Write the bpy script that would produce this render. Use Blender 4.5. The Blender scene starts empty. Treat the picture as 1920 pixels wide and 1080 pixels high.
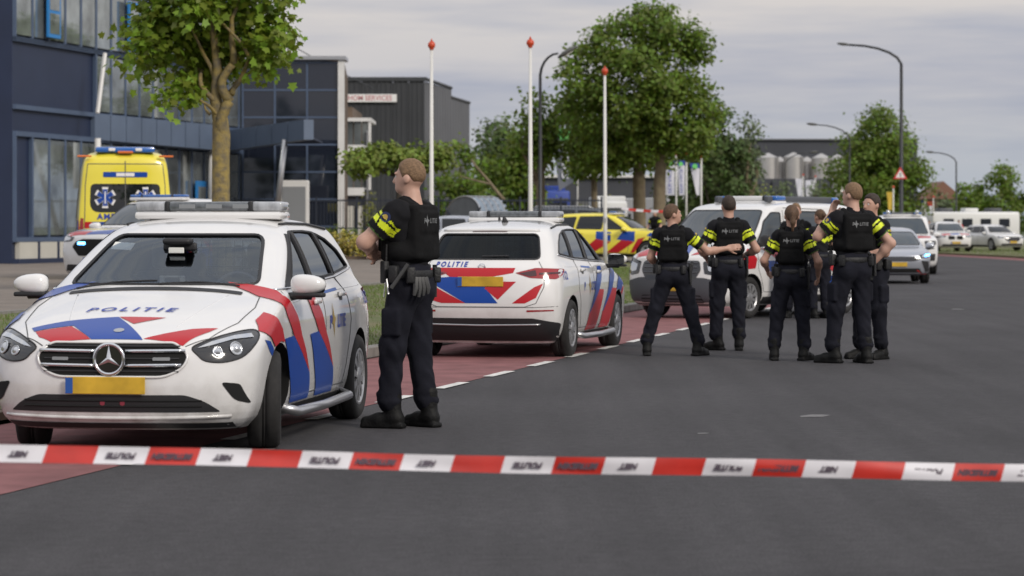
import bpy, bmesh, math, random
import numpy as np
from mathutils import Vector, Matrix
from mathutils.bvhtree import BVHTree
PI = math.pi
R = math.radians
SC = bpy.context.scene
COL = SC.collection

# ------------------------------------------------------------------ camera, sky, sun, exposure
CAM_H = 1.47
FPX = 5000.0                       # focal length in photo pixels (photo is 1920 wide)
cam = bpy.data.cameras.new('camera')
cam.sensor_width = 36.0
cam.lens = FPX / 1920.0 * 36.0
cam.shift_y = -(540 - 425) / 1920.0
cam.clip_start = 0.2
cam.clip_end = 5000
cam.dof.use_dof = True
cam.dof.focus_distance = 22.0
cam.dof.aperture_fstop = 3.8
camo = bpy.data.objects.new('camera', cam)
COL.objects.link(camo)
camo.location = (0, 0, CAM_H)
camo.rotation_euler = (R(90), 0, 0)
SC.camera = camo

SUN_EL, SUN_AZ = 32.0, 140.0       # azimuth clockwise from +Y: behind the camera, to the right
world = bpy.data.worlds.new('World')
SC.world = world
world.use_nodes = True
wn, wl = world.node_tree.nodes, world.node_tree.links
wn.clear()
def _n(t, **k):
    n = wn.new(t)
    for a, b in k.items(): setattr(n, a, b)
    return n
sky = _n('ShaderNodeTexSky', sky_type='NISHITA')
sky.sun_disc = False
sky.sun_elevation = R(SUN_EL)
sky.sun_rotation = R(SUN_AZ)
sky.air_density = 1.0; sky.dust_density = 3.0
geo = _n('ShaderNodeTexCoord')
sep = _n('ShaderNodeSeparateXYZ'); wl.new(geo.outputs['Generated'], sep.inputs[0])
# thin overcast: cloud deck, paler overhead than near the horizon, with long flat streaks
ramp = _n('ShaderNodeValToRGB'); wl.new(sep.outputs['Z'], ramp.inputs[0])
el = ramp.color_ramp.elements
el[0].position = 0.0; el[0].color = (3.95, 4.45, 5.35, 1)
el[1].position = 0.85; el[1].color = (9.0, 9.2, 9.6, 1)
e = el.new(0.02); e.color = (4.15, 4.6, 5.4, 1)
e = el.new(0.055); e.color = (5.2, 5.25, 5.75, 1)
e = el.new(0.09); e.color = (6.1, 5.95, 6.1, 1)
e = el.new(0.3); e.color = (7.1, 7.2, 7.7, 1)
mp = _n('ShaderNodeMapping'); mp.inputs['Scale'].default_value = (3.2, 1.0, 30.0)
mp.inputs['Rotation'].default_value = (0, R(-1.2), 0)
wl.new(geo.outputs['Generated'], mp.inputs[0])
nz = _n('ShaderNodeTexNoise'); nz.inputs['Scale'].default_value = 1.5; nz.inputs['Detail'].default_value = 6
nz.inputs['Roughness'].default_value = 0.55
wl.new(mp.outputs[0], nz.inputs[0])
cr = _n('ShaderNodeValToRGB'); wl.new(nz.outputs[0], cr.inputs[0])
cr.color_ramp.elements[0].position = 0.33; cr.color_ramp.elements[0].color = (0.68, 0.73, 0.84, 1)
cr.color_ramp.elements[1].position = 0.60; cr.color_ramp.elements[1].color = (1.12, 1.075, 1.01, 1)
mul = _n('ShaderNodeMixRGB', blend_type='MULTIPLY'); mul.inputs[0].default_value = 1.0
wl.new(ramp.outputs[0], mul.inputs[1]); wl.new(cr.outputs[0], mul.inputs[2])
mix = _n('ShaderNodeMixRGB'); mix.inputs[0].default_value = 0.93
wl.new(sky.outputs[0], mix.inputs[1]); wl.new(mul.outputs[0], mix.inputs[2])
bg = _n('ShaderNodeBackground'); bg.inputs[1].default_value = 0.10
wl.new(mix.outputs[0], bg.inputs[0])
wo = _n('ShaderNodeOutputWorld'); wl.new(bg.outputs[0], wo.inputs[0])

sl = bpy.data.lights.new('sun', 'SUN')
sl.energy = 1.9; sl.angle = R(14); sl.color = (1.0, 0.93, 0.84)
so = bpy.data.objects.new('sun', sl); COL.objects.link(so)
_az = R(SUN_AZ)
_sd = Vector((math.sin(_az) * math.cos(R(SUN_EL)), math.cos(_az) * math.cos(R(SUN_EL)), math.sin(R(SUN_EL))))
so.rotation_euler = _sd.to_track_quat('Z', 'Y').to_euler()
SC.view_settings.view_transform = 'Standard'
SC.view_settings.look = 'None'
SC.view_settings.exposure = 0.06
SC.view_settings.gamma = 1.0

# ------------------------------------------------------------------ helpers
def at(u, v, Y):
    return Vector(((u - 960) * Y / FPX, Y, CAM_H - (v - 425) * Y / FPX))
def px(u, Y):
    return (u - 960) * Y / FPX

MATS = {}
def mat(name, col, rough=0.6, metal=0.0, var=0.0, vscale=8.0, bump=0.0, bscale=60.0, coat=0.0,
        emit=None, estr=0.0, spec=0.5, col2=None, stretch=None, island=0.0, trans=0.0, detail=4, rvar=0.0):
    m = bpy.data.materials.new(name); MATS[name] = m
    m.use_nodes = True
    nt = m.node_tree; N, Lk = nt.nodes, nt.links
    p = N['Principled BSDF']
    p.inputs['Base Color'].default_value = (*col, 1)
    p.inputs['Roughness'].default_value = rough
    p.inputs['Metallic'].default_value = metal
    p.inputs['Specular IOR Level'].default_value = spec
    p.inputs['Coat Weight'].default_value = coat
    p.inputs['Coat Roughness'].default_value = 0.04
    if emit:
        p.inputs['Emission Color'].default_value = (*emit, 1); p.inputs['Emission Strength'].default_value = estr
    tc = None
    def coords():
        t = N.new('ShaderNodeTexCoord')
        if stretch:
            q = N.new('ShaderNodeMapping'); q.inputs['Scale'].default_value = stretch
            Lk.new(t.outputs['Object'], q.inputs[0]); return q.outputs[0]
        return t.outputs['Object']
    out = None
    if var > 0 or col2:
        tc = coords()
        nz = N.new('ShaderNodeTexNoise'); nz.inputs['Scale'].default_value = vscale; nz.inputs['Detail'].default_value = detail
        Lk.new(tc, nz.inputs['Vector'])
        mr = N.new('ShaderNodeMapRange'); mr.inputs[1].default_value = 0.3; mr.inputs[2].default_value = 0.7
        Lk.new(nz.outputs[0], mr.inputs[0])
        mx = N.new('ShaderNodeMixRGB')
        a = tuple(c * (1 - var) for c in col); b = col2 if col2 else tuple(min(1, c * (1 + var)) for c in col)
        mx.inputs[1].default_value = (*a, 1); mx.inputs[2].default_value = (*b, 1)
        Lk.new(mr.outputs[0], mx.inputs[0]); out = mx.outputs[0]
        if rvar > 0:
            m2 = N.new('ShaderNodeMapRange'); m2.inputs[3].default_value = max(0, rough - rvar); m2.inputs[4].default_value = min(1, rough + rvar)
            Lk.new(mr.outputs[0], m2.inputs[0]); Lk.new(m2.outputs[0], p.inputs['Roughness'])
    if island > 0:
        g = N.new('ShaderNodeNewGeometry')
        hs = N.new('ShaderNodeHueSaturation')
        m3 = N.new('ShaderNodeMapRange'); m3.inputs[3].default_value = 1 - island; m3.inputs[4].default_value = 1 + island
        Lk.new(g.outputs['Random Per Island'], m3.inputs[0]); Lk.new(m3.outputs[0], hs.inputs['Value'])
        m4 = N.new('ShaderNodeMath'); m4.operation = 'MULTIPLY_ADD'; m4.inputs[1].default_value = 0.05; m4.inputs[2].default_value = 0.475
        Lk.new(g.outputs['Random Per Island'], m4.inputs[0]); Lk.new(m4.outputs[0], hs.inputs['Hue'])
        if out: Lk.new(out, hs.inputs['Color'])
        else: hs.inputs['Color'].default_value = (*col, 1)
        out = hs.outputs[0]
    if out: Lk.new(out, p.inputs['Base Color'])
    if bump > 0:
        tc = tc or coords()
        nb = N.new('ShaderNodeTexNoise'); nb.inputs['Scale'].default_value = bscale; nb.inputs['Detail'].default_value = 4
        Lk.new(tc, nb.inputs['Vector'])
        bp = N.new('ShaderNodeBump'); bp.inputs['Strength'].default_value = bump; bp.inputs['Distance'].default_value = 0.02
        Lk.new(nb.outputs[0], bp.inputs['Height']); Lk.new(bp.outputs[0], p.inputs['Normal'])
    if trans > 0:
        tr = N.new('ShaderNodeBsdfTranslucent'); ms = N.new('ShaderNodeMixShader'); ms.inputs[0].default_value = trans
        if out: Lk.new(out, tr.inputs[0])
        else: tr.inputs[0].default_value = (*col, 1)
        o = N['Material Output']
        Lk.new(p.outputs[0], ms.inputs[1]); Lk.new(tr.outputs[0], ms.inputs[2]); Lk.new(ms.outputs[0], o.inputs[0])
    return m

def clear_glass(name, tint, ior=1.5):
    m = bpy.data.materials.new(name); MATS[name] = m; m.use_nodes = True
    nt = m.node_tree; N, Lk = nt.nodes, nt.links; N.remove(N['Principled BSDF'])
    t = N.new('ShaderNodeBsdfTransparent'); t.inputs[0].default_value = (*tint, 1)
    g = N.new('ShaderNodeBsdfGlossy'); g.inputs['Roughness'].default_value = 0.02; g.inputs[0].default_value = (.84, .92, 1, 1)
    f = N.new('ShaderNodeFresnel'); f.inputs[0].default_value = ior
    ms = N.new('ShaderNodeMixShader')
    Lk.new(f.outputs[0], ms.inputs[0]); Lk.new(t.outputs[0], ms.inputs[1]); Lk.new(g.outputs[0], ms.inputs[2])
    Lk.new(ms.outputs[0], N['Material Output'].inputs[0])
    return m

def tag(o, label=None, cat=None, group=None, kind=None):
    if label: o['label'] = label
    if cat: o['category'] = cat
    if group: o['group'] = group
    if kind: o['kind'] = kind
    return o
def empty(name, loc=(0, 0, 0), rz=0.0, label=None, cat=None, group=None):
    o = bpy.data.objects.new(name, None); COL.objects.link(o)
    o.location = loc; o.rotation_euler = (0, 0, rz); o.empty_display_size = 0.2
    return tag(o, label, cat, group)
def link(name, me, parent=None, loc=None):
    o = bpy.data.objects.new(name, me); COL.objects.link(o)
    if parent: o.parent = parent
    if loc is not None: o.location = loc
    return o
def mesh(name, VF, mats, parent=None, smooth=False, angle=None, mi=None, loc=None):
    V, F = VF
    me = bpy.data.meshes.new(name)
    me.from_pydata([tuple(v) for v in V], [], [tuple(f) for f in F])
    for m in (mats if isinstance(mats, (list, tuple)) else [mats]):
        me.materials.append(MATS[m])
    if mi is not None: me.polygons.foreach_set('material_index', mi)
    if smooth or angle:
        me.polygons.foreach_set('use_smooth', [True] * len(me.polygons))
        if angle: me.set_sharp_from_angle(angle=R(angle))
    me.update()
    return link(name, me, parent, loc)
def struct(name, VF, mats, **k):
    return tag(mesh(name, VF, mats, **k), kind='structure')
def copy_tree(o, parent=None):
    c = o.copy(); COL.objects.link(c); c.parent = parent
    for ch in list(o.children): copy_tree(ch, c)
    return c
def join(*parts):
    V, F = [], []
    for v, f in parts:
        n = len(V); V += [tuple(q) for q in v]; F += [tuple(i + n for i in q) for q in f]
    return V, F
def xf(VF, M):
    return [tuple(M @ Vector(v)) for v in VF[0]], VF[1]
def mv(VF, x=0, y=0, z=0):
    return [(v[0] + x, v[1] + y, v[2] + z) for v in VF[0]], VF[1]
def box(x0, x1, y0, y1, z0, z1):
    V = [(x, y, z) for x in (x0, x1) for y in (y0, y1) for z in (z0, z1)]
    return V, [(0, 1, 3, 2), (4, 6, 7, 5), (0, 4, 5, 1), (2, 3, 7, 6), (0, 2, 6, 4), (1, 5, 7, 3)]
def rbox(x0, x1, y0, y1, z0, z1, r=0.01, seg=2):
    bm = bmesh.new(); V, F = box(x0, x1, y0, y1, z0, z1)
    vs = [bm.verts.new(v) for v in V]
    for f in F: bm.faces.new([vs[i] for i in f])
    bmesh.ops.recalc_face_normals(bm, faces=bm.faces)
    bmesh.ops.bevel(bm, geom=list(bm.edges), offset=r, segments=seg, affect='EDGES', profile=0.5)
    bm.verts.index_update()
    out = [tuple(v.co) for v in bm.verts], [tuple(v.index for v in f.verts) for f in bm.faces]
    bm.free(); return out
def tube(pts, r, n=8, caps=True):
    pts = [Vector(p) for p in pts]; k = len(pts)
    rs = r if isinstance(r, (list, tuple)) else [r] * k
    V, F = [], []
    t0 = (pts[1] - pts[0]).normalized()
    up = Vector((0, 0, 1)) if abs(t0.z) < 0.9 else Vector((1, 0, 0))
    nrm = t0.cross(up).normalized()
    for i in range(k):
        t = (pts[min(i + 1, k - 1)] - pts[max(i - 1, 0)]).normalized()
        nrm = (nrm - t * nrm.dot(t)).normalized(); b = t.cross(nrm)
        for j in range(n):
            a = 2 * PI * j / n
            V.append(tuple(pts[i] + (nrm * math.cos(a) + b * math.sin(a)) * rs[i]))
    for i in range(k - 1):
        for j in range(n):
            F.append((i * n + j, i * n + (j + 1) % n, (i + 1) * n + (j + 1) % n, (i + 1) * n + j))
    if caps: F.append(tuple(range(n))[::-1]); F.append(tuple((k - 1) * n + j for j in range(n)))
    return V, F
def lathe(prof, n=32, axis='z', close=False):
    V, F = [], []; k = len(prof)
    for r, h in prof:
        for j in range(n):
            a = 2 * PI * j / n; c, s = r * math.cos(a), r * math.sin(a)
            V.append((c, s, h) if axis == 'z' else ((c, h, s) if axis == 'y' else (h, c, s)))
    m = k if close else k - 1
    for i in range(m):
        i2 = (i + 1) % k
        for j in range(n):
            F.append((i * n + j, i * n + (j + 1) % n, i2 * n + (j + 1) % n, i2 * n + j))
    return V, F
def disc(r, n=24, axis='y', h=0.0):
    V = []
    for j in range(n):
        a = 2 * PI * j / n; c, s = r * math.cos(a), r * math.sin(a)
        V.append((c, s, h) if axis == 'z' else ((c, h, s) if axis == 'y' else (h, c, s)))
    return V, [tuple(range(n))]
def prism(poly, a, b, axis='y'):
    def P(p, h): return (p[0], h, p[1]) if axis == 'y' else ((p[0], p[1], h) if axis == 'z' else (h, p[0], p[1]))
    n = len(poly)
    V = [P(p, a) for p in poly] + [P(p, b) for p in poly]
    F = [tuple(range(n)), tuple(range(2 * n - 1, n - 1, -1))] + [(i, i + n, (i + 1) % n + n, (i + 1) % n) for i in range(n)]
    return V, F
def sphere(c, r, nu=16, nv=10):
    rx, ry, rz = r if isinstance(r, (list, tuple)) else (r, r, r)
    V = [(c[0], c[1], c[2] + rz)]; F = []
    for i in range(1, nv):
        a = PI * i / nv
        for j in range(nu):
            b = 2 * PI * j / nu
            V.append((c[0] + rx * math.sin(a) * math.cos(b), c[1] + ry * math.sin(a) * math.sin(b), c[2] + rz * math.cos(a)))
    V.append((c[0], c[1], c[2] - rz)); L = len(V) - 1
    for j in range(nu):
        F.append((0, 1 + j, 1 + (j + 1) % nu)); F.append((L, L - nu + (j + 1) % nu, L - nu + j))
        for i in range(nv - 2):
            p = 1 + i * nu
            F.append((p + j, p + nu + j, p + nu + (j + 1) % nu, p + (j + 1) % nu))
    return V, F
def text_vf(s, size=1.0, shear=0.0, spacing=1.0, bold=0.0):
    cu = bpy.data.curves.new('t', 'FONT'); cu.body = s; cu.size = size; cu.shear = shear
    cu.space_character = spacing; cu.align_x = 'CENTER'; cu.align_y = 'CENTER'; cu.offset = bold
    cu.resolution_u = 3
    ob = bpy.data.objects.new('t', cu); COL.objects.link(ob)
    dg = bpy.context.evaluated_depsgraph_get(); dg.update()
    me = bpy.data.meshes.new_from_object(ob.evaluated_get(dg))
    V = [tuple(v.co) for v in me.vertices]; F = [tuple(p.vertices) for p in me.polygons]
    bpy.data.objects.remove(ob); bpy.data.curves.remove(cu); bpy.data.meshes.remove(me)
    return V, F
def pchip(x, y):
    x = np.asarray(x, float); y = np.asarray(y, float); h = np.diff(x); d = np.diff(y) / h
    m = np.zeros_like(y)
    for i in range(1, len(x) - 1):
        if d[i - 1] * d[i] > 0:
            w1 = 2 * h[i] + h[i - 1]; w2 = h[i] + 2 * h[i - 1]
            m[i] = (w1 + w2) / (w1 / d[i - 1] + w2 / d[i])
    m[0], m[-1] = d[0], d[-1]
    def f(q):
        q = np.clip(q, x[0], x[-1]); i = np.clip(np.searchsorted(x, q) - 1, 0, len(x) - 2)
        t = (q - x[i]) / h[i]
        return ((1 + 2 * t) * (1 - t) ** 2 * y[i] + t * (1 - t) ** 2 * h[i] * m[i] + t * t * (3 - 2 * t) * y[i + 1] + t * t * (t - 1) * h[i] * m[i + 1])
    return f
def catmull(P, n=10, closed=False):
    P = [np.array(p, float) for p in P]; out = []
    k = len(P); rng = range(k) if closed else range(k - 1)
    for i in rng:
        p1, p2 = P[i], P[(i + 1) % k]
        p0 = P[i - 1] if (closed or i > 0) else 2 * p1 - p2
        p3 = P[(i + 2) % k] if (closed or i + 2 < k) else 2 * p2 - p1
        for j in range(n):
            t = j / n
            out.append(0.5 * (2 * p1 + (p2 - p0) * t + (2 * p0 - 5 * p1 + 4 * p2 - p3) * t * t + (3 * p1 - p0 - 3 * p2 + p3) * t ** 3))
    if not closed: out.append(P[-1])
    return out
def rpoly(pts, r, n=4):
    """polygon with rounded corners; r one radius or one per corner"""
    out = []; k = len(pts)
    for i in range(k):
        p = np.array(pts[i], float); a = np.array(pts[i - 1], float); b = np.array(pts[(i + 1) % k], float)
        rr = r[i] if isinstance(r, (list, tuple)) else r
        la, lb = np.linalg.norm(a - p), np.linalg.norm(b - p)
        q = min(rr, la * 0.48, lb * 0.48)
        if q < 1e-4: out.append(tuple(p)); continue
        s, e = p + (a - p) / la * q, p + (b - p) / lb * q
        for j in range(n + 1):
            t = j / n; out.append(tuple((1 - t) ** 2 * s + 2 * t * (1 - t) * p + t * t * e))
    return out
def bool_cut(VF, m_body, cutters):
    """solid minus cutters; a cutter is (VF, material name)"""
    ob = mesh('solid', VF, m_body); tmp = [ob]
    for cvf, cm in cutters:
        c = mesh('cutter', cvf, cm); tmp.append(c)
        bm = bmesh.new(); bm.from_mesh(c.data); bmesh.ops.recalc_face_normals(bm, faces=bm.faces); bm.to_mesh(c.data); bm.free()
        md = ob.modifiers.new('b', 'BOOLEAN'); md.operation = 'DIFFERENCE'; md.object = c; md.solver = 'EXACT'; md.material_mode = 'TRANSFER'
    dg = bpy.context.evaluated_depsgraph_get(); dg.update()
    me = bpy.data.meshes.new_from_object(ob.evaluated_get(dg))
    for o in tmp:
        d = o.data; bpy.data.objects.remove(o); bpy.data.meshes.remove(d)
    me.polygons.foreach_set('use_smooth', [True] * len(me.polygons)); me.set_sharp_from_angle(angle=R(32))
    return me

rng = np.random.default_rng(7)
random.seed(7)
# ------------------------------------------------------------------ materials
def asphalt_mat():
    m = mat('asphalt', (0.090, 0.086, 0.090), 0.85, bump=0.35, bscale=420, spec=0.3)
    nt = m.node_tree; N, Lk = nt.nodes, nt.links; p = N['Principled BSDF']
    t = N.new('ShaderNodeTexCoord')
    a = N.new('ShaderNodeTexNoise'); a.inputs['Scale'].default_value = 0.35; a.inputs['Detail'].default_value = 6
    b = N.new('ShaderNodeTexNoise'); b.inputs['Scale'].default_value = 75; b.inputs['Detail'].default_value = 3
    q = N.new('ShaderNodeMapping'); q.inputs['Rotation'].default_value = (0, 0, R(12.56)); q.inputs['Scale'].default_value = (1.4, 0.06, 1)
    c = N.new('ShaderNodeTexNoise'); c.inputs['Scale'].default_value = 1.6; c.inputs['Detail'].default_value = 4
    Lk.new(t.outputs['Object'], a.inputs[0]); Lk.new(t.outputs['Object'], b.inputs[0]); Lk.new(t.outputs['Object'], q.inputs[0]); Lk.new(q.outputs[0], c.inputs[0])
    def rg(src, lo, hi, f0, f1):
        r = N.new('ShaderNodeMapRange'); r.inputs[1].default_value = lo; r.inputs[2].default_value = hi
        r.inputs[3].default_value = f0; r.inputs[4].default_value = f1; Lk.new(src, r.inputs[0]); return r.outputs[0]
    m1 = N.new('ShaderNodeMath'); m1.operation = 'MULTIPLY'; Lk.new(rg(a.outputs[0], .3, .7, .86, 1.14), m1.inputs[0]); Lk.new(rg(b.outputs[0], .25, .75, .45, 1.55), m1.inputs[1])
    e = N.new('ShaderNodeTexNoise'); e.inputs['Scale'].default_value = 11; e.inputs['Detail'].default_value = 5; Lk.new(t.outputs['Object'], e.inputs[0])
    m3 = N.new('ShaderNodeMath'); m3.operation = 'MULTIPLY'; Lk.new(m1.outputs[0], m3.inputs[0]); Lk.new(rg(e.outputs[0], .3, .7, .84, 1.16), m3.inputs[1]); m1 = m3
    m2 = N.new('ShaderNodeMath'); m2.operation = 'MULTIPLY'; Lk.new(m1.outputs[0], m2.inputs[0]); Lk.new(rg(c.outputs[0], .3, .7, .84, 1.14), m2.inputs[1])
    vm = N.new('ShaderNodeVectorMath'); vm.operation = 'SCALE'; vm.inputs[0].default_value = (0.056, 0.0535, 0.057)
    Lk.new(m2.outputs[0], vm.inputs['Scale']); Lk.new(vm.outputs[0], p.inputs['Base Color'])
asphalt_mat()
mat('red_lane', (0.225, 0.098, 0.099), 0.85, var=0.22, vscale=2.8, bump=0.3, bscale=300, detail=8, spec=0.3)
mat('road_paint', (0.62, 0.61, 0.58), 0.7, var=0.30, vscale=14, detail=9)
mat('kerb', (0.20, 0.19, 0.175), 0.85, var=0.2, vscale=6, bump=0.2)
mat('ground', (0.055, 0.075, 0.028), 0.95, var=0.35, vscale=0.4, detail=8)
mat('verge', (0.100, 0.135, 0.034), 0.95, col2=(0.16, 0.135, 0.07), var=0.2, vscale=0.9, detail=9)
mat('paving', (0.185, 0.155, 0.13), 0.85, var=0.18, vscale=1.2, bump=0.2, detail=9)
mat('soil', (0.12, 0.085, 0.055), 0.95, var=0.3, vscale=4)
mat('white_paint', (0.725, 0.715, 0.705), 0.24, coat=1.0, var=0.035, vscale=2.0)
def dirty(name):
    m = MATS[name]; N, Lk = m.node_tree.nodes, m.node_tree.links; p = N['Principled BSDF']
    src = p.inputs['Base Color'].links[0].from_socket
    t = N.new('ShaderNodeTexCoord'); sx = N.new('ShaderNodeSeparateXYZ'); Lk.new(t.outputs['Object'], sx.inputs[0])
    hz = N.new('ShaderNodeMapRange'); hz.inputs[1].default_value = .62; hz.inputs[2].default_value = .18; hz.inputs[3].default_value = 0; hz.inputs[4].default_value = .62; Lk.new(sx.outputs['Z'], hz.inputs[0])
    nz = N.new('ShaderNodeTexNoise'); nz.inputs['Scale'].default_value = 7; nz.inputs['Detail'].default_value = 8; Lk.new(t.outputs['Object'], nz.inputs[0])
    mr = N.new('ShaderNodeMapRange'); mr.inputs[1].default_value = .38; mr.inputs[2].default_value = .72; Lk.new(nz.outputs[0], mr.inputs[0])
    mu = N.new('ShaderNodeMath'); mu.operation = 'MULTIPLY'; Lk.new(hz.outputs[0], mu.inputs[0]); Lk.new(mr.outputs[0], mu.inputs[1])
    mx = N.new('ShaderNodeMixRGB'); mx.inputs[2].default_value = (.20, .17, .14, 1); Lk.new(mu.outputs[0], mx.inputs[0]); Lk.new(src, mx.inputs[1]); Lk.new(mx.outputs[0], p.inputs['Base Color'])
    rr = N.new('ShaderNodeMapRange'); rr.inputs[3].default_value = .22; rr.inputs[4].default_value = .7; Lk.new(mu.outputs[0], rr.inputs[0]); Lk.new(rr.outputs[0], p.inputs['Roughness'])
dirty('white_paint')
mat('yellow_paint', (0.80, 0.68, 0.055), 0.3, coat=0.7, var=0.03, vscale=2.0)
mat('silver_paint', (0.40, 0.42, 0.47), 0.28, metal=0.55, coat=0.8)
mat('dark_paint', (0.022, 0.024, 0.028), 0.3, coat=0.7)
mat('grey_paint', (0.09, 0.10, 0.12), 0.35, coat=0.5)
mat('livery_red', (0.45, 0.012, 0.020), 0.32, coat=0.2, spec=0.35)
mat('livery_blue', (0.003, 0.052, 0.31), 0.32, coat=0.2, spec=0.35)
mat('livery_text', (0.02, 0.05, 0.33), 0.4)
mat('fluo_yellow', (0.68, 0.78, 0.02), 0.55, var=0.12, vscale=12, bump=0.3, bscale=16)
mat('gold', (0.50, 0.34, 0.08), 0.4, metal=0.4)
mat('black_plastic', (0.018, 0.018, 0.020), 0.55, bump=0.05, bscale=200)
mat('grey_plastic', (0.068, 0.072, 0.083), 0.5)
mat('rubber', (0.020, 0.019, 0.019), 0.85, var=0.25, vscale=20)
mat('arch_liner', (0.008, 0.008, 0.008), 0.95)
mat('rim_silver', (0.42, 0.42, 0.43), 0.35, metal=0.7)
mat('rim_dark', (0.03, 0.03, 0.032), 0.6)
mat('chrome', (0.75, 0.76, 0.78), 0.12, metal=1.0)
mat('steel', (0.52, 0.52, 0.53), 0.32, metal=0.9)
mat('seam', (0.10, 0.10, 0.10), 0.7)
mat('dark_glass', (0.010, 0.012, 0.015), 0.03, spec=0.6)
mat('van_glass', (0.045, 0.058, 0.070), 0.03, spec=0.7)
clear_glass('car_glass', (0.80, 0.86, 0.92), 1.75)
clear_glass('rear_glass', (0.10, 0.12, 0.13), 1.35)
clear_glass('side_glass', (0.16, 0.19, 0.21), 1.6)
mat('interior', (0.016, 0.017, 0.020), 0.8)
mat('seat_fabric', (0.060, 0.064, 0.072), 0.9)
mat('interior_grey', (0.22, 0.23, 0.24), 0.6)
mat('paper', (0.72, 0.72, 0.68), 0.7)
mat('lamp_black', (0.012, 0.012, 0.014), 0.08, coat=1.0)
mat('lamp_clear', (0.55, 0.57, 0.60), 0.10, metal=0.6, coat=1.0)
mat('tail_red', (0.30, 0.006, 0.010), 0.12, coat=1.0)
mat('tail_dark', (0.05, 0.004, 0.006), 0.12, coat=1.0)
mat('orange_lens', (0.70, 0.16, 0.02), 0.2, coat=1.0)
mat('bar_lens', (0.33, 0.34, 0.36), 0.16, coat=1.0, var=0.35, vscale=18, stretch=(1, 1, .3))
mat('bar_lens_dark', (0.10, 0.11, 0.12), 0.16, coat=1.0, var=0.3, vscale=25)
mat('blue_lens', (0.02, 0.12, 0.42), 0.12, coat=1.0)
mat('blue_light', (0.1, 0.4, 1.0), 0.3, emit=(0.10, 0.42, 1.0), estr=9.0)
mat('plate_yellow', (0.56, 0.35, 0.03), 0.45, var=0.22, vscale=6)
mat('plate_blue', (0.02, 0.09, 0.35), 0.45)
mat('pink_lens', (0.25, 0.04, 0.06), 0.3)
# people
mat('skin', (0.46, 0.265, 0.195), 0.55, var=0.10, vscale=14)
mat('skin_pale', (0.52, 0.315, 0.24), 0.55, var=0.10, vscale=14)
mat('hair_blond', (0.19, 0.115, 0.062), 0.75, var=0.3, vscale=60, bump=0.4, bscale=120)
mat('hair_brown', (0.095, 0.052, 0.028), 0.7, var=0.35, vscale=60, bump=0.4, bscale=120)
mat('hair_dark', (0.035, 0.022, 0.015), 0.7, var=0.35, vscale=60, bump=0.4, bscale=120)
mat('uniform_shirt', (0.012, 0.012, 0.014), 0.9, var=0.25, vscale=5, bump=0.5, bscale=9, spec=0.15)
mat('uniform_vest', (0.009, 0.009, 0.0095), 0.9, var=0.25, vscale=9, bump=0.4, bscale=14, spec=0.15)
mat('uniform_trousers', (0.0125, 0.013, 0.019), 0.92, var=0.3, vscale=5, bump=0.6, bscale=8, spec=0.15)
mat('boot', (0.008, 0.008, 0.008), 0.6, bump=0.3, bscale=40, spec=0.2)
mat('gear', (0.011, 0.011, 0.012), 0.6, bump=0.3, bscale=50)
mat('gear_grey', (0.05, 0.05, 0.05), 0.5)
mat('patch_blue', (0.015, 0.025, 0.09), 0.7)
mat('patch_grey', (0.17, 0.175, 0.18), 0.6)
mat('piping_green', (0.10, 0.21, 0.04), 0.7)
mat('eye_white', (0.6, 0.58, 0.55), 0.3)
mat('lips', (0.36, 0.15, 0.13), 0.5)
mat('cloth_white', (0.65, 0.65, 0.64), 0.9)
mat('cloth_black', (0.02, 0.02, 0.022), 0.9)
mat('cloth_red', (0.45, 0.05, 0.04), 0.9)
# vegetation
mat('leaf_near', (0.200, 0.280, 0.028), 0.5, island=0.42, trans=0.45, var=0.25, vscale=1.3)
mat('leaf_mid', (0.152, 0.220, 0.027), 0.55, island=0.36, trans=0.48, var=0.30, vscale=0.9)
mat('leaf_dark', (0.082, 0.125, 0.030), 0.65, island=0.40, trans=0.40, var=0.30, vscale=0.8)
mat('leaf_grey', (0.12, 0.155, 0.07), 0.65, island=0.40, trans=0.2, var=0.25, vscale=0.8)
mat('leaf_lime', (0.165, 0.220, 0.030), 0.6, island=0.35, trans=0.28, var=0.25, vscale=1.0)
mat('leaf_olive', (0.19, 0.205, 0.028), 0.6, island=0.35, trans=0.25, var=0.25, vscale=1.0)
mat('leaf_gold', (0.42, 0.34, 0.07), 0.6, island=0.35, trans=0.25, var=0.25, vscale=2.0)
mat('grass_blade', (0.130, 0.185, 0.035), 0.7, island=0.45, trans=0.3)
mat('bark_lichen', (0.19, 0.165, 0.13), 0.9, col2=(0.33, 0.245, 0.075), var=0.35, vscale=8.5, bump=0.9, bscale=25, detail=8)
mat('bark', (0.19, 0.145, 0.10), 0.9, col2=(0.24, 0.20, 0.12), var=0.2, vscale=4, bump=0.8, bscale=22)
mat('bark_dark', (0.05, 0.040, 0.030), 0.9, var=0.3, vscale=4, bump=0.8, bscale=22)
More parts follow.
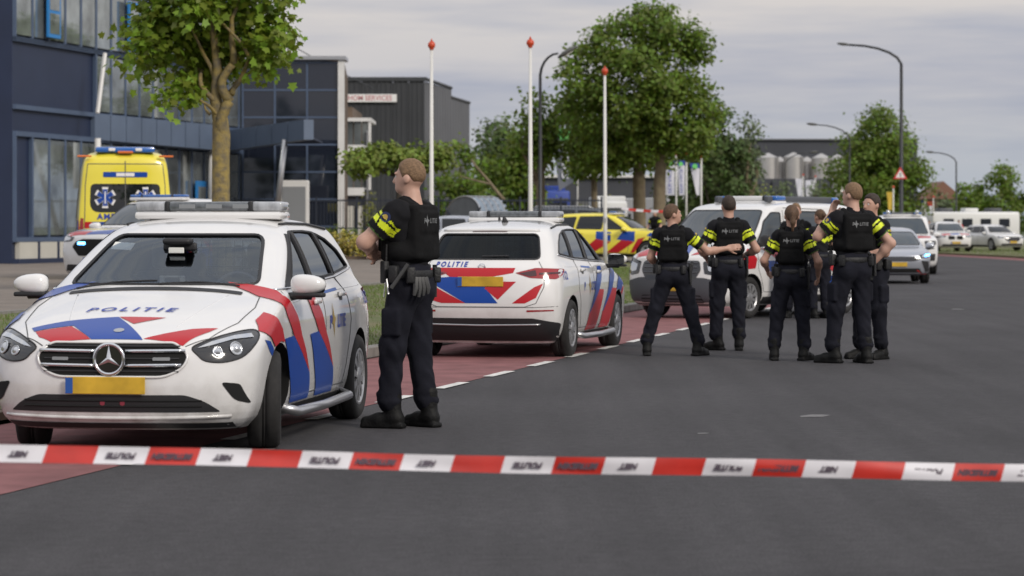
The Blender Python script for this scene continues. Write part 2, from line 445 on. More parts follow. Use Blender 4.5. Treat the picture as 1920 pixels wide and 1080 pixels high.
# buildings
mat('blue_cladding', (0.070, 0.102, 0.168), 0.5, var=0.10, vscale=1.2)
mat('blue_dark', (0.016, 0.026, 0.062), 0.5, var=0.10, vscale=1.2)
mat('blue_bright', (0.02, 0.20, 0.52), 0.45)
mat('office_glass', (0.014, 0.018, 0.030), 0.03, spec=0.85, coat=0.0)
mat('clear_office', (0.30, 0.33, 0.33), 0.04, spec=0.9, metal=0.6, var=0.55, vscale=0.8, detail=7)
mat('fascia', (0.105, 0.140, 0.205), 0.5, var=0.08, vscale=1.2)
mat('white_frame', (0.68, 0.67, 0.65), 0.5, var=0.06, vscale=2)
mat('cream_panel', (0.52, 0.50, 0.44), 0.6, var=0.06, vscale=1)
mat('dark_cladding', (0.040, 0.042, 0.046), 0.55, var=0.12, vscale=0.7)
mat('grey_cladding', (0.105, 0.105, 0.110), 0.5, var=0.10, vscale=0.5)
mat('hall_dark', (0.050, 0.053, 0.064), 0.6, var=0.1, vscale=0.3)
mat('brown_brick', (0.12, 0.085, 0.06), 0.85, var=0.2, vscale=3)
mat('silo', (0.50, 0.48, 0.46), 0.35, metal=0.55, var=0.08, vscale=1.2)
mat('fence_metal', (0.018, 0.024, 0.040), 0.5)
mat('scuff', (0.15, 0.145, 0.145), 0.8, var=0.3, vscale=20)
mat('pole_white', (0.66, 0.65, 0.62), 0.4, var=0.06, vscale=2)
mat('pole_dark', (0.022, 0.024, 0.027), 0.45, var=0.1, vscale=3)
mat('lamp_head', (0.075, 0.075, 0.07), 0.5)
mat('finial_red', (0.55, 0.065, 0.022), 0.35)
mat('sign_white', (0.78, 0.76, 0.74), 0.5)
mat('sign_pink', (0.52, 0.22, 0.23), 0.6)
mat('sign_red', (0.58, 0.03, 0.03), 0.45)
mat('sign_black', (0.015, 0.015, 0.015), 0.5)
mat('flag_grey', (0.14, 0.15, 0.18), 0.8)
mat('flag_white', (0.66, 0.66, 0.72), 0.8)
mat('flag_blue', (0.03, 0.06, 0.30), 0.8)
mat('flag_green', (0.16, 0.60, 0.16), 0.8)
mat('flag_yellow', (0.62, 0.42, 0.06), 0.8)
mat('truck_blue', (0.020, 0.055, 0.30), 0.45)
mat('truck_white', (0.70, 0.70, 0.69), 0.4)
mat('roof_tile', (0.22, 0.11, 0.075), 0.8)
mat('shelter_panel', (0.13, 0.14, 0.15), 0.5, var=0.15, vscale=3)
mat('shelter_roof', (0.20, 0.25, 0.31), 0.3, spec=0.6)
mat('tape_red', (0.52, 0.030, 0.020), 0.35, var=0.12, vscale=7, coat=0.2)
mat('tape_white', (0.70, 0.68, 0.71), 0.35, var=0.06, vscale=7, coat=0.2)
mat('tape_ink', (0.06, 0.04, 0.06), 0.5)
# ------------------------------------------------------------------ ground, road, kerb, verge
P0 = np.array([-2.317, 16.67]); HD0 = R(12.56); BEND_Y = 62.0; RAD = 260.0
def edge_path(step=1.0, back=40, total=230):
    """left edge line of the carriageway: straight, then bending gently to the left"""
    d = np.array([math.sin(HD0), math.cos(HD0)]); pts = []; p = P0 - d * back; h = HD0; s = 0
    while s < total:
        pts.append((p[0], p[1], h, s)); 
        if p[1] > BEND_Y: h -= step / RAD
        p = p + np.array([math.sin(h), math.cos(h)]) * step; s += step
    return pts
PATH = edge_path()
def offs(pt, s):           # s metres to the left of the line
    x, y, h, _ = pt; return (x - math.cos(h) * s, y + math.sin(h) * s)
def strip(levels, path=PATH):
    """levels: list of (offset left, z)"""
    V, F = [], []; n = len(levels)
    for pt in path:
        for s, z in levels:
            x, y = offs(pt, s); V.append((x, y, z))
    for i in range(len(path) - 1):
        for j in range(n - 1): F.append((i * n + j, (i + 1) * n + j, (i + 1) * n + j + 1, i * n + j + 1))
    return V, F
struct('ground', ([(-1500, -300, -.05), (1500, -300, -.05), (1500, 2500, -.05), (-1500, 2500, -.05)], [(0, 1, 2, 3)]), 'ground')
road = struct('road', strip([(2.12, 0), (-9.6, 0)]), 'asphalt')
lane = struct('cycle_lane', strip([(2.10, .004), (.02, .004)]), 'red_lane')
lane2 = struct('far_cycle_lane', strip([(-8.0, .004), (-9.55, .004)], PATH[60:]), 'red_lane')
ln = np.array([[p[0], p[1]] for p in PATH])
# white lane dashes: 1 m on, 1 m off
start = 40 + 7.62
for k in range(-4, 22):
    s0 = start + (k) * 1.98
    a = PATH[0]; d = np.array([math.sin(HD0), math.cos(HD0)]); nrm = np.array([-math.cos(HD0), math.sin(HD0)])
    p = np.array([a[0], a[1]]) + d * s0; q = p + d * (0.98 + .03 * math.sin(k * 7.0))
    o = mesh('lane_dash', ([(*(p + nrm * .06), .009), (*(p - nrm * .05), .009), (*(q - nrm * .05), .009), (*(q + nrm * .06), .009)], [(0, 1, 2, 3)]), 'road_paint', lane)
# worn paint flecks left on the asphalt
for u, v, w, l, a in ((1525, 780, .13, .07, .9), (1317, 813, .045, .03, .3), (1795, 580, .12, .12, .3), (495, 843, .10, .05, .1)):
    Y = 7350 / (v - 425); X = px(u, Y); n = 9
    V = [(X + math.cos(t) * w * (.7 + .5 * random.random()) + math.sin(t) * l * a, Y + math.sin(t) * l * 2.5 * (.6 + .6 * random.random()), .003) for t in np.linspace(0, 2 * PI, n + 1)[:-1]]
    mesh('paint_fleck', (V, [tuple(range(n))]), 'scuff', road)
# kerb stones
kerb = struct('kerb', strip([(2.13, .03), (2.13, .09), (2.26, .09), (2.26, .03)]), 'soil')
kd = None
for i in range(int(40 + 4), int(40 + 100)):
    x, y = offs(PATH[i], 2.20); h = PATH[i][2]
    if kd is None:
        o = mesh('kerb_stone', rbox(-.085, .085, -.493, .493, 0, .125, .012, 1), 'kerb', kerb); kd = o.data
    else: o = link('kerb_stone', kd, kerb)
    o.location = (x, y, 0.001 + .003 * random.random()); o.rotation_euler = (0, 0, -h)
VZ = [(2.28, .09), (2.9, .12), (3.8, .15), (4.6, .17), (6, .25), (8.2, .33)]
verge = struct('verge', strip(VZ), 'verge')
fc = struct('forecourt', strip([(8.18, .35), (12, .35), (22, .35), (40, .36)], PATH[20:150]), 'paving')
struct('forecourt_edge', strip([(8.16, .30), (8.16, .365), (8.28, .365), (8.28, .30)], PATH[20:150]), 'kerb')
struct('yard', strip([(39.9, .358), (75, .358)], PATH[20:200]), 'paving')
struct('far_verge', strip([(-9.6, .02), (-9.6, .10), (-9.8, .11), (-40, .10)], PATH[50:]), 'verge')
def road_s(X, Y):
    d = np.array([X, Y]) - P0; return -d[0] * math.cos(HD0) + d[1] * math.sin(HD0)
# grass blades on the verge
def grass(n, smin, smax, l0, l1, hmin, hmax, side=1):
    V, F = [], []
    vz = pchip(*zip(*VZ))
    for _ in range(n):
        i = random.uniform(l0, l1); pt = PATH[int(i)]; s = random.uniform(smin, smax); x, y = offs(pt, s)
        fx = i - int(i); x += math.sin(pt[2]) * fx; y += math.cos(pt[2]) * fx
        # worn track with few blades
        if side > 0 and 3.6 < s < 4.5 and random.random() < .85: continue
        z = float(vz(s)) if side > 0 else .10
        h = random.uniform(hmin, hmax); a = random.uniform(0, PI); w = .006 + .004 * random.random() + (.012 if side < 0 else 0)
        dx, dy = math.cos(a) * w, math.sin(a) * w; lx, ly = random.gauss(0, h * .4), random.gauss(0, h * .4)
        k = len(V); V += [(x - dx, y - dy, z - .01), (x + dx, y + dy, z - .01), (x + lx, y + ly, z + h)]; F.append((k, k + 1, k + 2))
    return V, F
tag(mesh('grass', grass(60000, 2.32, 8.0, 44, 100, .015, .06), 'grass_blade'), 'short tufted grass growing on the roadside verge', 'grass', kind='stuff')
tag(mesh('far_grass', grass(9000, -24, -9.9, 130, 185, .03, .09, -1), 'grass_blade'), 'mown grass across the far side of the road', 'grass', kind='stuff')

# ------------------------------------------------------------------ buildings
def rect_on(A, B, s0, s1, z0, z1, off0, off1):
    """box on a vertical wall line A->B; s along the wall, off outward to the right of A->B"""
    A, B = Vector(A), Vector(B); d = (B - A).normalized(); n = Vector((d.y, -d.x))
    V = []
    for s in (s0, s1):
        for o in (off0, off1):
            for z in (z0, z1):
                p = A + d * s + n * o; V.append((p.x, p.y, z))
    return V, [(0, 1, 3, 2), (4, 6, 7, 5), (0, 4, 5, 1), (2, 3, 7, 6), (0, 2, 6, 4), (1, 5, 7, 3)]
# --- blue office: receding left wing, entrance canopy and dark glass stair block
office = empty('blue_office', (-11, 100, .35), 0, 'blue clad office with dark mirrored glass corner and sloping entrance canopy', 'building')
def opart(name, vf, m, parent=office, **k):
    o = mesh(name, mv(vf, 11, -100, -.35) if parent is office else mv(vf, 11, -100, -.35), m, parent, **k); return o
A = (px(40, 80), 80.0); Bq = (px(478, 101), 101.0)
wl_ = (Vector(Bq) - Vector(A)).length
opart('wall', rect_on(A, Bq, 0, wl_, .36, 10.2, -9, -.30), 'blue_dark')
# upper window band with mullions: two rows of panes
ncol = 17; cw = wl_ / ncol
for r_, (z0, z1, m) in enumerate(((5.15, 7.05, 'clear_office'), (7.2, 9.1, 'clear_office'), (1.15, 4.2, 'clear_office'))):
    for i in range(ncol):
        if r_ == 2 and (i < 1): continue
        wq = Vector(A).lerp(Vector(Bq), i / ncol)
        if r_ == 0 and 960 + wq.x * 5000 / wq.y < 176: continue
        opart('window', rect_on(A, Bq, i * cw + .07, (i + 1) * cw - .07, z0 + .06, z1 - .06, -.28, -.20), m)
    for i in range(ncol + 1):
        wq = Vector(A).lerp(Vector(Bq), i / ncol)
        if r_ == 0 and 960 + wq.x * 5000 / wq.y < 172: continue
        opart('mullion', rect_on(A, Bq, max(0, i * cw - .065), min(wl_, i * cw + .065), z0, z1, -.29, -.178), 'blue_cladding')
    opart('rail', rect_on(A, Bq, 0, wl_, z1, z1 + .15, -.29, -.165), 'blue_cladding')
    opart('sill', rect_on(A, Bq, 0, wl_, z0 - .14, z0, -.29, -.165), 'blue_cladding')
opart('plinth_panel', rect_on(A, Bq, 0.2, 6.0, .50, 1.0, -.29, -.14), 'cream_panel')
for s_ in (1.6, 3.1, 4.6): opart('panel_post', rect_on(A, Bq, s_ - .05, s_ + .05, .37, 1.02, -.29, -.10), 'blue_dark')
opart('plinth', rect_on(A, Bq, 0, wl_, .34, .50, -.29, -.08), 'blue_dark')
for s_ in (2.0, 8.7): # bright blue window frames
    f = opart('open_window', rect_on(A, Bq, s_, s_ + .95, 7.3, 8.95, -.05, .02), 'blue_bright')
    mesh('pane', mv(rect_on(A, Bq, s_ + .10, s_ + .85, 7.42, 8.05, .022, .03), 11, -100, -.35), 'clear_office', f)
    mesh('pane', mv(rect_on(A, Bq, s_ + .10, s_ + .85, 8.15, 8.82, .022, .03), 11, -100, -.35), 'clear_office', f)
for s_ in (15.2,):
    f = opart('door', rect_on(A, Bq, s_, s_ + 1.05, .6, 3.1, -.05, .02), 'blue_bright')
    mesh('pane', mv(rect_on(A, Bq, s_ + .12, s_ + .93, .75, 2.9, .022, .03), 11, -100, -.35), 'clear_office', f)
# canopy fascia along the wing, then jutting out to the right
C1 = (px(178, 86), 86.0); C2 = (px(425, 96), 96.0); C3 = (px(571, 89), 89.0)
def canopy(a, b, z0a, z1a, z0b, z1b, depth):
    a, b = Vector(a), Vector(b); d = (b - a).normalized(); n = Vector((-d.y, d.x))
    V = []
    for p, z0, z1 in ((a, z0a, z1a), (b, z0b, z1b)):
        for o in (0, depth):
            q = p + n * o
            V += [(q.x, q.y, z0), (q.x, q.y, z1)]
    return V, [(0, 1, 3, 2), (4, 6, 7, 5), (0, 4, 5, 1), (2, 3, 7, 6), (0, 2, 6, 4), (1, 5, 7, 3)]
for i in range(9):   # cladding panels of the fascia
    f0, f1 = i / 9, (i + 1) / 9 - .006
    a = np.array(C1) * (1 - f0) + np.array(C2) * f0; b = np.array(C1) * (1 - f1) + np.array(C2) * f1
    opart('fascia_panel', canopy(a, b, 4.28 - .08 * f0, 5.12 - .02 * f0, 4.28 - .08 * f1, 5.12 - .02 * f1, 1.2), 'fascia')
for i in range(5):
    f0, f1 = i / 5, (i + 1) / 5 - .008
    a = np.array(C2) * (1 - f0) + np.array(C3) * f0; b = np.array(C2) * (1 - f1) + np.array(C3) * f1
    zz = lambda f: (4.20 + .18 * f, 4.93 + .12 * f)
    opart('fascia_panel', canopy(a, b, zz(f0)[0], zz(f0)[1], zz(f1)[0], zz(f1)[1], .35), 'fascia')
opart('canopy_roof', prism([(C1[0], C1[1] + .3), (C2[0], C2[1] + .1), (C3[0] - .05, C3[1] + .2), (C3[0] - .1, C3[1] + 10), (C1[0], C1[1] + 14)], 4.55, 4.62, 'z'), 'blue_dark')
opart('canopy_post', tube([at(534, 262, 90.5), at(513, 376, 91.5) - Vector((0, 0, 1.45))], .10, 10), 'steel', smooth=True)
opart('downpipe', tube([(px(397, 95.5), 95.5, .35), (px(397, 95.5), 95.5, 4.2)], .12, 10), 'white_frame', smooth=True)
opart('gutter', tube([(px(183, 85.4), 85.4, 2.7), (px(183, 85.4), 85.4, 4.3)], .10, 8), 'white_frame', smooth=True)
# sloping white gable edge at the far left
opart('gable_edge', tube([at(183, 212, 84), at(197, 100, 84.5)], .07, 6), 'white_frame')
# glass stair block
gx0, gx1, gy = px(455, 100), px(636, 100), 100.0
opart('glass_core', box(gx0, gx1 - .9, gy + .12, gy + 9, .36, 7.66), 'blue_dark')
nc, nr = 3, 7; pw = (gx1 - gx0) / nc; ph = (7.62 - .45) / nr
for i in range(nc):
    for j in range(nr):
        tl = random.gauss(0, .004); t2 = random.gauss(0, .004)
        x0, x1, z0, z1 = gx0 + i * pw + .035, gx0 + (i + 1) * pw - .035, .45 + j * ph + .035, .45 + (j + 1) * ph - .035
        V, F = box(x0, x1, gy + .03, gy + .08, z0, z1)
        V = [(a, b + (a - x0) * tl + (c - z0) * t2, c) for a, b, c in V]
        opart('glass_pane', (V, F), 'office_glass')
for i in range(nc + 1):
    x = gx0 + i * pw; opart('mullion', box(x - .035, x + .035, gy - .01, gy + .11, .40, 7.66), 'blue_cladding')
for j in range(nr + 1):
    z = .45 + j * ph; opart('transom', box(gx0 + .036, gx1 - .036, gy + .0, gy + .105, z - .033, z + .033), 'blue_cladding')
opart('core_back', box(gx1 - .9, gx1 - .02, gy + .12, gy + .3, .36, 7.66), 'blue_dark')
opart('corner_post', box(gx1 - .04, gx1 + .19, gy - .12, gy + .2, .36, 7.72), 'white_frame')
opart('roof_edge', box(gx0 - .3, gx1 + .25, gy - .22, gy + 1.5, 7.725, 7.86), 'steel')
opart('side_wall', prism([(gx1 - .01, gy + .22), (gx1 + .17, gy + .22), (gx1 - .42, gy + 12), (gx1 - .7, gy + 12)], .36, 7.70, 'z'), 'brown_brick')
opart('entrance_panel', rbox(px(524, 95), px(579, 95), 95, 95.3, .35, 1.47 + 87 * 95 / 5000 + .0, .03, 1), 'white_frame')
opart('entrance_board', box(px(530, 95), px(573, 95), 94.96, 94.99, 1.35, 1.47 + 75 * 95 / 5000), 'interior_grey')
# --- grey warehouse behind with sign board
wh = empty('warehouse', (-8, 160, 0), 0, 'dark grey corrugated warehouse with a pale sign board', 'building')
def wpart(name, vf, m, **k): return mesh(name, mv(vf, 8, -160, 0), m, wh, **k)
def ribbed(a, b, z0, z1, pitch, depth, off=0):
    """corrugated wall sheet from a to b"""
    a, b = Vector(a), Vector(b); L = (b - a).length; d = (b - a).normalized(); n = Vector((d.y, -d.x)); V, F = [], []
    k = int(L / pitch)
    pts = []
    for i in range(k):
        for f, o in ((0, 0), (.55, 0), (.65, depth), (.90, depth)): pts.append((i + f, o))
    pts.append((k, 0))
    for s, o in pts:
        q = a + d * (s * L / k) + n * (o + off); V += [(q.x, q.y, z0), (q.x, q.y, z1)]
    for i in range(len(pts) - 1): F.append((2 * i, 2 * i + 2, 2 * i + 3, 2 * i + 1))
    return V, F
wy = 150.0; wa = (px(560, wy), wy); wb = (px(796, wy), wy); wc = (px(846, 159), 159.0); wd = (px(880, 166), 166.0)
wz = 1.47 + 273 * wy / 5000
for i in range(8):
    f0, f1 = i / 8, (i + 1) / 8
    a = (wa[0] + (wb[0] - wa[0]) * f0 + .01, wy); b = (wa[0] + (wb[0] - wa[0]) * f1 - .01, wy)
    wpart('wall_panel', ribbed(a, b, .3, wz, .28, .045), 'dark_cladding')
wpart('wall', prism([(wa[0], wy + .1), (wb[0] - .05, wy + .1), (wc[0] - .1, 159.1), (wc[0] - .1, 175), (wa[0], 175)], .3, wz - .1, 'z'), 'dark_cladding')
wpart('side_panel', ribbed((wb[0], wy + .02), wc, .3, wz - .02, .9, .03), 'grey_cladding')
wpart('side_panel', ribbed((wc[0] + .02, 159.0), wd, .3, wz - .55, .9, .03), 'grey_cladding')
wpart('roof_trim', box(wa[0], wb[0] + .12, wy - .12, wy + .2, wz, wz + .22), 'dark_cladding')
wpart('roof_trim', tube([(wb[0] + .1, wy, wz + .1), (wc[0], 159, wz + .08)], .10, 6), 'dark_cladding')
wpart('roof_trim', tube([(wc[0], 159, wz - .48), (wd[0], 166, wz - .48)], .10, 6), 'dark_cladding')
for u in (655, 712): wpart('roof_light', prism([(px(u - 22, 153), wz), (px(u, 153), wz + .35), (px(u + 22, 153), wz)], 153, 160, 'y'), 'grey_cladding')
sb = wpart('sign_board', rbox(px(630, wy), px(744, wy), wy - .22, wy - .10, 1.47 + 233 * wy / 5000, 1.47 + 248 * wy / 5000, .02, 1), 'sign_white')
V, F = text_vf('HOM SERVICES', .40, 0, 1.0, .008)
mesh('lettering', mv(([(px(694, wy) + x * .93, wy - .225, 1.47 + 240.5 * wy / 5000 + y) for x, y, z in V], F), 8, -160, 0), 'sign_pink', sb)
# --- white framed annex between office and warehouse
an = empty('glazed_annex', (-6.5, 122, .35), 0, 'small brown annex with white framed bay windows beside the glass corner', 'building')
def apart(name, vf, m, **k): return mesh(name, mv(vf, 6.5, -122, -.35), m, an, **k)
ay = 120.0
apart('wall', box(px(560, ay), px(660, ay), ay + .3, ay + 8, .36, 1.47 + 225 * ay / 5000), 'brown_brick')
for v0, v1 in ((228, 272), (300, 352)):
    z1, z0 = 1.47 + (425 - v0) * ay / 5000, 1.47 + (425 - v1) * ay / 5000
    x0, x1 = px(648, ay), px(694, ay)
    apart('bay_roof', box(x0 - .1, x1 + .05, ay - .3, ay + 4, z1, z1 + .16), 'white_frame')
    apart('bay_floor', box(x0 - .1, x1 - .25, ay - .3, ay + 4, z0 - .35, z0), 'white_frame')
    for i in range(3):
        apart('bay_window', box(x0 + i * (x1 - x0) / 3 + .03, x0 + (i + 1) * (x1 - x0) / 3 - .03, ay - .18, ay - .14, z0, z1), 'clear_office')
    apart('bay_post', box(x1 - .06, x1 + .05, ay - .25, ay - .05, z0 - .1, z1), 'white_frame')
apart('wall', box(px(648, ay), px(690, ay), ay - .05, ay + 8, .36, 1.47 + 70 * ay / 5000), 'dark_cladding')
for u in (652, 668): apart('ground_window', box(px(u, ay), px(u + 12, ay), ay - .16, ay - .08, .5, 2.4), 'cream_panel')
apart('post', box(px(688, ay), px(691, ay), ay - .35, ay - .26, .36, 1.47 + 180 * ay / 5000), 'steel')
# --- far brewery hall with steel silos
hall = empty('far_hall', (45, 275, 0), 0, 'long dark industrial hall far away behind the silos', 'building')
hy = 280.0
def hpart(name, vf, m, **k): return mesh(name, mv(vf, -45, -275, 0), m, hall, **k)
hpart('upper_wall', box(px(1385, hy), px(1720, hy), hy, hy + 40, 0, 1.47 + 162 * hy / 5000), 'hall_dark')
hpart('roof_edge', box(px(1384, hy), px(1722, hy), hy - .3, hy + 40, 1.47 + 162 * hy / 5000, 1.47 + 164.5 * hy / 5000), 'grey_cladding')
hpart('lower_wall', box(px(1385, 268), px(1560, 268), 268, 269, 0, 1.47 + 90 * 268 / 5000), 'hall_dark')
for i in range(6): hpart('wall_panel', box(px(1392 + i * 28, 267.8), px(1416 + i * 28, 267.8), 267.7, 267.9, .6, 1.47 + 86 * 268 / 5000), 'hall_dark')
sy = 274.0
for i, (u, w_, v1) in enumerate(((1390, 34, 291), (1440, 40, 287), (1462, 30, 293), (1488, 38, 286), (1513, 30, 293), (1540, 38, 288), (1570, 34, 290))):
    r_ = w_ / 2 * sy / 5000; zt = 1.47 + (425 - v1) * sy / 5000; yy = sy + (2.2 if w_ == 30 else 0)
    o = mesh('silo', lathe([(r_, 0), (r_, 2.5), (r_ * 1.012, 2.52), (r_ * 1.012, 2.6), (r_, 2.62), (r_, 5), (r_ * 1.012, 5.02), (r_ * 1.012, 5.1), (r_, 5.12), (r_, zt - .5), (r_ * 1.02, zt - .48), (.12, zt), (.001, zt + .02)], 24), 'silo', None, angle=30, loc=(px(u, yy), yy, 0))
    mesh('ladder', join(tube([(r_ * .6, -r_ * .86, .5), (r_ * .6, -r_ * .86, zt - .4)], .03, 4), tube([(r_ * .75, -r_ * .75, .5), (r_ * .75, -r_ * .75, zt - .4)], .03, 4), *[tube([(r_ * .6, -r_ * .86, z), (r_ * .75, -r_ * .75, z)], .02, 4) for z in np.arange(1, zt - .6, .6)]), 'steel', o)
    tag(o, 'steel storage silo in the row before the far dark hall, number %s from the left' % ['one', 'two', 'three', 'four', 'five', 'six', 'seven'][i], 'silo', 'steel silos')
# --- low dark hall behind the big trees
lowh = empty('low_hall', (7, 215, 0), 0, 'low dark grey hall with a white roof edge seen through the tree trunks', 'building')
mesh('wall', mv(box(px(960, 215), px(1400, 215), 215, 250, 0, 1.47 + 92 * 215 / 5000), -7, -215, 0), 'hall_dark', lowh)
mesh('roof_edge', mv(box(px(959, 215), px(1401, 215), 214.6, 250, 1.47 + 92 * 215 / 5000, 1.47 + 97 * 215 / 5000), -7, -215, 0), 'white_frame', lowh)
for i in range(9): mesh('roller_door', mv(box(px(985 + i * 46, 215), px(1015 + i * 46, 215), 214.8, 214.95, .1, 3.6), -7, -215, 0), 'grey_cladding', lowh)
# --- house on the horizon at the right
def house(u, Y, w, h, rf, label):
    o = empty('far_house', (px(u, Y), Y, 0), 0, label, 'house', 'far houses')
    mesh('wall', box(-w / 2, w / 2, 0, 9, 0, h), 'brown_brick', o)
    mesh('roof', prism([(-w / 2 - .3, h), (0, h + rf), (w / 2 + .3, h)], -.3, 9.3, 'y'), 'roof_tile', o)
    for x in (-w * .28, w * .18):
        f = mesh('window', box(x, x + 1.1, -.08, .02, h * .45, h * .45 + 1.3), 'white_frame', o); mesh('pane', box(x + .1, x + 1.0, -.10, -.081, h * .45 + .1, h * .45 + 1.2), 'dark_glass', f)
house(1768, 330, 4.6, 4.9, 2.2, 'brick house with orange roof far behind the right street lamp')
# ------------------------------------------------------------------ vehicles
# local frame of a vehicle: +x forward, +y its left side, z up; d is the distance back from the nose
def dense(P):
    q = np.array(catmull(P, 10)); q[:, 1] = np.maximum.accumulate(q[:, 1]) + np.arange(len(q)) * 1e-6
    return q
def body_vf(S):
    fr, rr = dense(S['front']), dense(S['rear'])
    zs = []
    for q in (fr, rr):
        last = None
        for d, z in q:
            if last is None or math.hypot(d - last[0], z - last[1]) > S.get('step', 0.042): zs.append(z); last = (d, z)
    zt = min(fr[-1, 1], rr[-1, 1]); z0 = max(fr[0, 1], rr[0, 1])
    zs = sorted(z for z in zs if z0 <= z <= zt) + [zt]
    lv = [z0]
    for z in zs:
        if z - lv[-1] > 0.0016: lv.append(z)
    T = np.array(S['table'], float)
    fW, faf, fnf, far, fnr = [pchip(T[:, 0], T[:, i]) for i in range(1, 6)]
    wst = pchip(*zip(*S.get('plan', [(0, .985), (1, 1), (3, 1), (S['L'], .97)])))
    NF, NM, NR = 16, 26, 16
    rings = []
    for z in lv:
        df = np.interp(z, fr[:, 1], fr[:, 0]); dr = np.interp(z, rr[:, 1], rr[:, 0])
        W, af, nf, ar, nr = float(fW(z)), float(faf(z)), float(fnf(z)), float(far(z)), float(fnr(z))
        k = min(1.0, (dr - df) * 0.96 / (af + ar)); af *= k; ar *= k
        pts = []
        for i in range(NF):
            t = PI / 2 * i / NF
            pts.append((df + af * (1 - math.cos(t) ** (2 / nf)), W * math.sin(t) ** (2 / nf)))
        for i in range(NM): pts.append((df + af + (dr - ar - df - af) * i / NM, W))
        for i in range(NR + 1):
            t = PI / 2 * (1 - i / NR)
            pts.append((dr - ar * (1 - max(0, math.cos(t)) ** (2 / nr)), W * max(0, math.sin(t)) ** (2 / nr)))
        pts = [(S['L'] / 2 - d, y * float(wst(d))) for d, y in pts]
        ring = [(x, y, z) for x, y in pts] + [(x, -y, z) for x, y in pts[-2:0:-1]]
        rings.append(ring)
    n = len(rings[0]); V = [p for r in rings for p in r]; F = []
    for i in range(len(rings) - 1):
        for j in range(n):
            F.append((i * n + j, i * n + (j + 1) % n, (i + 1) * n + (j + 1) % n, (i + 1) * n + j))
    F.append(tuple(range(n))[::-1]); F.append(tuple((len(rings) - 1) * n + j for j in range(n)))
    return V, F
def auto_table(W, belt, H, rw, af=.48, nf=2.5, ar=.30, nr=3.0, wf=.34, wr=.25, low=.2):
    return [(low, .85 * W, af * .8, nf, ar, nr), (low + .10, .95 * W, af * .95, nf, ar, nr), (.5, .987 * W, af, nf, ar, nr),
            (.66, W, af, nf, ar, nr), (belt - .13, .988 * W, af * 1.08, nf, ar, nr), (belt - .05, .957 * W, af * 1.1, nf, ar, nr),
            (belt + .01, .915 * W, af, nf * .95, ar, nr), (belt + .06, .875 * W, wf * 1.1, 2.3, wr, 2.8),
            (belt + (H - belt) * .45, (.875 + (rw - .875) * .42) * W, wf, 2.3, wr, 2.8),
            (H - .11, rw * W, wf * .9, 2.3, wr, 2.6), (H - .055, rw * .90 * W, wf, 2.2, wr * 1.2, 2.4), (H - .02, rw * .70 * W, wf * 1.2, 2.1, wr * 1.5, 2.2),
            (H - .006, rw * .42 * W, wf * 1.3, 2, wr * 1.6, 2), (H, rw * .12 * W, wf, 2, wr, 2)]
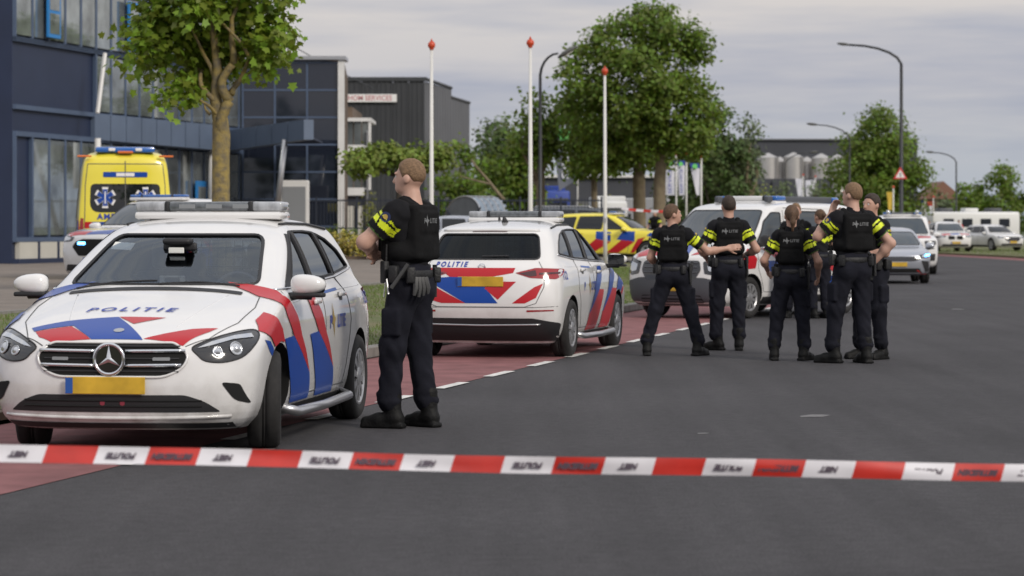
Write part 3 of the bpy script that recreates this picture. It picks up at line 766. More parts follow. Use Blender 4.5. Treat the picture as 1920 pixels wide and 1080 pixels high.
class Veh:
    def __init__(s, S):
        s.S = S; s.L = S['L']; s.vf = body_vf(S)
        s.bvh = BVHTree.FromPolygons(s.vf[0], s.vf[1])
    def ray(s, p, side, off=0.0):
        h = s.L / 2
        if side == 'L': o, d = (h - p[0], 3, p[1]), (0, -1, 0)
        elif side == 'R': o, d = (h - p[0], -3, p[1]), (0, 1, 0)
        elif side == 'T': o, d = (h - p[0], p[1], 6), (0, 0, -1)
        elif side == 'F': o, d = (h + 2, p[0], p[1]), (-1, 0, 0)
        else: o, d = (-h - 2, p[0], p[1]), (1, 0, 0)
        c, n, i, t = s.bvh.ray_cast(Vector(o), Vector(d))
        if c is None: return None
        if n.dot(Vector(d)) > 0: n = -n
        return c + n * off
    def patch(s, poly, side, off=0.005, cell=0.03):
        xs = [p[0] for p in poly]; ys = [p[1] for p in poly]
        V, F, idx = [], [], {}
        out = {'L': (0, 1, 0), 'R': (0, -1, 0), 'T': (0, 0, 1), 'F': (1, 0, 0), 'B': (-1, 0, 0)}[side]
        def clip(P, ax, lim, keep_ge):
            Q = []
            for i in range(len(P)):
                a, b = P[i - 1], P[i]
                ia = a[ax] >= lim if keep_ge else a[ax] <= lim
                ib = b[ax] >= lim if keep_ge else b[ax] <= lim
                if ia != ib:
                    t = (lim - a[ax]) / (b[ax] - a[ax]); Q.append((a[0] + (b[0] - a[0]) * t, a[1] + (b[1] - a[1]) * t))
                if ib: Q.append(b)
            return Q
        nx = int((max(xs) - min(xs)) / cell) + 1; ny = int((max(ys) - min(ys)) / cell) + 1
        for i in range(nx):
            x0 = min(xs) + i * cell; col = clip(clip(poly, 0, x0, True), 0, x0 + cell, False)
            if len(col) < 3: continue
            for j in range(ny):
                y0 = min(ys) + j * cell; P = clip(clip(col, 1, y0, True), 1, y0 + cell, False)
                if len(P) < 3: continue
                f = []
                for p in P:
                    k = (round(p[0], 5), round(p[1], 5))
                    if k not in idx:
                        q = s.ray(p, side, off)
                        idx[k] = None if q is None else len(V)
                        if q is not None: V.append(tuple(q))
                    if idx[k] is None: f = None; break
                    if idx[k] not in f: f.append(idx[k])
                if f and len(f) >= 3:
                    a, b, c = [Vector(V[q]) for q in f[:3]]
                    F.append(tuple(f)[::-1] if (b - a).cross(c - a).dot(Vector(out)) < 0 else tuple(f))
        return V, F
    def line(s, pts, side, r=0.006, off=0.0, n=5, sub=0.05, closed=False):
        P = [np.array(p, float) for p in pts]
        if closed: P.append(P[0])
        q = []
        for a, b in zip(P[:-1], P[1:]):
            k = max(1, int(np.linalg.norm(b - a) / sub)); q += [a + (b - a) * i / k for i in range(k)]
        q.append(P[-1])
        w = [s.ray(p, side, off) for p in q]; w = [p for p in w if p is not None]
        return tube(w, r, n) if len(w) > 1 else ([], [])
    def text(s, st, side, c, size, shear=0.0, spacing=1.0, off=0.005, bold=0.0, sx=1.0, ysc=1.0):
        V, F = text_vf(st, size, shear, spacing, bold); out = []
        for x, y, _ in V:
            x *= sx; y *= ysc
            p = {'L': (c[0] + x, c[1] + y), 'R': (c[0] - x, c[1] + y), 'T': (c[0] + y, c[1] + x), 'F': (c[0] + x, c[1] + y), 'B': (c[0] - x, c[1] + y)}[side]
            q = s.ray(p, side, off); out.append(tuple(q) if q is not None else (0, 0, 0.5))
        return out, F
    def add(s, root, name, poly, side, m, off=0.005, cell=0.03, both=False, label=None):
        r = []
        for sd in ((side, {'L': 'R', 'R': 'L'}.get(side, side)) if both else (side,)):
            pp = poly
            o = mesh(name, s.patch(pp, sd, off, cell), m, root, smooth=True); r.append(o)
            if label: o['label'] = label
        return r[0]
def mir(poly): return [(-a, b) for a, b in poly]

WHEELS = {}
def wheel_meshes(r, w, key, style='cap', dark=False):
    k = (r, w, style, dark)
    if k in WHEELS: return WHEELS[k]
    rr = r * 0.655
    prof = [(rr, -w * .42), (rr + .012, -w * .47), (r * .80, -w * .52), (r * .93, -w * .48), (r * .985, -w * .38), (r, -w * .2), (r, -w * .07), (r - .008, -w * .06), (r - .008, -w * .03), (r, -w * .02),
            (r, w * .02), (r - .008, w * .03), (r - .008, w * .06), (r, w * .07), (r, w * .2), (r * .985, w * .38), (r * .93, w * .48), (r * .80, w * .52), (rr + .012, w * .47), (rr, w * .42)]
    t = mesh('wheel', lathe(prof, 40, 'y'), 'rubber', smooth=True)
    parts = [lathe([(rr + .004, w * .46), (rr - .012, w * .47), (rr - .03, w * .40), (rr - .035, -w * .3)], 40, 'y')]
    ns = 10 if style == 'cap' else 5
    for i in range(ns):
        a = 2 * PI * i / ns; hw = (.030 if style == 'cap' else .050) * r / .33
        for wid, r0, r1 in ((hw, .05, rr - .01),):
            ca, sa = math.cos(a), math.sin(a)
            V = []
            for rad, hwid, yy in ((r0, wid * .8, w * .44), (r1 * .6, wid * .75, w * .46), (r1, wid * 1.15, w * .43)):
                for sg in (-1, 1):
                    V.append((ca * rad - sa * hwid * sg, yy, sa * rad + ca * hwid * sg))
                    V.append((ca * rad - sa * hwid * sg, yy - .03, sa * rad + ca * hwid * sg))
            F = [(0, 2, 6, 4), (4, 6, 10, 8), (0, 4, 5, 1), (4, 8, 9, 5), (2, 3, 7, 6), (6, 7, 11, 10)]
            parts.append((V, F))
    parts.append(lathe([(0.0005, w * .50), (.035, w * .50), (.07, w * .46), (.075, w * .40)], 24, 'y'))
    rim = mesh('rim', join(*parts), 'rim_silver' if not dark else 'rim_dark', angle=35)
    back = mesh('brake_disc', disc(rr - .02, 28, 'y', w * .18), 'rim_dark')
    WHEELS[k] = (t.data, rim.data, back.data)
    for o in (t, rim, back): bpy.data.objects.remove(o)
    return WHEELS[k]
def add_wheels(root, S, steer=0.0):
    r, w = S['wr'], S.get('ww', .215)
    td, rd, bd = wheel_meshes(r, w, None, S.get('wstyle', 'cap'), S.get('wdark', False))
    for d in S['axles']:
        for sg in (1, -1):
            o = link('wheel', td, root, (S['L'] / 2 - d, sg * (S['track']), r))
            o.rotation_euler = (0, random.random() * 6, (0 if sg > 0 else PI) + (steer if d == S['axles'][0] else 0))
            o.rotation_mode = 'ZYX' if False else 'XYZ'
            link('rim', rd, o); link('brake_disc', bd, o)
def arches(S, rad=None, mt='arch_liner'):
    out = []
    for d in S['axles']:
        for sg in (1, -1):
            V, F = [], []
            n = 36; Ra = rad or S['wr'] + .04
            for y in (sg * (S['track'] - .20), sg * 1.6):
                for j in range(n):
                    a = 2 * PI * j / n; V.append((S['L'] / 2 - d + Ra * math.cos(a), y, S['wr'] + .01 + Ra * math.sin(a)))
            F = [tuple(range(n))[::-1], tuple(range(n, 2 * n))] + [(j, (j + 1) % n, n + (j + 1) % n, n + j) for j in range(n)]
            out.append(((V, F), mt))
    return out
def mirror(root, d, y, z, L, m='white_paint', s=1.0):
    for sg in (1, -1):
        x = L / 2 - d
        sh = sphere((0, 0, 0), (.075 * s, .122 * s, .068 * s), 18, 12)
        # squared-off shell
        V = [(math.copysign(abs(a / (.075 * s)) ** .75 * .075 * s, a), math.copysign(abs(b / (.122 * s)) ** .8 * .122 * s, b), math.copysign(abs(c / (.068 * s)) ** .75 * .068 * s, c) * (1 - .25 * b * sg / .122)) for a, b, c in sh[0]]
        o = mesh('mirror', ([(x + a, sg * (y + .10 * s) + b, z + c + .03) for a, b, c in V], sh[1]), m, root, smooth=True)
        mesh('mirror_base', join(tube([(x - .02, sg * (y - .07), z - .06), (x, sg * (y + .02), z - .045), (x, sg * (y + .12), z - .04)], [.03, .028, .035], 8),
             xf(rbox(-.06, .06, -.11, .11, -.012, .02, .01), Matrix.Translation((x, sg * (y + .10), z - .045)))), 'black_plastic', o, smooth=True)
        mesh('mirror_glass', prism(rpoly([(-.10, -.06), (.10, -.06), (.10, .06), (-.10, .06)], .03), x - .0745 * s, x - .0765 * s, 'x') if False else
             ([(x - .077 * s, sg * (y + .10) + a, z + .03 + b) for a, b in rpoly([(-.10, -.06), (.10, -.06), (.10, .06), (-.10, .06)], .03)], [tuple(range(20))]), 'dark_glass', o)
def lightbar(root, x, z, hw, base='white_paint', lens='bar_lens', mid='bar_lens_dark', depth=.26, h=.085, zb=.07):
    b = mesh('light_bar', join(rbox(x - depth / 2 - .03, x + depth / 2 + .03, -hw + .0, hw - .0, z - .03, z + zb, .025, 2)), base, root, angle=40)
    for y0, y1, m in ((-hw, -hw * .58, lens), (hw * .58, hw, lens), (-hw * .55, hw * .55, mid)):
        mesh('lens', rbox(x - depth / 2, x + depth / 2, y0, y1, z + zb + .002, z + zb + h, .022, 3), m, b, angle=40)
    for y in (-hw * .565, hw * .565):
        mesh('divider', rbox(x - depth / 2 - .006, x + depth / 2 + .006, y - .018, y + .018, z + zb + .001, z + zb + h + .004, .012, 2), 'black_plastic', b, angle=40)
    if lens == 'bar_lens':
        for y in (-.22, -.02, .18):
            mesh('reflector', rbox(x + depth / 2 - .006, x + depth / 2 + .003, y, y + .12, z + zb + .022, z + zb + .052, .002, 1), 'interior_grey', b)
    return b
def plate(root, x, y, z, sgn=1, w=.52, band=True, tilt=0.0):
    h = .11
    o = mesh('licence_plate', rbox(x - .006, x + .006, y - w / 2, y + w / 2, z - h / 2, z + h / 2, .004, 1), 'plate_yellow', root)
    if band:
        yy = y - sgn * (w / 2 - .025)
        mesh('country_band', box(x + sgn * .0065, x + sgn * .0085, yy - .024, yy + .024, z - h / 2 + .004, z + h / 2 - .004), 'plate_blue', o)
    return o

# ---------------- the two compact police cars
B = dict(L=4.42, wr=.325, axles=(.92, 3.65), track=.79,
    front=[(.16, .17), (.06, .215), (.015, .30), (0, .45), (.015, .58), (.04, .68), (.085, .735), (.18, .785), (.45, .88), (.75, .962), (1.0, 1.025), (1.14, 1.070),
           (1.45, 1.205), (1.80, 1.36), (2.03, 1.445), (2.25, 1.505), (2.7, 1.557)],
    rear=[(4.20, .17), (4.33, .30), (4.40, .48), (4.415, .62), (4.40, .80), (4.365, .95), (4.29, 1.06), (4.12, 1.24), (3.96, 1.40), (3.86, 1.46), (3.6, 1.50), (3.2, 1.54), (2.7, 1.557)],
    table=[(.17, .76, .36, 2.5, .25, 2.8), (.25, .835, .42, 2.5, .3, 2.8), (.35, .87, .45, 2.5, .32, 2.8), (.5, .888, .47, 2.5, .34, 2.8), (.65, .898, .49, 2.5, .35, 2.8), (.8, .895, .52, 2.5, .36, 2.7),
           (.92, .88, .56, 2.4, .36, 2.6), (.99, .858, .56, 2.4, .34, 2.6), (1.04, .825, .46, 2.4, .30, 2.6), (1.09, .792, .38, 2.3, .27, 2.6), (1.2, .752, .34, 2.3, .25, 2.6), (1.35, .688, .31, 2.3, .25, 2.6),
           (1.45, .625, .30, 2.3, .28, 2.6), (1.50, .555, .34, 2.2, .4, 2.4), (1.53, .46, .4, 2.1, .5, 2.2), (1.55, .29, .45, 2, .6, 2), (1.557, .08, .4, 2, .5, 2)],
    plan=[(0, .975), (.9, 1.0), (2.2, .998), (3.5, 1.0), (4.42, .955)])
def build_b_car():
    v = Veh(B); L = B['L']; h = L / 2
    root = empty('police_car')
    ws = rpoly([(-.66, 1.078), (.66, 1.078), (.53, 1.412), (-.53, 1.412)], [.05, .05, .07, .07])
    bw = rpoly([(-.63, 1.105), (.63, 1.105), (.555, 1.385), (-.555, 1.385)], [.06, .06, .06, .06])
    sw = [rpoly([(1.70, 1.068), (2.335, 1.085), (2.305, 1.436), (2.215, 1.405)], [.02, .02, .02, .06]),
          rpoly([(2.425, 1.09), (3.12, 1.115), (3.02, 1.427), (2.75, 1.437), (2.385, 1.436)], [.02, .02, .04, 0, .02]),
          rpoly([(3.20, 1.12), (3.80, 1.165), (3.60, 1.29), (3.35, 1.378), (3.10, 1.42)], [.02, .03, .03, 0, .02])]
    # cabin hollow
    prof = [(1.16, .45, .70), (1.16, .99, .55), (1.36, 1.10, .52), (1.75, 1.265, .55), (2.12, 1.405, .52), (2.5, 1.49, .45), (3.2, 1.478, .46), (3.78, 1.38, .50), (4.05, 1.13, .60), (4.2, .95, .62), (4.2, .45, .62)]
    n = len(prof)
    cav = ([(h - d, w, z) for d, z, w in prof] + [(h - d, -w, z) for d, z, w in prof],
           [tuple(range(n))] + [tuple(range(2 * n - 1, n - 1, -1))] + [(i, i + n, (i + 1) % n + n, (i + 1) % n) for i in range(n)])
    cut = arches(B) + [(cav, 'interior')]
    cut += [(prism(ws, h - 2.35, h - .85, 'x'), 'black_plastic'), (prism(bw, -h - .5, h - 3.4, 'x'), 'black_plastic')]
    for w in sw:
        p = [(h - d, z) for d, z in w]
        cut.append((prism(p, .3, 1.5, 'y'), 'black_plastic')); cut.append((prism(p, -1.5, -.3, 'y'), 'black_plastic'))
    me = bool_cut(v.vf, ['white_paint'], cut); me.name = 'body'
    body = link('body', me, root)
    # glass
    mesh('windscreen', v.patch(ws, 'F', -.006), 'car_glass', root, smooth=True)
    mesh('rear_window', v.patch(bw, 'B', -.006), 'rear_glass', root, smooth=True)
    mesh('window_seal', v.line(ws, 'F', .013, 0, closed=True), 'black_plastic', root)
    mesh('window_seal', v.line(bw, 'B', .012, 0, closed=True), 'black_plastic', root)
    for sd in 'LR':
        for w in sw:
            mesh('side_window', v.patch(w, sd, -.006), 'side_glass', root, smooth=True)
            mesh('window_seal', v.line(w, sd, .011, 0, closed=True), 'black_plastic', root)
        v.add(root, 'pillar_trim', [(2.335, 1.078), (2.425, 1.08), (2.388, 1.442), (2.297, 1.440)], sd, 'black_plastic', .004)
        v.add(root, 'pillar_trim', [(3.12, 1.105), (3.20, 1.108), (3.10, 1.428), (3.02, 1.436)], sd, 'black_plastic', .004)
        v.add(root, 'mirror_triangle', [(1.44, 1.048), (1.72, 1.060), (1.98, 1.245), (2.235, 1.415), (2.17, 1.418), (1.93, 1.285), (1.62, 1.125)], sd, 'black_plastic', .004)
        mesh('belt_trim', v.line([(1.30, 1.04), (2.3, 1.068), (3.2, 1.098), (3.86, 1.15)], sd, .010, .002), 'chrome', root, smooth=True)
        mesh('roof_rail', v.line([(2.35, 1.482), (2.5, 1.49), (3.1, 1.485), (3.6, 1.45)], sd, .012, .004), 'black_plastic', root, smooth=True)
        # doors
        mesh('door_seam', v.line([(1.34, 1.03), (1.27, .86), (1.30, .55), (1.40, .32)], sd, .0045, 0), 'seam', root)
        mesh('door_seam', v.line([(2.37, 1.07), (2.40, .85), (2.40, .30)], sd, .0045, 0), 'seam', root)
        mesh('door_seam', v.line([(3.16, 1.10), (3.26, .95), (3.30, .78), (3.22, .62), (3.17, .45), (3.10, .31)], sd, .0045, 0), 'seam', root)
        mesh('sill_seam', v.line([(1.34, .31), (3.16, .31)], sd, .006, 0), 'seam', root)
        v.add(root, 'sill', rpoly([(1.30, .19), (3.25, .19), (3.22, .255), (1.32, .255)], .02), sd, 'black_plastic', .004)
        for dd, zz in ((2.12, .935), (3.02, .965)):
            p = v.ray((dd, zz), sd, .022); sg = 1 if sd == 'L' else -1
            hd = mesh('door_handle', xf(rbox(-.10, .10, -.012, .012, -.017, .017, .010, 2), Matrix.Translation(p)), 'white_paint', root, smooth=True)
            v.add(hd, 'handle_recess', rpoly([(dd - .07, zz - .04), (dd + .05, zz - .04), (dd + .05, zz + .02), (dd - .07, zz + .02)], .03), sd, 'seam', .0015, .03)
        mesh('shoulder_crease', v.line([(1.35, .95), (2.2, .985), (3.2, 1.01), (3.9, 1.02)], sd, .005, -.002), 'white_paint', root, smooth=True)
        y = .915 if sd == 'L' else -.915
        mesh('side_step', tube([(h - 1.30, y * .86, .25), (h - 1.36, y, .215), (h - 2.2, y * 1.01, .205), (h - 3.12, y, .215), (h - 3.20, y * .86, .25)], .034, 10), 'steel', root, smooth=True)
        # stripes: left side red above blue, right side blue above red
        c1, c2 = ('livery_red', 'livery_blue') if sd == 'L' else ('livery_blue', 'livery_red')
        for o in (0.0, .80):
            rd = [(.98 + o, .985), (1.28 + o, 1.0), (1.47 + o, .86), (1.58 + o, .72), (1.72 + o, .60), (1.88 + o, .45), (1.33 + o, .73), (1.16 + o, .87)]
            if o == 0: rd = [(1.09, 1.0), (1.24, 1.09), (1.30, 1.03)] + rd[1:]
            else: rd = rd[1:] + [(1.06 + o, 1.0)]
            bl = [(1.05 + o, .72), (1.33 + o, .73), (1.88 + o, .45), (1.98 + o, .27), (1.40 + o, .27), (1.22 + o, .50)]
            v.add(root, 'stripe', rd, sd, c1, .007, .025); v.add(root, 'stripe', bl, sd, c2, .006, .025)
        v.add(root, 'stripe', [(.50, .79), (.62, .855), (.80, .90), (.98, .79), (1.04, .70), (.92, .71), (.76, .68), (.66, .745)], sd, c1, .008, .02)
        v.add(root, 'stripe', [(.52, .735), (.65, .72), (.74, .665), (.69, .62), (.62, .66)], sd, c2, .0035)
        # crest and lettering on the rear door
        v.add(root, 'crest', [(2.66, .92), (2.685, .82), (2.73, .80), (2.69, .765), (2.675, .66), (2.645, .76), (2.60, .77), (2.635, .81)], sd, 'gold', .005)
        mesh('lettering', v.text('P', sd, (2.56 if sd == 'L' else 2.98, .775), .13, .2, bold=.004), 'livery_text', root)
        mesh('lettering', v.text('LITIE', sd, (2.93 if sd == 'L' else 2.46, .775), .13, .2, 1.05, bold=.004), 'livery_text', root)
        mesh('lettering', v.text('112', sd, (3.98 if sd == 'L' else 3.95, .92), .13, 0, 1.05, bold=.004), 'livery_text', root)
        v.add(root, 'unit_stripe', [(2.50, .985), (2.98, 1.0), (2.98, 1.02), (2.50, 1.005)], sd, 'plate_blue', .003)
    # nose
    gr = rpoly([(-.40, .728), (.40, .728), (.50, .655), (.47, .575), (.36, .515), (-.36, .515), (-.47, .575), (-.50, .655)], [.03, .03, .06, .05, .06, .06, .05, .06])
    g = v.add(root, 'grille', gr, 'F', 'arch_liner', .005, .04)
    mesh('grille_frame', v.line(gr, 'F', .010, .004, closed=True), 'white_paint', g, smooth=True)
    for z, w in ((.672, .475), (.585, .455)):
        for s in (1, -1): mesh('grille_bar', v.line([(.10 * s, z), (w * s, z + .004)], 'F', .012, .016, 6), 'chrome', g, smooth=True)
    for z in (.705, .63, .55):
        mesh('grille_slat', v.line([(-.44, z), (.44, z)], 'F', .006, .008, 5), 'black_plastic', g)
    for yy in (-.33, .33):
        mesh('grille_lamp', v.patch(rpoly([(yy - .055, .617), (yy + .055, .617), (yy + .055, .637), (yy - .055, .637)], .006), 'F', .014), 'interior_grey', g)
    c = v.ray((0, .622), 'F', .03)
    star = mesh('emblem', join(xf(lathe([(.083, -.008), (.105, -.006), (.108, .004), (.098, .012), (.086, .008)], 36, 'x', True), Matrix.Translation(c)),
        *[xf(([(.022, 0, 0), (.006, 0, .088), (.006, .016, .008), (.006, -.016, .008)], [(0, 1, 2), (0, 3, 1)]), Matrix.Translation(c) @ Matrix.Rotation(a, 4, 'X')) for a in (0, 2 * PI / 3, 4 * PI / 3)]), 'chrome', g, smooth=True)
    mesh('emblem_disc', xf(disc(.086, 28, 'x', .002), Matrix.Translation(c)), 'lamp_black', g)
    for s in (1, -1):
        f = (lambda P: P) if s > 0 else mir
        hl = catmull([(.515, .700), (.60, .745), (.72, .785), (.82, .80), (.862, .765), (.852, .70), (.80, .635), (.70, .607), (.60, .617), (.55, .655)], 4, True)
        hl = [tuple(p) for p in hl]
        o = v.add(root, 'headlight', f(hl), 'F', 'lamp_black', .004, .04)
        v.add(o, 'daytime_lamp', f([(.545, .695), (.62, .733), (.74, .768), (.82, .778), (.84, .755), (.74, .745), (.62, .708)]), 'F', 'lamp_clear', .008, .04)
        for yy, zz, rr_ in ((.665, .672, .034), (.765, .690, .046)):
            p = v.ray((s * yy, zz), 'F', .007)
            q = v.ray((s * yy, zz), 'F', .05); nn = (q - p).normalized()
            M = Matrix.Translation(p) @ nn.to_track_quat('X', 'Z').to_matrix().to_4x4()
            mesh('projector', xf(lathe([(rr_, 0), (rr_ * .92, .006), (rr_ * .8, .002), (rr_ * .75, -.002), (rr_ * .6, .008), (.001, .014)], 22, 'x'), M), 'lamp_clear', o, smooth=True)
        mesh('headlight_edge', v.line(f(hl), 'F', .006, .003, closed=True), 'black_plastic', o, smooth=True)
        v.add(root, 'side_vent', f(rpoly([(.69, .482), (.795, .468), (.845, .335), (.765, .365)], [.03, .02, .02, .03])), 'F', 'arch_liner', .004, .04)
    lg = v.add(root, 'lower_grille', rpoly([(-.48, .402), (.48, .402), (.60, .36), (.69, .292), (-.69, .292), (-.60, .36)], [.03, .03, .05, .02, .02, .05]), 'F', 'black_plastic', .004)
    for z in (.33, .365):
        mesh('intake_slat', v.line([(-.58, z), (.58, z)], 'F', .006, .006), 'arch_liner', lg)
    for yy in (-.045, .085):
        mesh('sensor', v.patch(rpoly([(yy - .016, .335), (yy + .016, .335), (yy + .016, .367), (yy - .016, .367)], .014), 'F', .008), 'pink_lens', lg)
    mesh('bumper_lip', v.line([(-.74, .262), (-.4, .255), (0, .252), (.4, .255), (.74, .262)], 'F', .014, .0), 'white_paint', root, smooth=True)
    v.add(root, 'splitter', [(-.74, .185), (.74, .185), (.74, .222), (-.74, .222)], 'F', 'black_plastic', .004)
    p = v.ray((0, .462), 'F', .022); plate(root, p.x, -.02, .462)
    # bonnet
    mesh('bonnet_seam', v.line([(.10, -.47), (.20, -.60), (.5, -.715), (.85, -.745), (1.08, -.72)], 'T', .0045, 0), 'seam', root)
    mesh('bonnet_seam', v.line([(.10, .47), (.20, .60), (.5, .715), (.85, .745), (1.08, .72)], 'T', .0045, 0), 'seam', root)
    mesh('bonnet_seam', v.line([(.085, -.46), (.075, 0), (.085, .46)], 'T', .004, 0), 'seam', root)
    for s in (1, -1):
        mesh('bonnet_crease', v.line([(.30, .36 * s), (.6, .43 * s), (1.02, .52 * s)], 'T', .007, -.004), 'white_paint', root, smooth=True)
    v.add(root, 'cowl', rpoly([(1.055, -.60), (1.055, .60), (1.115, .60), (1.115, -.60)], .02), 'T', 'black_plastic', .005)
    for y0, y1 in ((-.05, .60), (-.62, -.02)):
        mesh('wiper', v.line([(1.15, y0 + .05), (1.19, (y0 + y1) / 2), (1.20, y1 * .92)], 'T', .007, .010), 'black_plastic', root)
    T = [('livery_red', [(.115, .19), (.21, .34), (.29, .465), (.355, .62), (.28, .58), (.10, .455)]),
         ('livery_blue', [(.34, -.62), (.40, -.40), (.45, -.07), (.30, .05), (.105, .19), (.105, -.15), (.20, -.24), (.31, -.33), (.29, -.48), (.27, -.58)]),
         ('livery_red', [(.30, -.34), (.20, -.245), (.105, -.155), (.10, -.40), (.18, -.52), (.262, -.57)]),
         ('livery_red', [(.452, -.065), (.448, .25), (.33, .065)])]
    for m, P in T: v.add(root, 'stripe', P, 'T', m, .0035)
    mesh('lettering', v.text('POLITIE', 'T', (.60, -.035), .125, .25, 1.45, bold=.003, ysc=.9), 'livery_text', root)
    q = v.ray((.22, .0), 'T', .006)
    mesh('bonnet_badge', v.patch([(.22 + .03 * math.cos(a), .035 * math.sin(a)) for a in np.linspace(0, 2 * PI, 20)[:-1]], 'T', .006, .03), 'steel', root)
    # roof
    lightbar(root, h - 2.62, 1.552, .55, depth=.24, h=.072, zb=.028)
    mesh('aerial', tube([(h - 3.05, .1, 1.535), (h - 3.07, .1, 1.60)], [.02, .006], 8), 'black_plastic', root, smooth=True)
    mesh('shark_fin', tube([(h - 3.4, -.05, 1.50), (h - 3.46, -.05, 1.585)], [.05, .012], 8), 'black_plastic', root, smooth=True)
    mesh('spoiler', v.line([(-.55, 1.425), (0, 1.432), (.55, 1.425)], 'B', .022, .0), 'white_paint', root, smooth=True)
    mesh('brake_strip', v.patch([(-.2, 1.408), (.2, 1.408), (.2, 1.418), (-.2, 1.418)], 'B', .004), 'tail_dark', root)
    # tail
    for s in (1, -1):
        f = (lambda P: P) if s > 0 else mir
        tl = v.add(root, 'tail_light', f(rpoly([(.38, .955), (.60, 1.01), (.845, 1.0), (.86, .93), (.82, .885), (.55, .90)], .02)), 'B', 'tail_red', .005, .04)
        v.add(tl, 'tail_inner', f(rpoly([(.42, .950), (.60, .985), (.62, .925), (.55, .915)], .01)), 'B', 'tail_dark', .008, .04)
        v.add(tl, 'tail_band', f(rpoly([(.64, .955), (.84, .965), (.84, .945), (.64, .935)], .006)), 'B', 'tail_dark', .008, .04)
        v.add(root, 'reflector', f([(.52, .525), (.80, .535), (.80, .548), (.52, .545)]), 'B', 'tail_red', .005, .04)
    v.add(root, 'rear_valance', rpoly([(-.80, .20), (.80, .20), (.855, .40), (.58, .455), (-.58, .455), (-.855, .40)], .03), 'B', 'black_plastic', .006)
    mesh('valance_trim', v.line([(-.66, .385), (0, .375), (.66, .385)], 'B', .012, .004), 'steel', root, smooth=True)
    mesh('tailgate_seam', v.line([(-.62, 1.08), (-.70, .96), (-.70, .80), (-.62, .62), (-.5, .58), (.5, .58), (.62, .62), (.70, .80), (.70, .96), (.62, 1.08)], 'B', .0045, 0), 'seam', root)
    mesh('bumper_seam', v.line([(-.84, .585), (-.62, .575), (.62, .575), (.84, .585)], 'B', .004, 0), 'seam', root)
    Bk = [('livery_red', [(.55, 1.01), (-.38, 1.01), (-.36, .955), (-.05, .90), (.36, .91), (.42, .95)]),
          ('livery_blue', [(.66, .885), (.50, .90), (.36, .91), (.0, .90), (-.05, .80), (-.20, .62), (.17, .62), (.40, .75)]),
          ('livery_red', [(.69, .86), (.66, .865), (.17, .62), (.45, .62), (.60, .66), (.67, .74)]),
          ('livery_red', [(-.06, .86), (-.40, .86), (-.20, .66), (-.05, .78)]),
          ('livery_red', [(-.69, .84), (-.60, .80), (-.36, .62), (-.50, .62), (-.62, .68)])]
    for m, P in Bk: v.add(root, 'stripe', P, 'B', m, .0035)
    mesh('lettering', v.text('POLITIE', 'B', (.36, 1.045), .075, .2, 1.5, bold=.003), 'livery_text', root)
    p = v.ray((0, .86), 'B', .016); plate(root, p.x, 0, .86, -1)
    mesh('rear_emblem', xf(lathe([(.03, 0), (.042, -.004), (.042, -.01), (.03, -.012)], 20, 'x', True), Matrix.Translation(v.ray((0, 1.02), 'B', .0))), 'chrome', root)
    mesh('rear_wiper', v.line([(.02, 1.13), (-.28, 1.135)], 'B', .01, .012), 'black_plastic', root)
    # cabin
    mesh('dashboard', join(rbox(h - 1.75, h - 1.18, -.70, .70, .78, 1.015, .06, 3), rbox(h - 1.80, h - 1.5, -.16, .16, .6, .96, .04, 2)), 'seat_fabric', root, angle=40)
    mesh('steering_wheel', xf(join(lathe([(.165 + .015 * math.cos(a), .015 * math.sin(a)) for a in np.linspace(0, 2 * PI, 9)[:-1]], 28, 'x', True), rbox(-.02, .02, -.16, .16, -.025, .025, .01), rbox(-.03, .02, -.06, .06, -.06, .05, .02)),
        Matrix.Translation((h - 1.88, .36, .99)) @ Matrix.Rotation(R(-22), 4, 'Y')), 'grey_plastic', root, smooth=True)
    for y in (.36, -.36):
        st = mesh('seat', join(rbox(h - 2.55, h - 2.0, y - .25, y + .25, .45, .62, .05, 2), xf(rbox(-.06, .06, -.24, .24, 0, .62, .05, 3), Matrix.Translation((h - 2.55, y, .55)) @ Matrix.Rotation(R(-16), 4, 'Y'))), 'seat_fabric', root, angle=50)
        mesh('headrest', rbox(h - 2.80, h - 2.70, y - .13, y + .13, 1.16, 1.35, .04, 3), 'interior_grey' if y < 0 else 'seat_fabric', st, smooth=True)
    mesh('rear_bench', join(rbox(h - 3.4, h - 3.3, -.60, .60, .5, 1.10, .05, 2)), 'seat_fabric', root, angle=50)
    for y in (-.38, .38): mesh('rear_headrest', rbox(h - 3.46, h - 3.38, y - .12, y + .12, 1.12, 1.27, .03, 2), 'seat_fabric', root, smooth=True)
    bars = [tube([(h - 3.55, y, .9), (h - 3.55, y * .9, 1.38)], .005, 5) for y in np.linspace(-.5, .5, 15)] + [tube([(h - 3.55, -.5, z), (h - 3.55, .5, z)], .005, 5) for z in np.linspace(.95, 1.38, 7)]
    mesh('cargo_grid', join(*bars), 'interior_grey', root)
    mesh('rear_view_mirror', join(rbox(h - 1.74, h - 1.70, -.12, .12, 1.30, 1.36, .015, 2), rbox(h - 1.72, h - 1.60, -.10, .10, 1.345, 1.39, .02, 2)), 'black_plastic', root, smooth=True)
    mesh('sensor_card', rbox(h - 1.62, h - 1.61, -.055, .055, 1.285, 1.325, .004, 1), 'paper', root)
    q = v.ray((-.45, 1.35), 'F', -.018)
    mesh('permit', xf(box(-.001, .001, -.075, .075, -.05, .05), Matrix.Translation(q) @ Matrix.Rotation(R(-60), 4, 'Y') @ Matrix.Rotation(R(-6), 4, 'X')), 'paper', root)
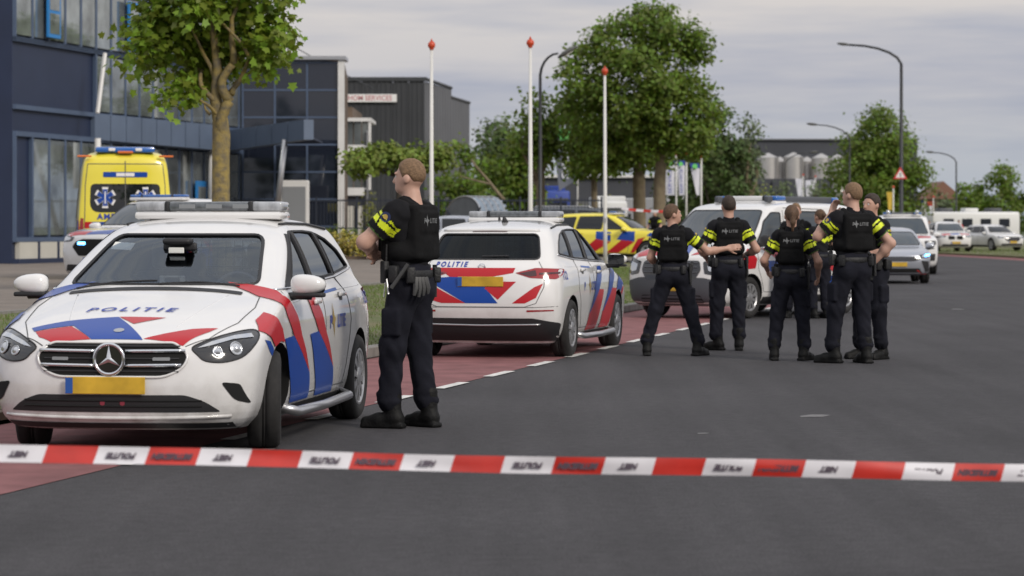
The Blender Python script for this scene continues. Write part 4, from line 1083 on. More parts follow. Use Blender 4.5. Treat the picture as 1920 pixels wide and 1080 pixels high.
    mesh('dash_screen', join(rbox(h - 1.56, h - 1.54, -.10, -.065, 1.02, 1.13, .004, 1), rbox(h - 1.56, h - 1.54, .045, .08, 1.02, 1.13, .004, 1), rbox(h - 1.56, h - 1.54, -.064, .044, 1.115, 1.13, .004, 1), rbox(h - 1.575, h - 1.56, -.10, .08, 1.01, 1.02, .002, 1)), 'cream_panel', root)
    mesh('dash_note', xf(box(-.09, .09, -.05, .05, -.002, .002), Matrix.Translation((h - 1.42, -.46, 1.06)) @ Matrix.Rotation(R(-50), 4, 'Y') @ Matrix.Rotation(R(90), 4, 'Z')), 'brown_brick', root)
    mirror(root, 1.42, .88, 1.045, L)
    add_wheels(root, B)
    return root
def place(root, x, y, rz, z=0.0):
    root.location = (x, y, z); root.rotation_euler = (0, 0, rz)
def face(theta):      # heading towards the camera, turned theta degrees so that the nose points to image left
    t = R(theta); return math.atan2(-math.cos(t), -math.sin(t))
def away(theta):
    t = R(theta); return math.atan2(math.cos(t), math.sin(t))

car = build_b_car()
place(car, -2.25, 19.12, face(8))
tag(car, 'white police hatchback seen from the front, nearest the red and white tape', 'police car', 'white striped police hatchbacks')
car2 = copy_tree(car)
place(car2, .142, 31.75, away(13))
car2['label'] = 'white police hatchback seen from behind on the red cycle lane beside the standing officer'
for ch in car.children:          # the near car stands with its front wheels turned
    if ch.name.startswith('wheel') and ch.location.x > 0:
        ch.rotation_mode = 'XYZ'; ch.rotation_euler[2] += R(13)
    if ch.name.startswith('wheel') is False: continue

# ---------------- generic further vehicles
def basic_car(name, label, S, paint, loc, rz, group=None, cat='car', glass='dark_glass', lamps=True):
    v = Veh(S); L = S['L']; h = L / 2; H = S['H']; belt = S['belt']
    root = empty(name, loc, rz, label, cat, group)
    me = bool_cut(v.vf, [paint], arches(S)); me.name = 'body'
    link('body', me, root)
    wy0, wy1, wz0, wz1 = S['ws']
    ws = rpoly([(-wy0, wz0), (wy0, wz0), (wy1, wz1), (-wy1, wz1)], .06)
    v.add(root, 'windscreen', ws, 'F', glass, .004)
    mesh('window_seal', v.line(ws, 'F', .014, .002, closed=True), 'black_plastic', root)
    if 'bw' in S:
        a, b, c, d = S['bw']; bw = rpoly([(-a, c), (a, c), (b, d), (-b, d)], .06)
        v.add(root, 'rear_window', bw, 'B', glass, .004)
    for sd in 'LR':
        for w in S['sw']:
            pw = rpoly(w, .035)
            v.add(root, 'side_window', pw, sd, glass, .005)
            mesh('window_seal', v.line(pw, sd, .013, .003, closed=True), 'black_plastic', root)
        for ln in S.get('seams', []): mesh('door_seam', v.line(ln, sd, .006, 0), 'seam', root)
        if 'clad' in S: v.add(root, 'sill', S['clad'], sd, 'black_plastic', .005)
        for dd, zz in S.get('handles', []):
            mesh('door_handle', xf(rbox(-.10, .10, -.012, .012, -.017, .017, .010, 2), Matrix.Translation(v.ray((dd, zz), sd, .02))), paint, root, smooth=True)
        for m, P in S.get('side_' + sd, S.get('side', [])): v.add(root, 'stripe', P, sd, m, .005, .07)
    for m, P in S.get('top', []): v.add(root, 'stripe', P, 'T', m, .005, .07)
    if 'grille' in S:
        for P, m in S['grille']:
            v.add(root, 'grille', P, 'F', m, .006, .06)
    for P, m in S.get('bumper', []): v.add(root, 'bumper', P, 'F', m, .005, .06)
    if 'head' in S:
        for s in (1, -1):
            f = (lambda P: P) if s > 0 else mir
            o = v.add(root, 'headlight', f(rpoly(S['head'], .02)), 'F', 'lamp_black', .006, .05)
            cx = sum(p[0] for p in S['head']) / len(S['head']); cz = sum(p[1] for p in S['head']) / len(S['head'])
            v.add(o, 'lamp', f(rpoly([((p[0] - cx) * .62 + cx, (p[1] - cz) * .55 + cz) for p in S['head']], .02)), 'F', 'lamp_clear', .010, .05)
    if 'tail' in S:
        for s in (1, -1):
            f = (lambda P: P) if s > 0 else mir
            v.add(root, 'tail_light', f(rpoly(S['tail'], .02)), 'B', 'tail_red', .006, .05)
    if 'plate' in S:
        p = v.ray((0, S['plate']), 'F', .012); plate(root, p.x, S.get('plate_y', 0), S['plate'])
    if 'plate_b' in S:
        p = v.ray((0, S['plate_b']), 'B', .012); plate(root, p.x, 0, S['plate_b'], -1)
    if 'mirror' in S: mirror(root, S['mirror'][0], S['mirror'][1], S['mirror'][2], L, S.get('mirror_mat', paint), S.get('mirror_s', 1.0))
    add_wheels(root, S, S.get('steer', 0))
    return root, v
RB, BL = 'livery_red', 'livery_blue'
# police people carrier behind the group of officers
VT = dict(L=4.9, H=1.90, belt=1.10, wr=.335, axles=(.93, 4.10), track=.84, wdark=False,
    front=[(.16, .20), (.05, .28), (.0, .45), (.01, .70), (.05, .92), (.12, 1.01), (.35, 1.09), (.7, 1.175), (.92, 1.235), (1.05, 1.31), (1.35, 1.50), (1.66, 1.72), (1.82, 1.80), (2.15, 1.865), (2.9, 1.90)],
    rear=[(4.78, .20), (4.86, .32), (4.90, .5), (4.90, .9), (4.87, 1.2), (4.80, 1.6), (4.72, 1.77), (4.5, 1.84), (3.8, 1.885), (2.9, 1.90)],
    table=auto_table(.965, 1.10, 1.90, .80, af=.42, nf=2.9, ar=.2, nr=3.4, wf=.32, wr=.2),
    ws=(.80, .66, 1.275, 1.735), bw=(.68, .64, 1.15, 1.70),
    sw=[[(1.30, 1.20), (2.12, 1.16), (2.10, 1.70), (1.85, 1.70), (1.62, 1.55)], [(2.32, 1.16), (3.36, 1.16), (3.34, 1.72), (2.30, 1.72)]],
    seams=[[(1.18, 1.15), (1.15, .8), (1.35, .42), (2.2, .40), (2.22, 1.12), (2.20, 1.74)], [(2.24, .40), (3.46, .40), (3.46, 1.76), (2.24, 1.78)], [(2.3, 1.09), (4.75, 1.11)]],
    clad=[(1.30, .22), (3.70, .22), (3.68, .34), (1.33, .34)], handles=[(2.05, 1.02), (2.42, 1.02)],
    grille=[(rpoly([(-.52, .93), (.52, .93), (.56, .78), (.46, .62), (-.46, .62), (-.56, .78)], .05), 'lamp_black')],
    bumper=[(rpoly([(-.88, .60), (-.60, .66), (.60, .66), (.88, .60), (.86, .27), (.78, .22), (-.78, .22), (-.86, .27)], .04), 'grey_plastic'),
            (rpoly([(-.55, .38), (.55, .38), (.60, .26), (-.60, .26)], .03), 'arch_liner')],
    head=[(.58, .91), (.84, .98), (.90, .90), (.90, .74), (.80, .69), (.62, .72)], plate=.50, mirror=(1.30, .94, 1.22), mirror_mat='black_plastic', mirror_s=1.3, handles_=[],
    top=[(RB, [(.16, -.80), (.50, -.74), (.62, -.40), (.11, -.22)]), (BL, [(.11, -.20), (.62, -.38), (.72, .05), (.12, .28)]), (RB, [(.13, .32), (.52, .46), (.78, .84), (.30, .84)])],
    side=[(RB, [(.55, .95), (.95, 1.12), (1.12, .95), (1.05, .80), (.80, .79)]),
          (RB, [(1.35, 1.12), (1.80, 1.12), (2.35, .72), (2.48, .55), (2.05, .80)]), (BL, [(1.28, .92), (1.75, .92), (2.50, .52), (2.62, .40), (1.95, .40)]),
          (RB, [(2.9, 1.10), (3.3, 1.10), (3.9, .70), (3.75, .62)]), (BL, [(2.80, .90), (3.2, .90), (3.75, .50), (3.62, .40), (3.2, .40)])])
van, vv = basic_car('police_van', 'white police people carrier with dark bumper parked behind the group of officers', VT, 'white_paint', (3.95, 44.5, 0), face(36), cat='police van', glass='van_glass')
lightbar(van, 4.9 / 2 - 2.5, 1.87, .60, lens='blue_lens', mid='white_paint', depth=.30, h=.08, zb=.03)
mesh('roof_beam', rbox(-1.9, .25, -.52, -.44, 1.875, 1.975, .02, 2), 'grey_plastic', van, angle=40)
mesh('roof_beam', rbox(-1.9, .25, .44, .52, 1.875, 1.975, .02, 2), 'grey_plastic', van, angle=40)
mesh('rear_beacon', rbox(-2.10, -1.90, -.55, .55, 1.86, 1.97, .03, 2), 'blue_lens', van, angle=40)
mesh('emblem', xf(lathe([(.075, 0), (.095, .004), (.095, .012), (.075, .014)], 24, 'x', True), Matrix.Translation(vv.ray((0, .775), 'F', .012))), 'chrome', van)
for z in (.74, .82, .89): mesh('grille_slat', vv.line([(-.50, z), (.50, z)], 'F', .011, .012), 'grey_plastic', van)

def suv(L, H, W, hood, belt, **k):
    """generic tall estate / off-roader"""
    c = k.get('cowl', 1.15); t = k.get('wt', 1.85); rl = k.get('tail', L - .45)
    S = dict(L=L, H=H, belt=belt, wr=k.get('wr', .36), axles=(.92, L - .95), track=W - .115, wstyle='alloy',
        front=[(.15, .22), (.05, .28), (.01, .42), (0, .60), (.02, hood - .12), (.07, hood - .03), (.2, hood + .03), (.6, hood + .10), (c - .12, belt + .02), (c + .03, belt + .08),
               (c + (t - c) * .5, belt + (H - belt) * .52), (t - .05, H - .125), (t + .12, H - .07), (t + .45, H - .02), (t + .8, H)],
        rear=[(L - .18, .22), (L - .05, .34), (L - .01, .52), (L, .72), (L - .03, belt - .05), (L - .09, belt + .06), (L - .09 - (L - .09 - rl) * .55, belt + (H - belt) * .5), (rl, H - .12), (rl - .15, H - .06), (rl - .7, H - .02), (t + .8, H)],
        table=auto_table(W, belt, H, k.get('rw', .72), low=.22, af=k.get('af', .48), nf=k.get('nf', 2.6)),
        ws=(.80 * W, .62 * W, belt + .075, H - .135), bw=(.70 * W, .60 * W, belt + .09, H - .15),
        sw=[[(c + .42, belt + .035), (2.38 * L / 4.6, belt + .045), (2.34 * L / 4.6, H - .12), (t + .30, H - .135)],
            [(2.47 * L / 4.6, belt + .045), (3.32 * L / 4.6, belt + .06), (3.22 * L / 4.6, H - .13), (2.43 * L / 4.6, H - .12)],
            [(3.42 * L / 4.6, belt + .065), (rl - .02, belt + .12), (rl - .22, H - .17), (3.34 * L / 4.6, H - .14)]],
        seams=[[(c + .25, belt), (c + .2, .8), (c + .3, .36)], [(2.42 * L / 4.6, belt + .03), (2.45 * L / 4.6, .34)], [(3.38 * L / 4.6, belt + .05), (3.42 * L / 4.6, .85), (3.22 * L / 4.6, .36)], [(c + .3, .35), (3.22 * L / 4.6, .35)]],
        clad=[(1.32, .23), (L - 1.35, .23), (L - 1.37, .33), (1.34, .33)], handles=[(2.2 * L / 4.6, belt - .12), (3.15 * L / 4.6, belt - .09)],
        head=[(.50, hood - .06), (W - .10, hood - .01), (W - .06, hood - .07), (W - .12, hood - .15), (.56, hood - .13)],
        tail=[(.45, belt - .08), (W - .06, belt - .03), (W - .06, belt - .17), (.50, belt - .15)],
        mirror=(c + .38, W - .01, belt + .02), plate=.50, plate_b=.72,
        grille=[(rpoly([(-.45, hood - .05), (.45, hood - .05), (.50, hood - .18), (.36, hood - .30), (-.36, hood - .30), (-.50, hood - .18)], .05), 'lamp_black')],
        bumper=[(rpoly([(-W + .25, .42), (W - .25, .42), (W - .16, .25), (-W + .16, .25)], .04), 'black_plastic')])
    return S
POL = 'white striped police cars further back'
def police_top(w, c): return [(RB, [(.16, -w), (.38, -w * .85), (.30, -w * .30), (.10, -w * .36)]), (BL, [(.10, -w * .34), (.30, -w * .28), (.45, w * .25), (.12, w * .30)]), (RB, [(.12, w * .34), (.40, w * .38), (.46, w * .98), (.24, w * .96)])]
def police_side(L): return [(RB, [(1.25, .95), (1.55, .97), (2.1, .45), (1.6, .72)]), (BL, [(1.2, .72), (1.6, .72), (2.1, .45), (2.15, .33), (1.55, .33)]), (RB, [(2.1, .97), (2.4, .98), (2.95, .45), (2.45, .72)]), (BL, [(2.05, .72), (2.45, .72), (2.95, .45), (3.0, .33), (2.4, .33)])]
# off-roader on the forecourt, blue lamp flashing in its grille
S = suv(4.6, 1.68, .94, .98, 1.08, cowl=1.2, wt=2.0); S['top'] = police_top(.80, 0); S['side'] = police_side(4.6); S['plate_y'] = 0
S['grille'] = [(rpoly([(-.46, .84), (-.30, .89), (.30, .89), (.46, .84), (.54, .75), (.38, .58), (-.38, .58), (-.54, .75)], .03), 'arch_liner')]
suv1, v1 = basic_car('police_car', 'white police off-roader with blue lamp lit in its grille, in front of the ambulance', S, 'white_paint', (-6.75, 51.3, .35), face(24), POL, 'police car', glass='van_glass')
lightbar(suv1, .05, 1.655, .60, lens='blue_lens', mid='blue_lens', depth=.22, h=.05, zb=.03)
mesh('flasher', v1.patch(rpoly([(-.40, .785), (-.22, .785), (-.22, .835), (-.40, .835)], .02), 'F', .02), 'blue_light', suv1)
# tall white off-roader behind the silver hatchback
S = suv(4.85, 1.86, .96, 1.10, 1.17, cowl=1.35, wt=1.95, tail=4.6, rw=.80, af=.36, nf=3.2, wr=.38); S['top'] = police_top(.75, 0); S['side'] = police_side(4.85)
S['grille'] = [(rpoly([(x - .045, 1.0), (x + .045, 1.0), (x + .04, .76), (x - .04, .76)], .02), 'arch_liner') for x in (-.33, -.2, -.067, .067, .2, .33)]
S['head'] = [(.52, 1.03), (.86, 1.04), (.88, .93), (.80, .88), (.54, .90)]
S['bumper'] = [(rpoly([(.55, .62), (.86, .64), (.84, .42), (.60, .42)], .03), 'black_plastic'), (rpoly([(-.55, .62), (-.86, .64), (-.84, .42), (-.60, .42)], .03), 'black_plastic'), (rpoly([(-.6, .40), (.6, .40), (.7, .26), (-.7, .26)], .03), 'black_plastic')]
suv2, v2 = basic_car('police_car', 'tall boxy white police off-roader with slotted grille behind the silver hatchback', S, 'white_paint', (12.3, 84.2, 0), face(4), POL, 'police car', glass='van_glass')
lightbar(suv2, .2, 1.83, .60, lens='blue_lens', mid='bar_lens_dark', depth=.24, h=.06, zb=.03)
for y in (-.45, .45): mesh('spotlight', sphere((.45, y, 1.92), (.07, .07, .07), 12, 8), 'lamp_clear', suv2, smooth=True)
mesh('flasher', v2.patch(rpoly([(-.76, 1.47), (-.64, 1.47), (-.64, 1.58), (-.76, 1.58)], .04), 'F', .03), 'blue_light', suv2)
# estate on the far grass
S = suv(4.7, 1.66, .94, .93, 1.06, cowl=1.3, wt=2.05); S['top'] = police_top(.80, 0); S['side'] = police_side(4.7)
S['grille'] = [(rpoly([(s * .05, .86), (s * .40, .88), (s * .42, .70), (s * .32, .66), (s * .05, .68)], .04), 'arch_liner') for s in (1, -1)]
basic_car('police_car', 'white police estate with twin grille parked on the far grass at right', S, 'white_paint', (24.0, 147.0, .10), face(-2), POL, 'police car', glass='van_glass')
# silver hatchback
S = suv(4.3, 1.46, .90, .80, .92, cowl=1.12, wt=1.95, tail=3.75, wr=.325, rw=.70)
S['grille'] = [(rpoly([(-.58, .70), (.58, .70), (.62, .63), (.45, .58), (-.45, .58), (-.62, .63)], .03), 'lamp_black')]
S['head'] = [(.56, .73), (.84, .80), (.87, .74), (.80, .66), (.60, .65)]
S['bumper'] = [(rpoly([(-.58, .40), (.58, .40), (.66, .24), (-.66, .24)], .03), 'arch_liner')] + [(rpoly([(s * .62, .60), (s * .82, .58), (s * .84, .34), (s * .74, .28)], .02), 'black_plastic') for s in (1, -1)] + [(rpoly([(s * .50, .36), (s * .53, .36), (s * .64, .265), (s * .78, .265), (s * .78, .245), (s * .62, .245)], .004), 'sign_red') for s in (1, -1)]
S['plate'] = .50
kia, vk = basic_car('hatchback_car', 'silver hatchback with a blue flasher by its headlight beside the officers', S, 'silver_paint', (10.0, 70.6, 0), face(3), cat='car', glass='van_glass')
mesh('flasher', vk.patch(rpoly([(.72, .70), (.84, .715), (.84, .76), (.72, .745)], .02), 'F', .03), 'blue_light', kia)
# yellow rapid responder seen from the side
S = suv(4.65, 1.64, .93, .95, 1.06, cowl=1.3, wt=2.05)
S['side'] = [(BL, [(.55, .98), (.85, 1.0), (.95, .90), (.70, .84)]), (BL, [(1.35, 1.04), (1.75, 1.04), (1.95, .78), (1.35, .72)]), (RB, [(1.36, .70), (1.75, .80), (2.3, .36), (1.9, .36)]),
             (BL, [(2.15, 1.02), (2.65, 1.04), (2.65, .80), (2.15, .72)]), (RB, [(2.15, .70), (2.65, .80), (3.2, .36), (2.75, .36)]), (RB, [(1.0, .86), (1.25, .80), (1.5, .36), (1.38, .36)]), (BL, [(3.2, 1.0), (3.6, 1.0), (3.6, .85), (3.2, .75)])]
yc, vy = basic_car('ambulance_car', 'yellow emergency estate with red and blue diagonal stripes on the verge', S, 'yellow_paint', (3.30, 86, .28), R(-20), cat='ambulance car')
lightbar(yc, .1, 1.615, .55, lens='blue_lens', mid='bar_lens_dark', depth=.22, h=.05, zb=.02)
# parked dark and silver cars in the yard
S = suv(5.0, 1.86, .97, 1.05, 1.17, wr=.38); S['side'] = []
c, _ = basic_car('parked_car', 'dark grey estate parked side-on behind the rear-facing police car', S, 'grey_paint', (1.35, 99, .35), R(176), 'cars parked in the yard')
for y in (-.60, .60): mesh('roof_rail', tube([(.55, y, 1.78), (.4, y, 1.87), (-1.5, y, 1.87), (-1.7, y, 1.78)], .025, 8), 'steel', c, smooth=True)
S = suv(4.5, 1.50, .90, .85, .97)
basic_car('parked_car', 'silver car parked in front of the bicycle shelter', S, 'silver_paint', (-2.35, 90, .35), R(170), 'cars parked in the yard')
S = suv(4.5, 1.50, .90, .85, .97)
basic_car('parked_car', 'pale silver car parked far off beside the tall white off-roader', S, 'silver_paint', (24.2, 166, .1), face(10), 'cars parked far along the road')
basic_car('parked_car', 'white car parked at the right edge beside the police estate', S, 'white_paint', (27.4, 152, .1), face(-20), 'cars parked far along the road')

# ---------------- box ambulance seen from behind
AM = dict(L=6.0, H=2.74, belt=1.15, wr=.35, axles=(1.0, 4.85), track=.86,
    front=[(.15, .25), (.0, .5), (.03, .9), (.2, 1.05), (.8, 1.2), (1.0, 1.3), (1.4, 1.75), (1.65, 2.15), (1.85, 2.5), (2.1, 2.66), (2.6, 2.72), (3.4, 2.74)],
    rear=[(5.9, .25), (5.97, .4), (6.0, .6), (6.0, 1.3), (5.97, 2.0), (5.94, 2.45), (5.86, 2.62), (5.6, 2.70), (4.8, 2.73), (3.4, 2.74)],
    table=[(.25, .95, .4, 2.8, .12, 3.2), (.5, 1.0, .45, 2.8, .14, 3.4), (1.0, 1.01, .5, 2.8, .14, 3.4), (1.3, 1.0, .5, 2.8, .14, 3.4), (2.0, .945, .4, 2.6, .15, 3.4), (2.45, .89, .4, 2.5, .16, 3.2), (2.60, .83, .4, 2.4, .25, 2.8), (2.69, .70, .5, 2.2, .4, 2.4), (2.73, .42, .6, 2, .6, 2), (2.74, .15, .5, 2, .5, 2)],
    ws=(.8, .7, 1.38, 2.2), sw=[[(1.5, 1.3), (2.3, 1.3), (2.3, 1.95), (1.8, 1.95)]], seams=[[(2.4, .4), (2.4, 2.3)], [(3.7, .4), (3.7, 2.3)]], clad=[(1.5, .28), (4.3, .28), (4.3, .4), (1.5, .4)],
    head=[(.6, .95), (.9, 1.0), (.92, .85), (.62, .82)],
    side=[(BL, [(4.4, 1.25), (5.9, 1.25), (5.9, 1.0), (4.4, 1.0)]), (RB, [(4.4, .98), (5.9, .98), (5.9, .72), (4.4, .72)])])
amb, va = basic_car('ambulance', 'yellow box ambulance seen from behind in front of the blue office', AM, 'yellow_paint', (-8.62, 59, .35), away(-9.5), cat='ambulance')
rw = rpoly([(-.74, 1.42), (.74, 1.42), (.72, 2.02), (-.72, 2.02)], [.22, .22, .10, .10])
w = va.add(amb, 'rear_window', rw, 'B', 'dark_glass', .006, .06)
mesh('door_split', va.line([(0, .45), (0, 2.5)], 'B', .012, .003), 'seam', amb)
mesh('door_frame', va.line([(-.86, .45), (-.83, 2.0), (-.78, 2.44), (.78, 2.44), (.83, 2.0), (.86, .45)], 'B', .010, .001), 'seam', amb)
for y in (.42, -.42):
    P = []
    for k in range(6):
        a = PI / 2 + k * PI / 3; ca, sa = math.cos(a), math.sin(a)
        for r_, t_ in ((.06, -PI / 6), ):
            P.append((y + .075 * math.cos(a - PI / 6), 1.73 + .075 * math.sin(a - PI / 6)))
        P += [(y + ca * .20 - sa * -.058, 1.73 + sa * .20 + ca * -.058), (y + ca * .20 - sa * .058, 1.73 + sa * .20 + ca * .058)]
    def big(s): return [(y + (a - y) * s, 1.73 + (b - 1.73) * s) for a, b in P]
    st = va.add(amb, 'star_of_life', big(1.10), 'B', 'sign_white', .010, .06)
    va.add(st, 'star_inner', big(.88), 'B', BL, .014, .06)
    va.add(st, 'star_staff', [(y - .012, 1.60), (y + .012, 1.60), (y + .012, 1.86), (y - .012, 1.86)], 'B', 'sign_white', .017, .06)
for s in (1, -1): va.add(amb, 'tail_light', [(s * .86, .75), (s * .98, .75), (s * .97, 1.30), (s * .87, 1.30)], 'B', 'tail_red', .008, .06)
va.add(amb, 'name_board', rpoly([(-.46, 2.16), (.46, 2.16), (.46, 2.27), (-.46, 2.27)], .02), 'B', BL, .008, .06)
va.add(amb, 'name_panel', [(-.19, 2.18), (.19, 2.18), (.19, 2.25), (-.19, 2.25)], 'B', 'sign_white', .012, .06)
mesh('lettering', va.text('AMBULANCE', 'B', (0, 1.325), .17, 0, 1.25, bold=.006, off=.012), 'livery_text', amb)
for m, P in [(BL, [(.85, 1.22), (-.85, 1.22), (-.85, .75), (.85, .75)]), (RB, [(.85, 1.22), (.70, 1.22), (.40, .75), (.80, .75)]), (RB, [(-.85, 1.22), (-.70, 1.22), (-.40, .75), (-.80, .75)]), ('yellow_paint', [(.2, 1.22), (-.2, 1.22), (0, .80)])]:
    va.add(amb, 'stripe', P, 'B', m, .006 if m == BL else .010, .08)
va.add(amb, 'step', [(-.9, .34), (.9, .34), (.9, .55), (-.9, .55)], 'B', 'black_plastic', .01, .08)
x = -3.0
b = mesh('light_bar', rbox(x + .12, x + .42, -.62, .62, 2.68, 2.80, .04, 2), 'blue_lens', amb, angle=40)
for y in (-.28, .28): mesh('flash_unit', rbox(x + .10, x + .16, y - .07, y + .07, 2.71, 2.775, .01, 1), 'sign_white', b)
for y in (-.85, .85): mesh('marker_lamp', rbox(x + .03, x + .10, y - .15, y + .15, 2.58, 2.62, .01, 1), 'orange_lens', amb)
mesh('centre_lamp', rbox(x + .05, x + .13, -.16, .16, 2.66, 2.71, .01, 1), 'orange_lens', amb)
# ------------------------------------------------------------------ street furniture
def flagpole(u, vt, Y, zb, label):
    zt = 1.47 + (425 - vt) * Y / 5000; H = zt - zb
    o = mesh('flagpole', tube([(0, 0, 0), (0, 0, 1.2), (0, 0, H)], [.062, .058, .036], 12), 'pole_white', None, smooth=True, loc=(px(u, Y), Y, zb))
    mesh('finial', join(sphere((0, 0, H + .10), (.095, .095, .10), 14, 10), tube([(0, 0, H + .19), (0, 0, H + .26)], [.035, .008], 8), tube([(0, 0, H - .02), (0, 0, H + .04)], [.05, .06], 10)), 'finial_red', o, smooth=True)
    mesh('cleat', rbox(-.02, .02, -.085, -.05, 1.3, 1.45, .008, 1), 'steel', o)
    mesh('base_plate', lathe([(.001, .03), (.16, .03), (.17, 0)], 16), 'steel', o)
    o.rotation_euler = (0, R(random.uniform(-.3, .3)), 0)
    tag(o, label, 'flagpole', 'white flagpoles')
flagpole(809, 92, 66.6, .33, 'white flagpole with red ball finial rising behind the officer with folded arms')
flagpole(995, 88, 65.6, .28, 'white flagpole with red ball finial beside the dark street lamp')
flagpole(1135, 140, 77.6, .28, 'shortest white flagpole, standing in front of the yellow car')
def lamp(u, vt, Y, zb, arm, label, tilt=.18, rise=0.9, r=.075):
    zt = 1.47 + (425 - vt) * Y / 5000; H = zt - zb
    pts = [(0, 0, 0), (0, 0, 1.1), (0, 0, 1.15), (0, 0, H - rise)]
    rad = [r * 1.5, r * 1.45, r, r * .72]
    for k in range(1, 6):
        t = k / 5; pts.append((arm * (t ** 1.6), 0, H - rise + rise * (1 - (1 - t) ** 1.8))); rad.append(r * (.70 - .2 * t))
    o = mesh('street_lamp', tube(pts, rad, 10), 'pole_dark', None, smooth=True, loc=(px(u, Y), Y, zb))
    s = 1 if arm > 0 else -1
    hd = xf(join(sphere((0, 0, 0), (.38, .15, .085), 14, 8)), Matrix.Translation((arm + s * .30, 0, H + .04)) @ Matrix.Rotation(-s * tilt, 4, 'Y'))
    h_ = mesh('lamp_head', hd, 'lamp_head', o, smooth=True)
    mesh('lamp_glass', xf(sphere((0, 0, -.03), (.24, .10, .05), 12, 6), Matrix.Translation((arm + s * .32, 0, H + .03)) @ Matrix.Rotation(-s * tilt, 4, 'Y')), 'sign_white', h_, smooth=True)
    tag(o, label, 'street lamp', 'dark street lamps'); return o
l1 = lamp(1013, 100, 92, .3, .62, 'dark street lamp between the flagpole and the big trees', .55, .75)
for k in range(3): mesh('marker_band', tube([(0, 0, .72 + k * .28), (0, 0, .84 + k * .28)], .115, 10), 'sign_red' if k % 2 == 0 else 'sign_white', l1)
l2 = lamp(1690, 84, 152, .1, -3.0, 'tall dark street lamp carrying the triangular warning sign', .10, 1.1, .12)
lamp(1593, 234, 168, .1, -2.05, 'smaller dark street lamp in front of the round tree', .10, .9, .07)
lamp(1793, 286, 215, .1, -1.8, 'far dark street lamp right of the round tree', .08, .8, .08)
lamp(1472, 286, 205, .1, 1.9, 'far dark street lamp in front of the silos', .10, .9, .06)
# triangular warning sign on the tall lamp
ws_ = empty('warning_sign', (px(1688, 151.6), 151.6, .1), 0, 'red bordered triangular warning sign on the tall street lamp', 'road sign')
zc = 1.47 + 97 * 151.6 / 5000 - .1
def tri(s, y): return [(math.cos(a) * s, y, zc + math.sin(a) * s) for a in (PI / 2, PI * 7 / 6, PI * 11 / 6)]
V = tri(.46, -.02) + tri(.46, .01); mesh('sign_plate', (V, [(0, 1, 2), (5, 4, 3), (0, 3, 4, 1), (1, 4, 5, 2), (2, 5, 3, 0)]), 'sign_red', ws_)
mesh('sign_face', (tri(.31, -.024), [(0, 1, 2)]), 'sign_white', ws_)
mesh('sign_symbol', ([(-.04, -.028, zc - .10), (.05, -.028, zc - .10), (.02, -.028, zc + .0), (.05, -.028, zc + .06), (.0, -.028, zc + .14), (-.05, -.028, zc + .05), (-.01, -.028, zc - .02)], [tuple(range(7))]), 'sign_black', ws_)
mesh('sign_bracket', box(-.05, .2, .02, .08, zc - .1, zc + .05), 'steel', ws_)
# barrier tape
def tape(p0, p1, w, z_sag, name, label, n=17, twist=True, text=True, first=0, flip=False):
    o = None; root = None
    N = 120; p0, p1 = Vector(p0), Vector(p1)
    seg = (p1 - p0).length / n
    def pt(t):
        p = p0.lerp(p1, t); z = p.z - z_sag * 4 * t * (1 - t) + .003 * math.sin(t * 23) * (1 if twist else 0)
        return Vector((p.x, p.y, z))
    def tilt(t): return (.12 + .22 * math.sin(t * 4.1 + .5) + .10 * math.sin(t * 19) + .05 * math.sin(t * 47)) if twist else 0
    root = empty(name, tuple(p0), 0, label, 'tape')
    for k in range(n):
        V, F = [], []; m_ = 8
        for i in range(m_ + 1):
            t = (k + i / m_) / n; c = pt(t); a = tilt(t); sl_ = .10 * seg
            for j in range(5):
                f = (j / 4 - .5); cur = .006 * math.cos(f * PI + t * 9) + .002 * math.sin(t * 83 + f * 4)
                xx = sl_ * f * (1 if i in (0, m_) else 1)
                V.append((c.x - p0.x + xx, c.y - p0.y + math.sin(a) * w * f - cur, c.z - p0.z + math.cos(a) * w * f))
        for i in range(m_):
            for j in range(4): F.append((i * 5 + j, (i + 1) * 5 + j, (i + 1) * 5 + j + 1, i * 5 + j + 1))
        sg = mesh('tape_band', (V, F), 'tape_red' if (k + first) % 2 == 1 else 'tape_white', root, smooth=True)
        if text:
            word = {0: 'NIET', 1: '', 2: 'POLITIE', 3: 'BETREDEN'}[(k + first) % 4]
            if not word: continue
            tv, tf = text_vf(word, w * .46, .15, 1.05, .002); mx = max(abs(q[0]) for q in tv); sx = min(1.0, seg * .43 / mx)
            VV = []
            for x, y, _ in tv:
                if flip: x, y = -x, -y
                t = (k + .5) / n + (x * sx) / (seg * n); c = pt(t); a = tilt(t); f = y / w
                VV.append((c.x - p0.x + .1 * seg * f, c.y - p0.y + math.sin(a) * w * f - .006, c.z - p0.z + math.cos(a) * w * f))
            mesh('lettering', (VV, tf), 'tape_ink', sg)
    return root
TY = 10.4
tape(at(-34 - 8 * 94.57, 826, TY * .992), at(1952 + 8 * 94.57, 893, TY * 1.028), .068, .022, 'barrier_tape', 'red and white police barrier tape stretched across the road in the foreground', 37, first=0, flip=True)
tape(at(1165, 391, 102), at(1262, 397, 102), .10, .03, 'barrier_tape', 'distant red and white barrier tape behind the yellow car', 7, twist=False, text=False)
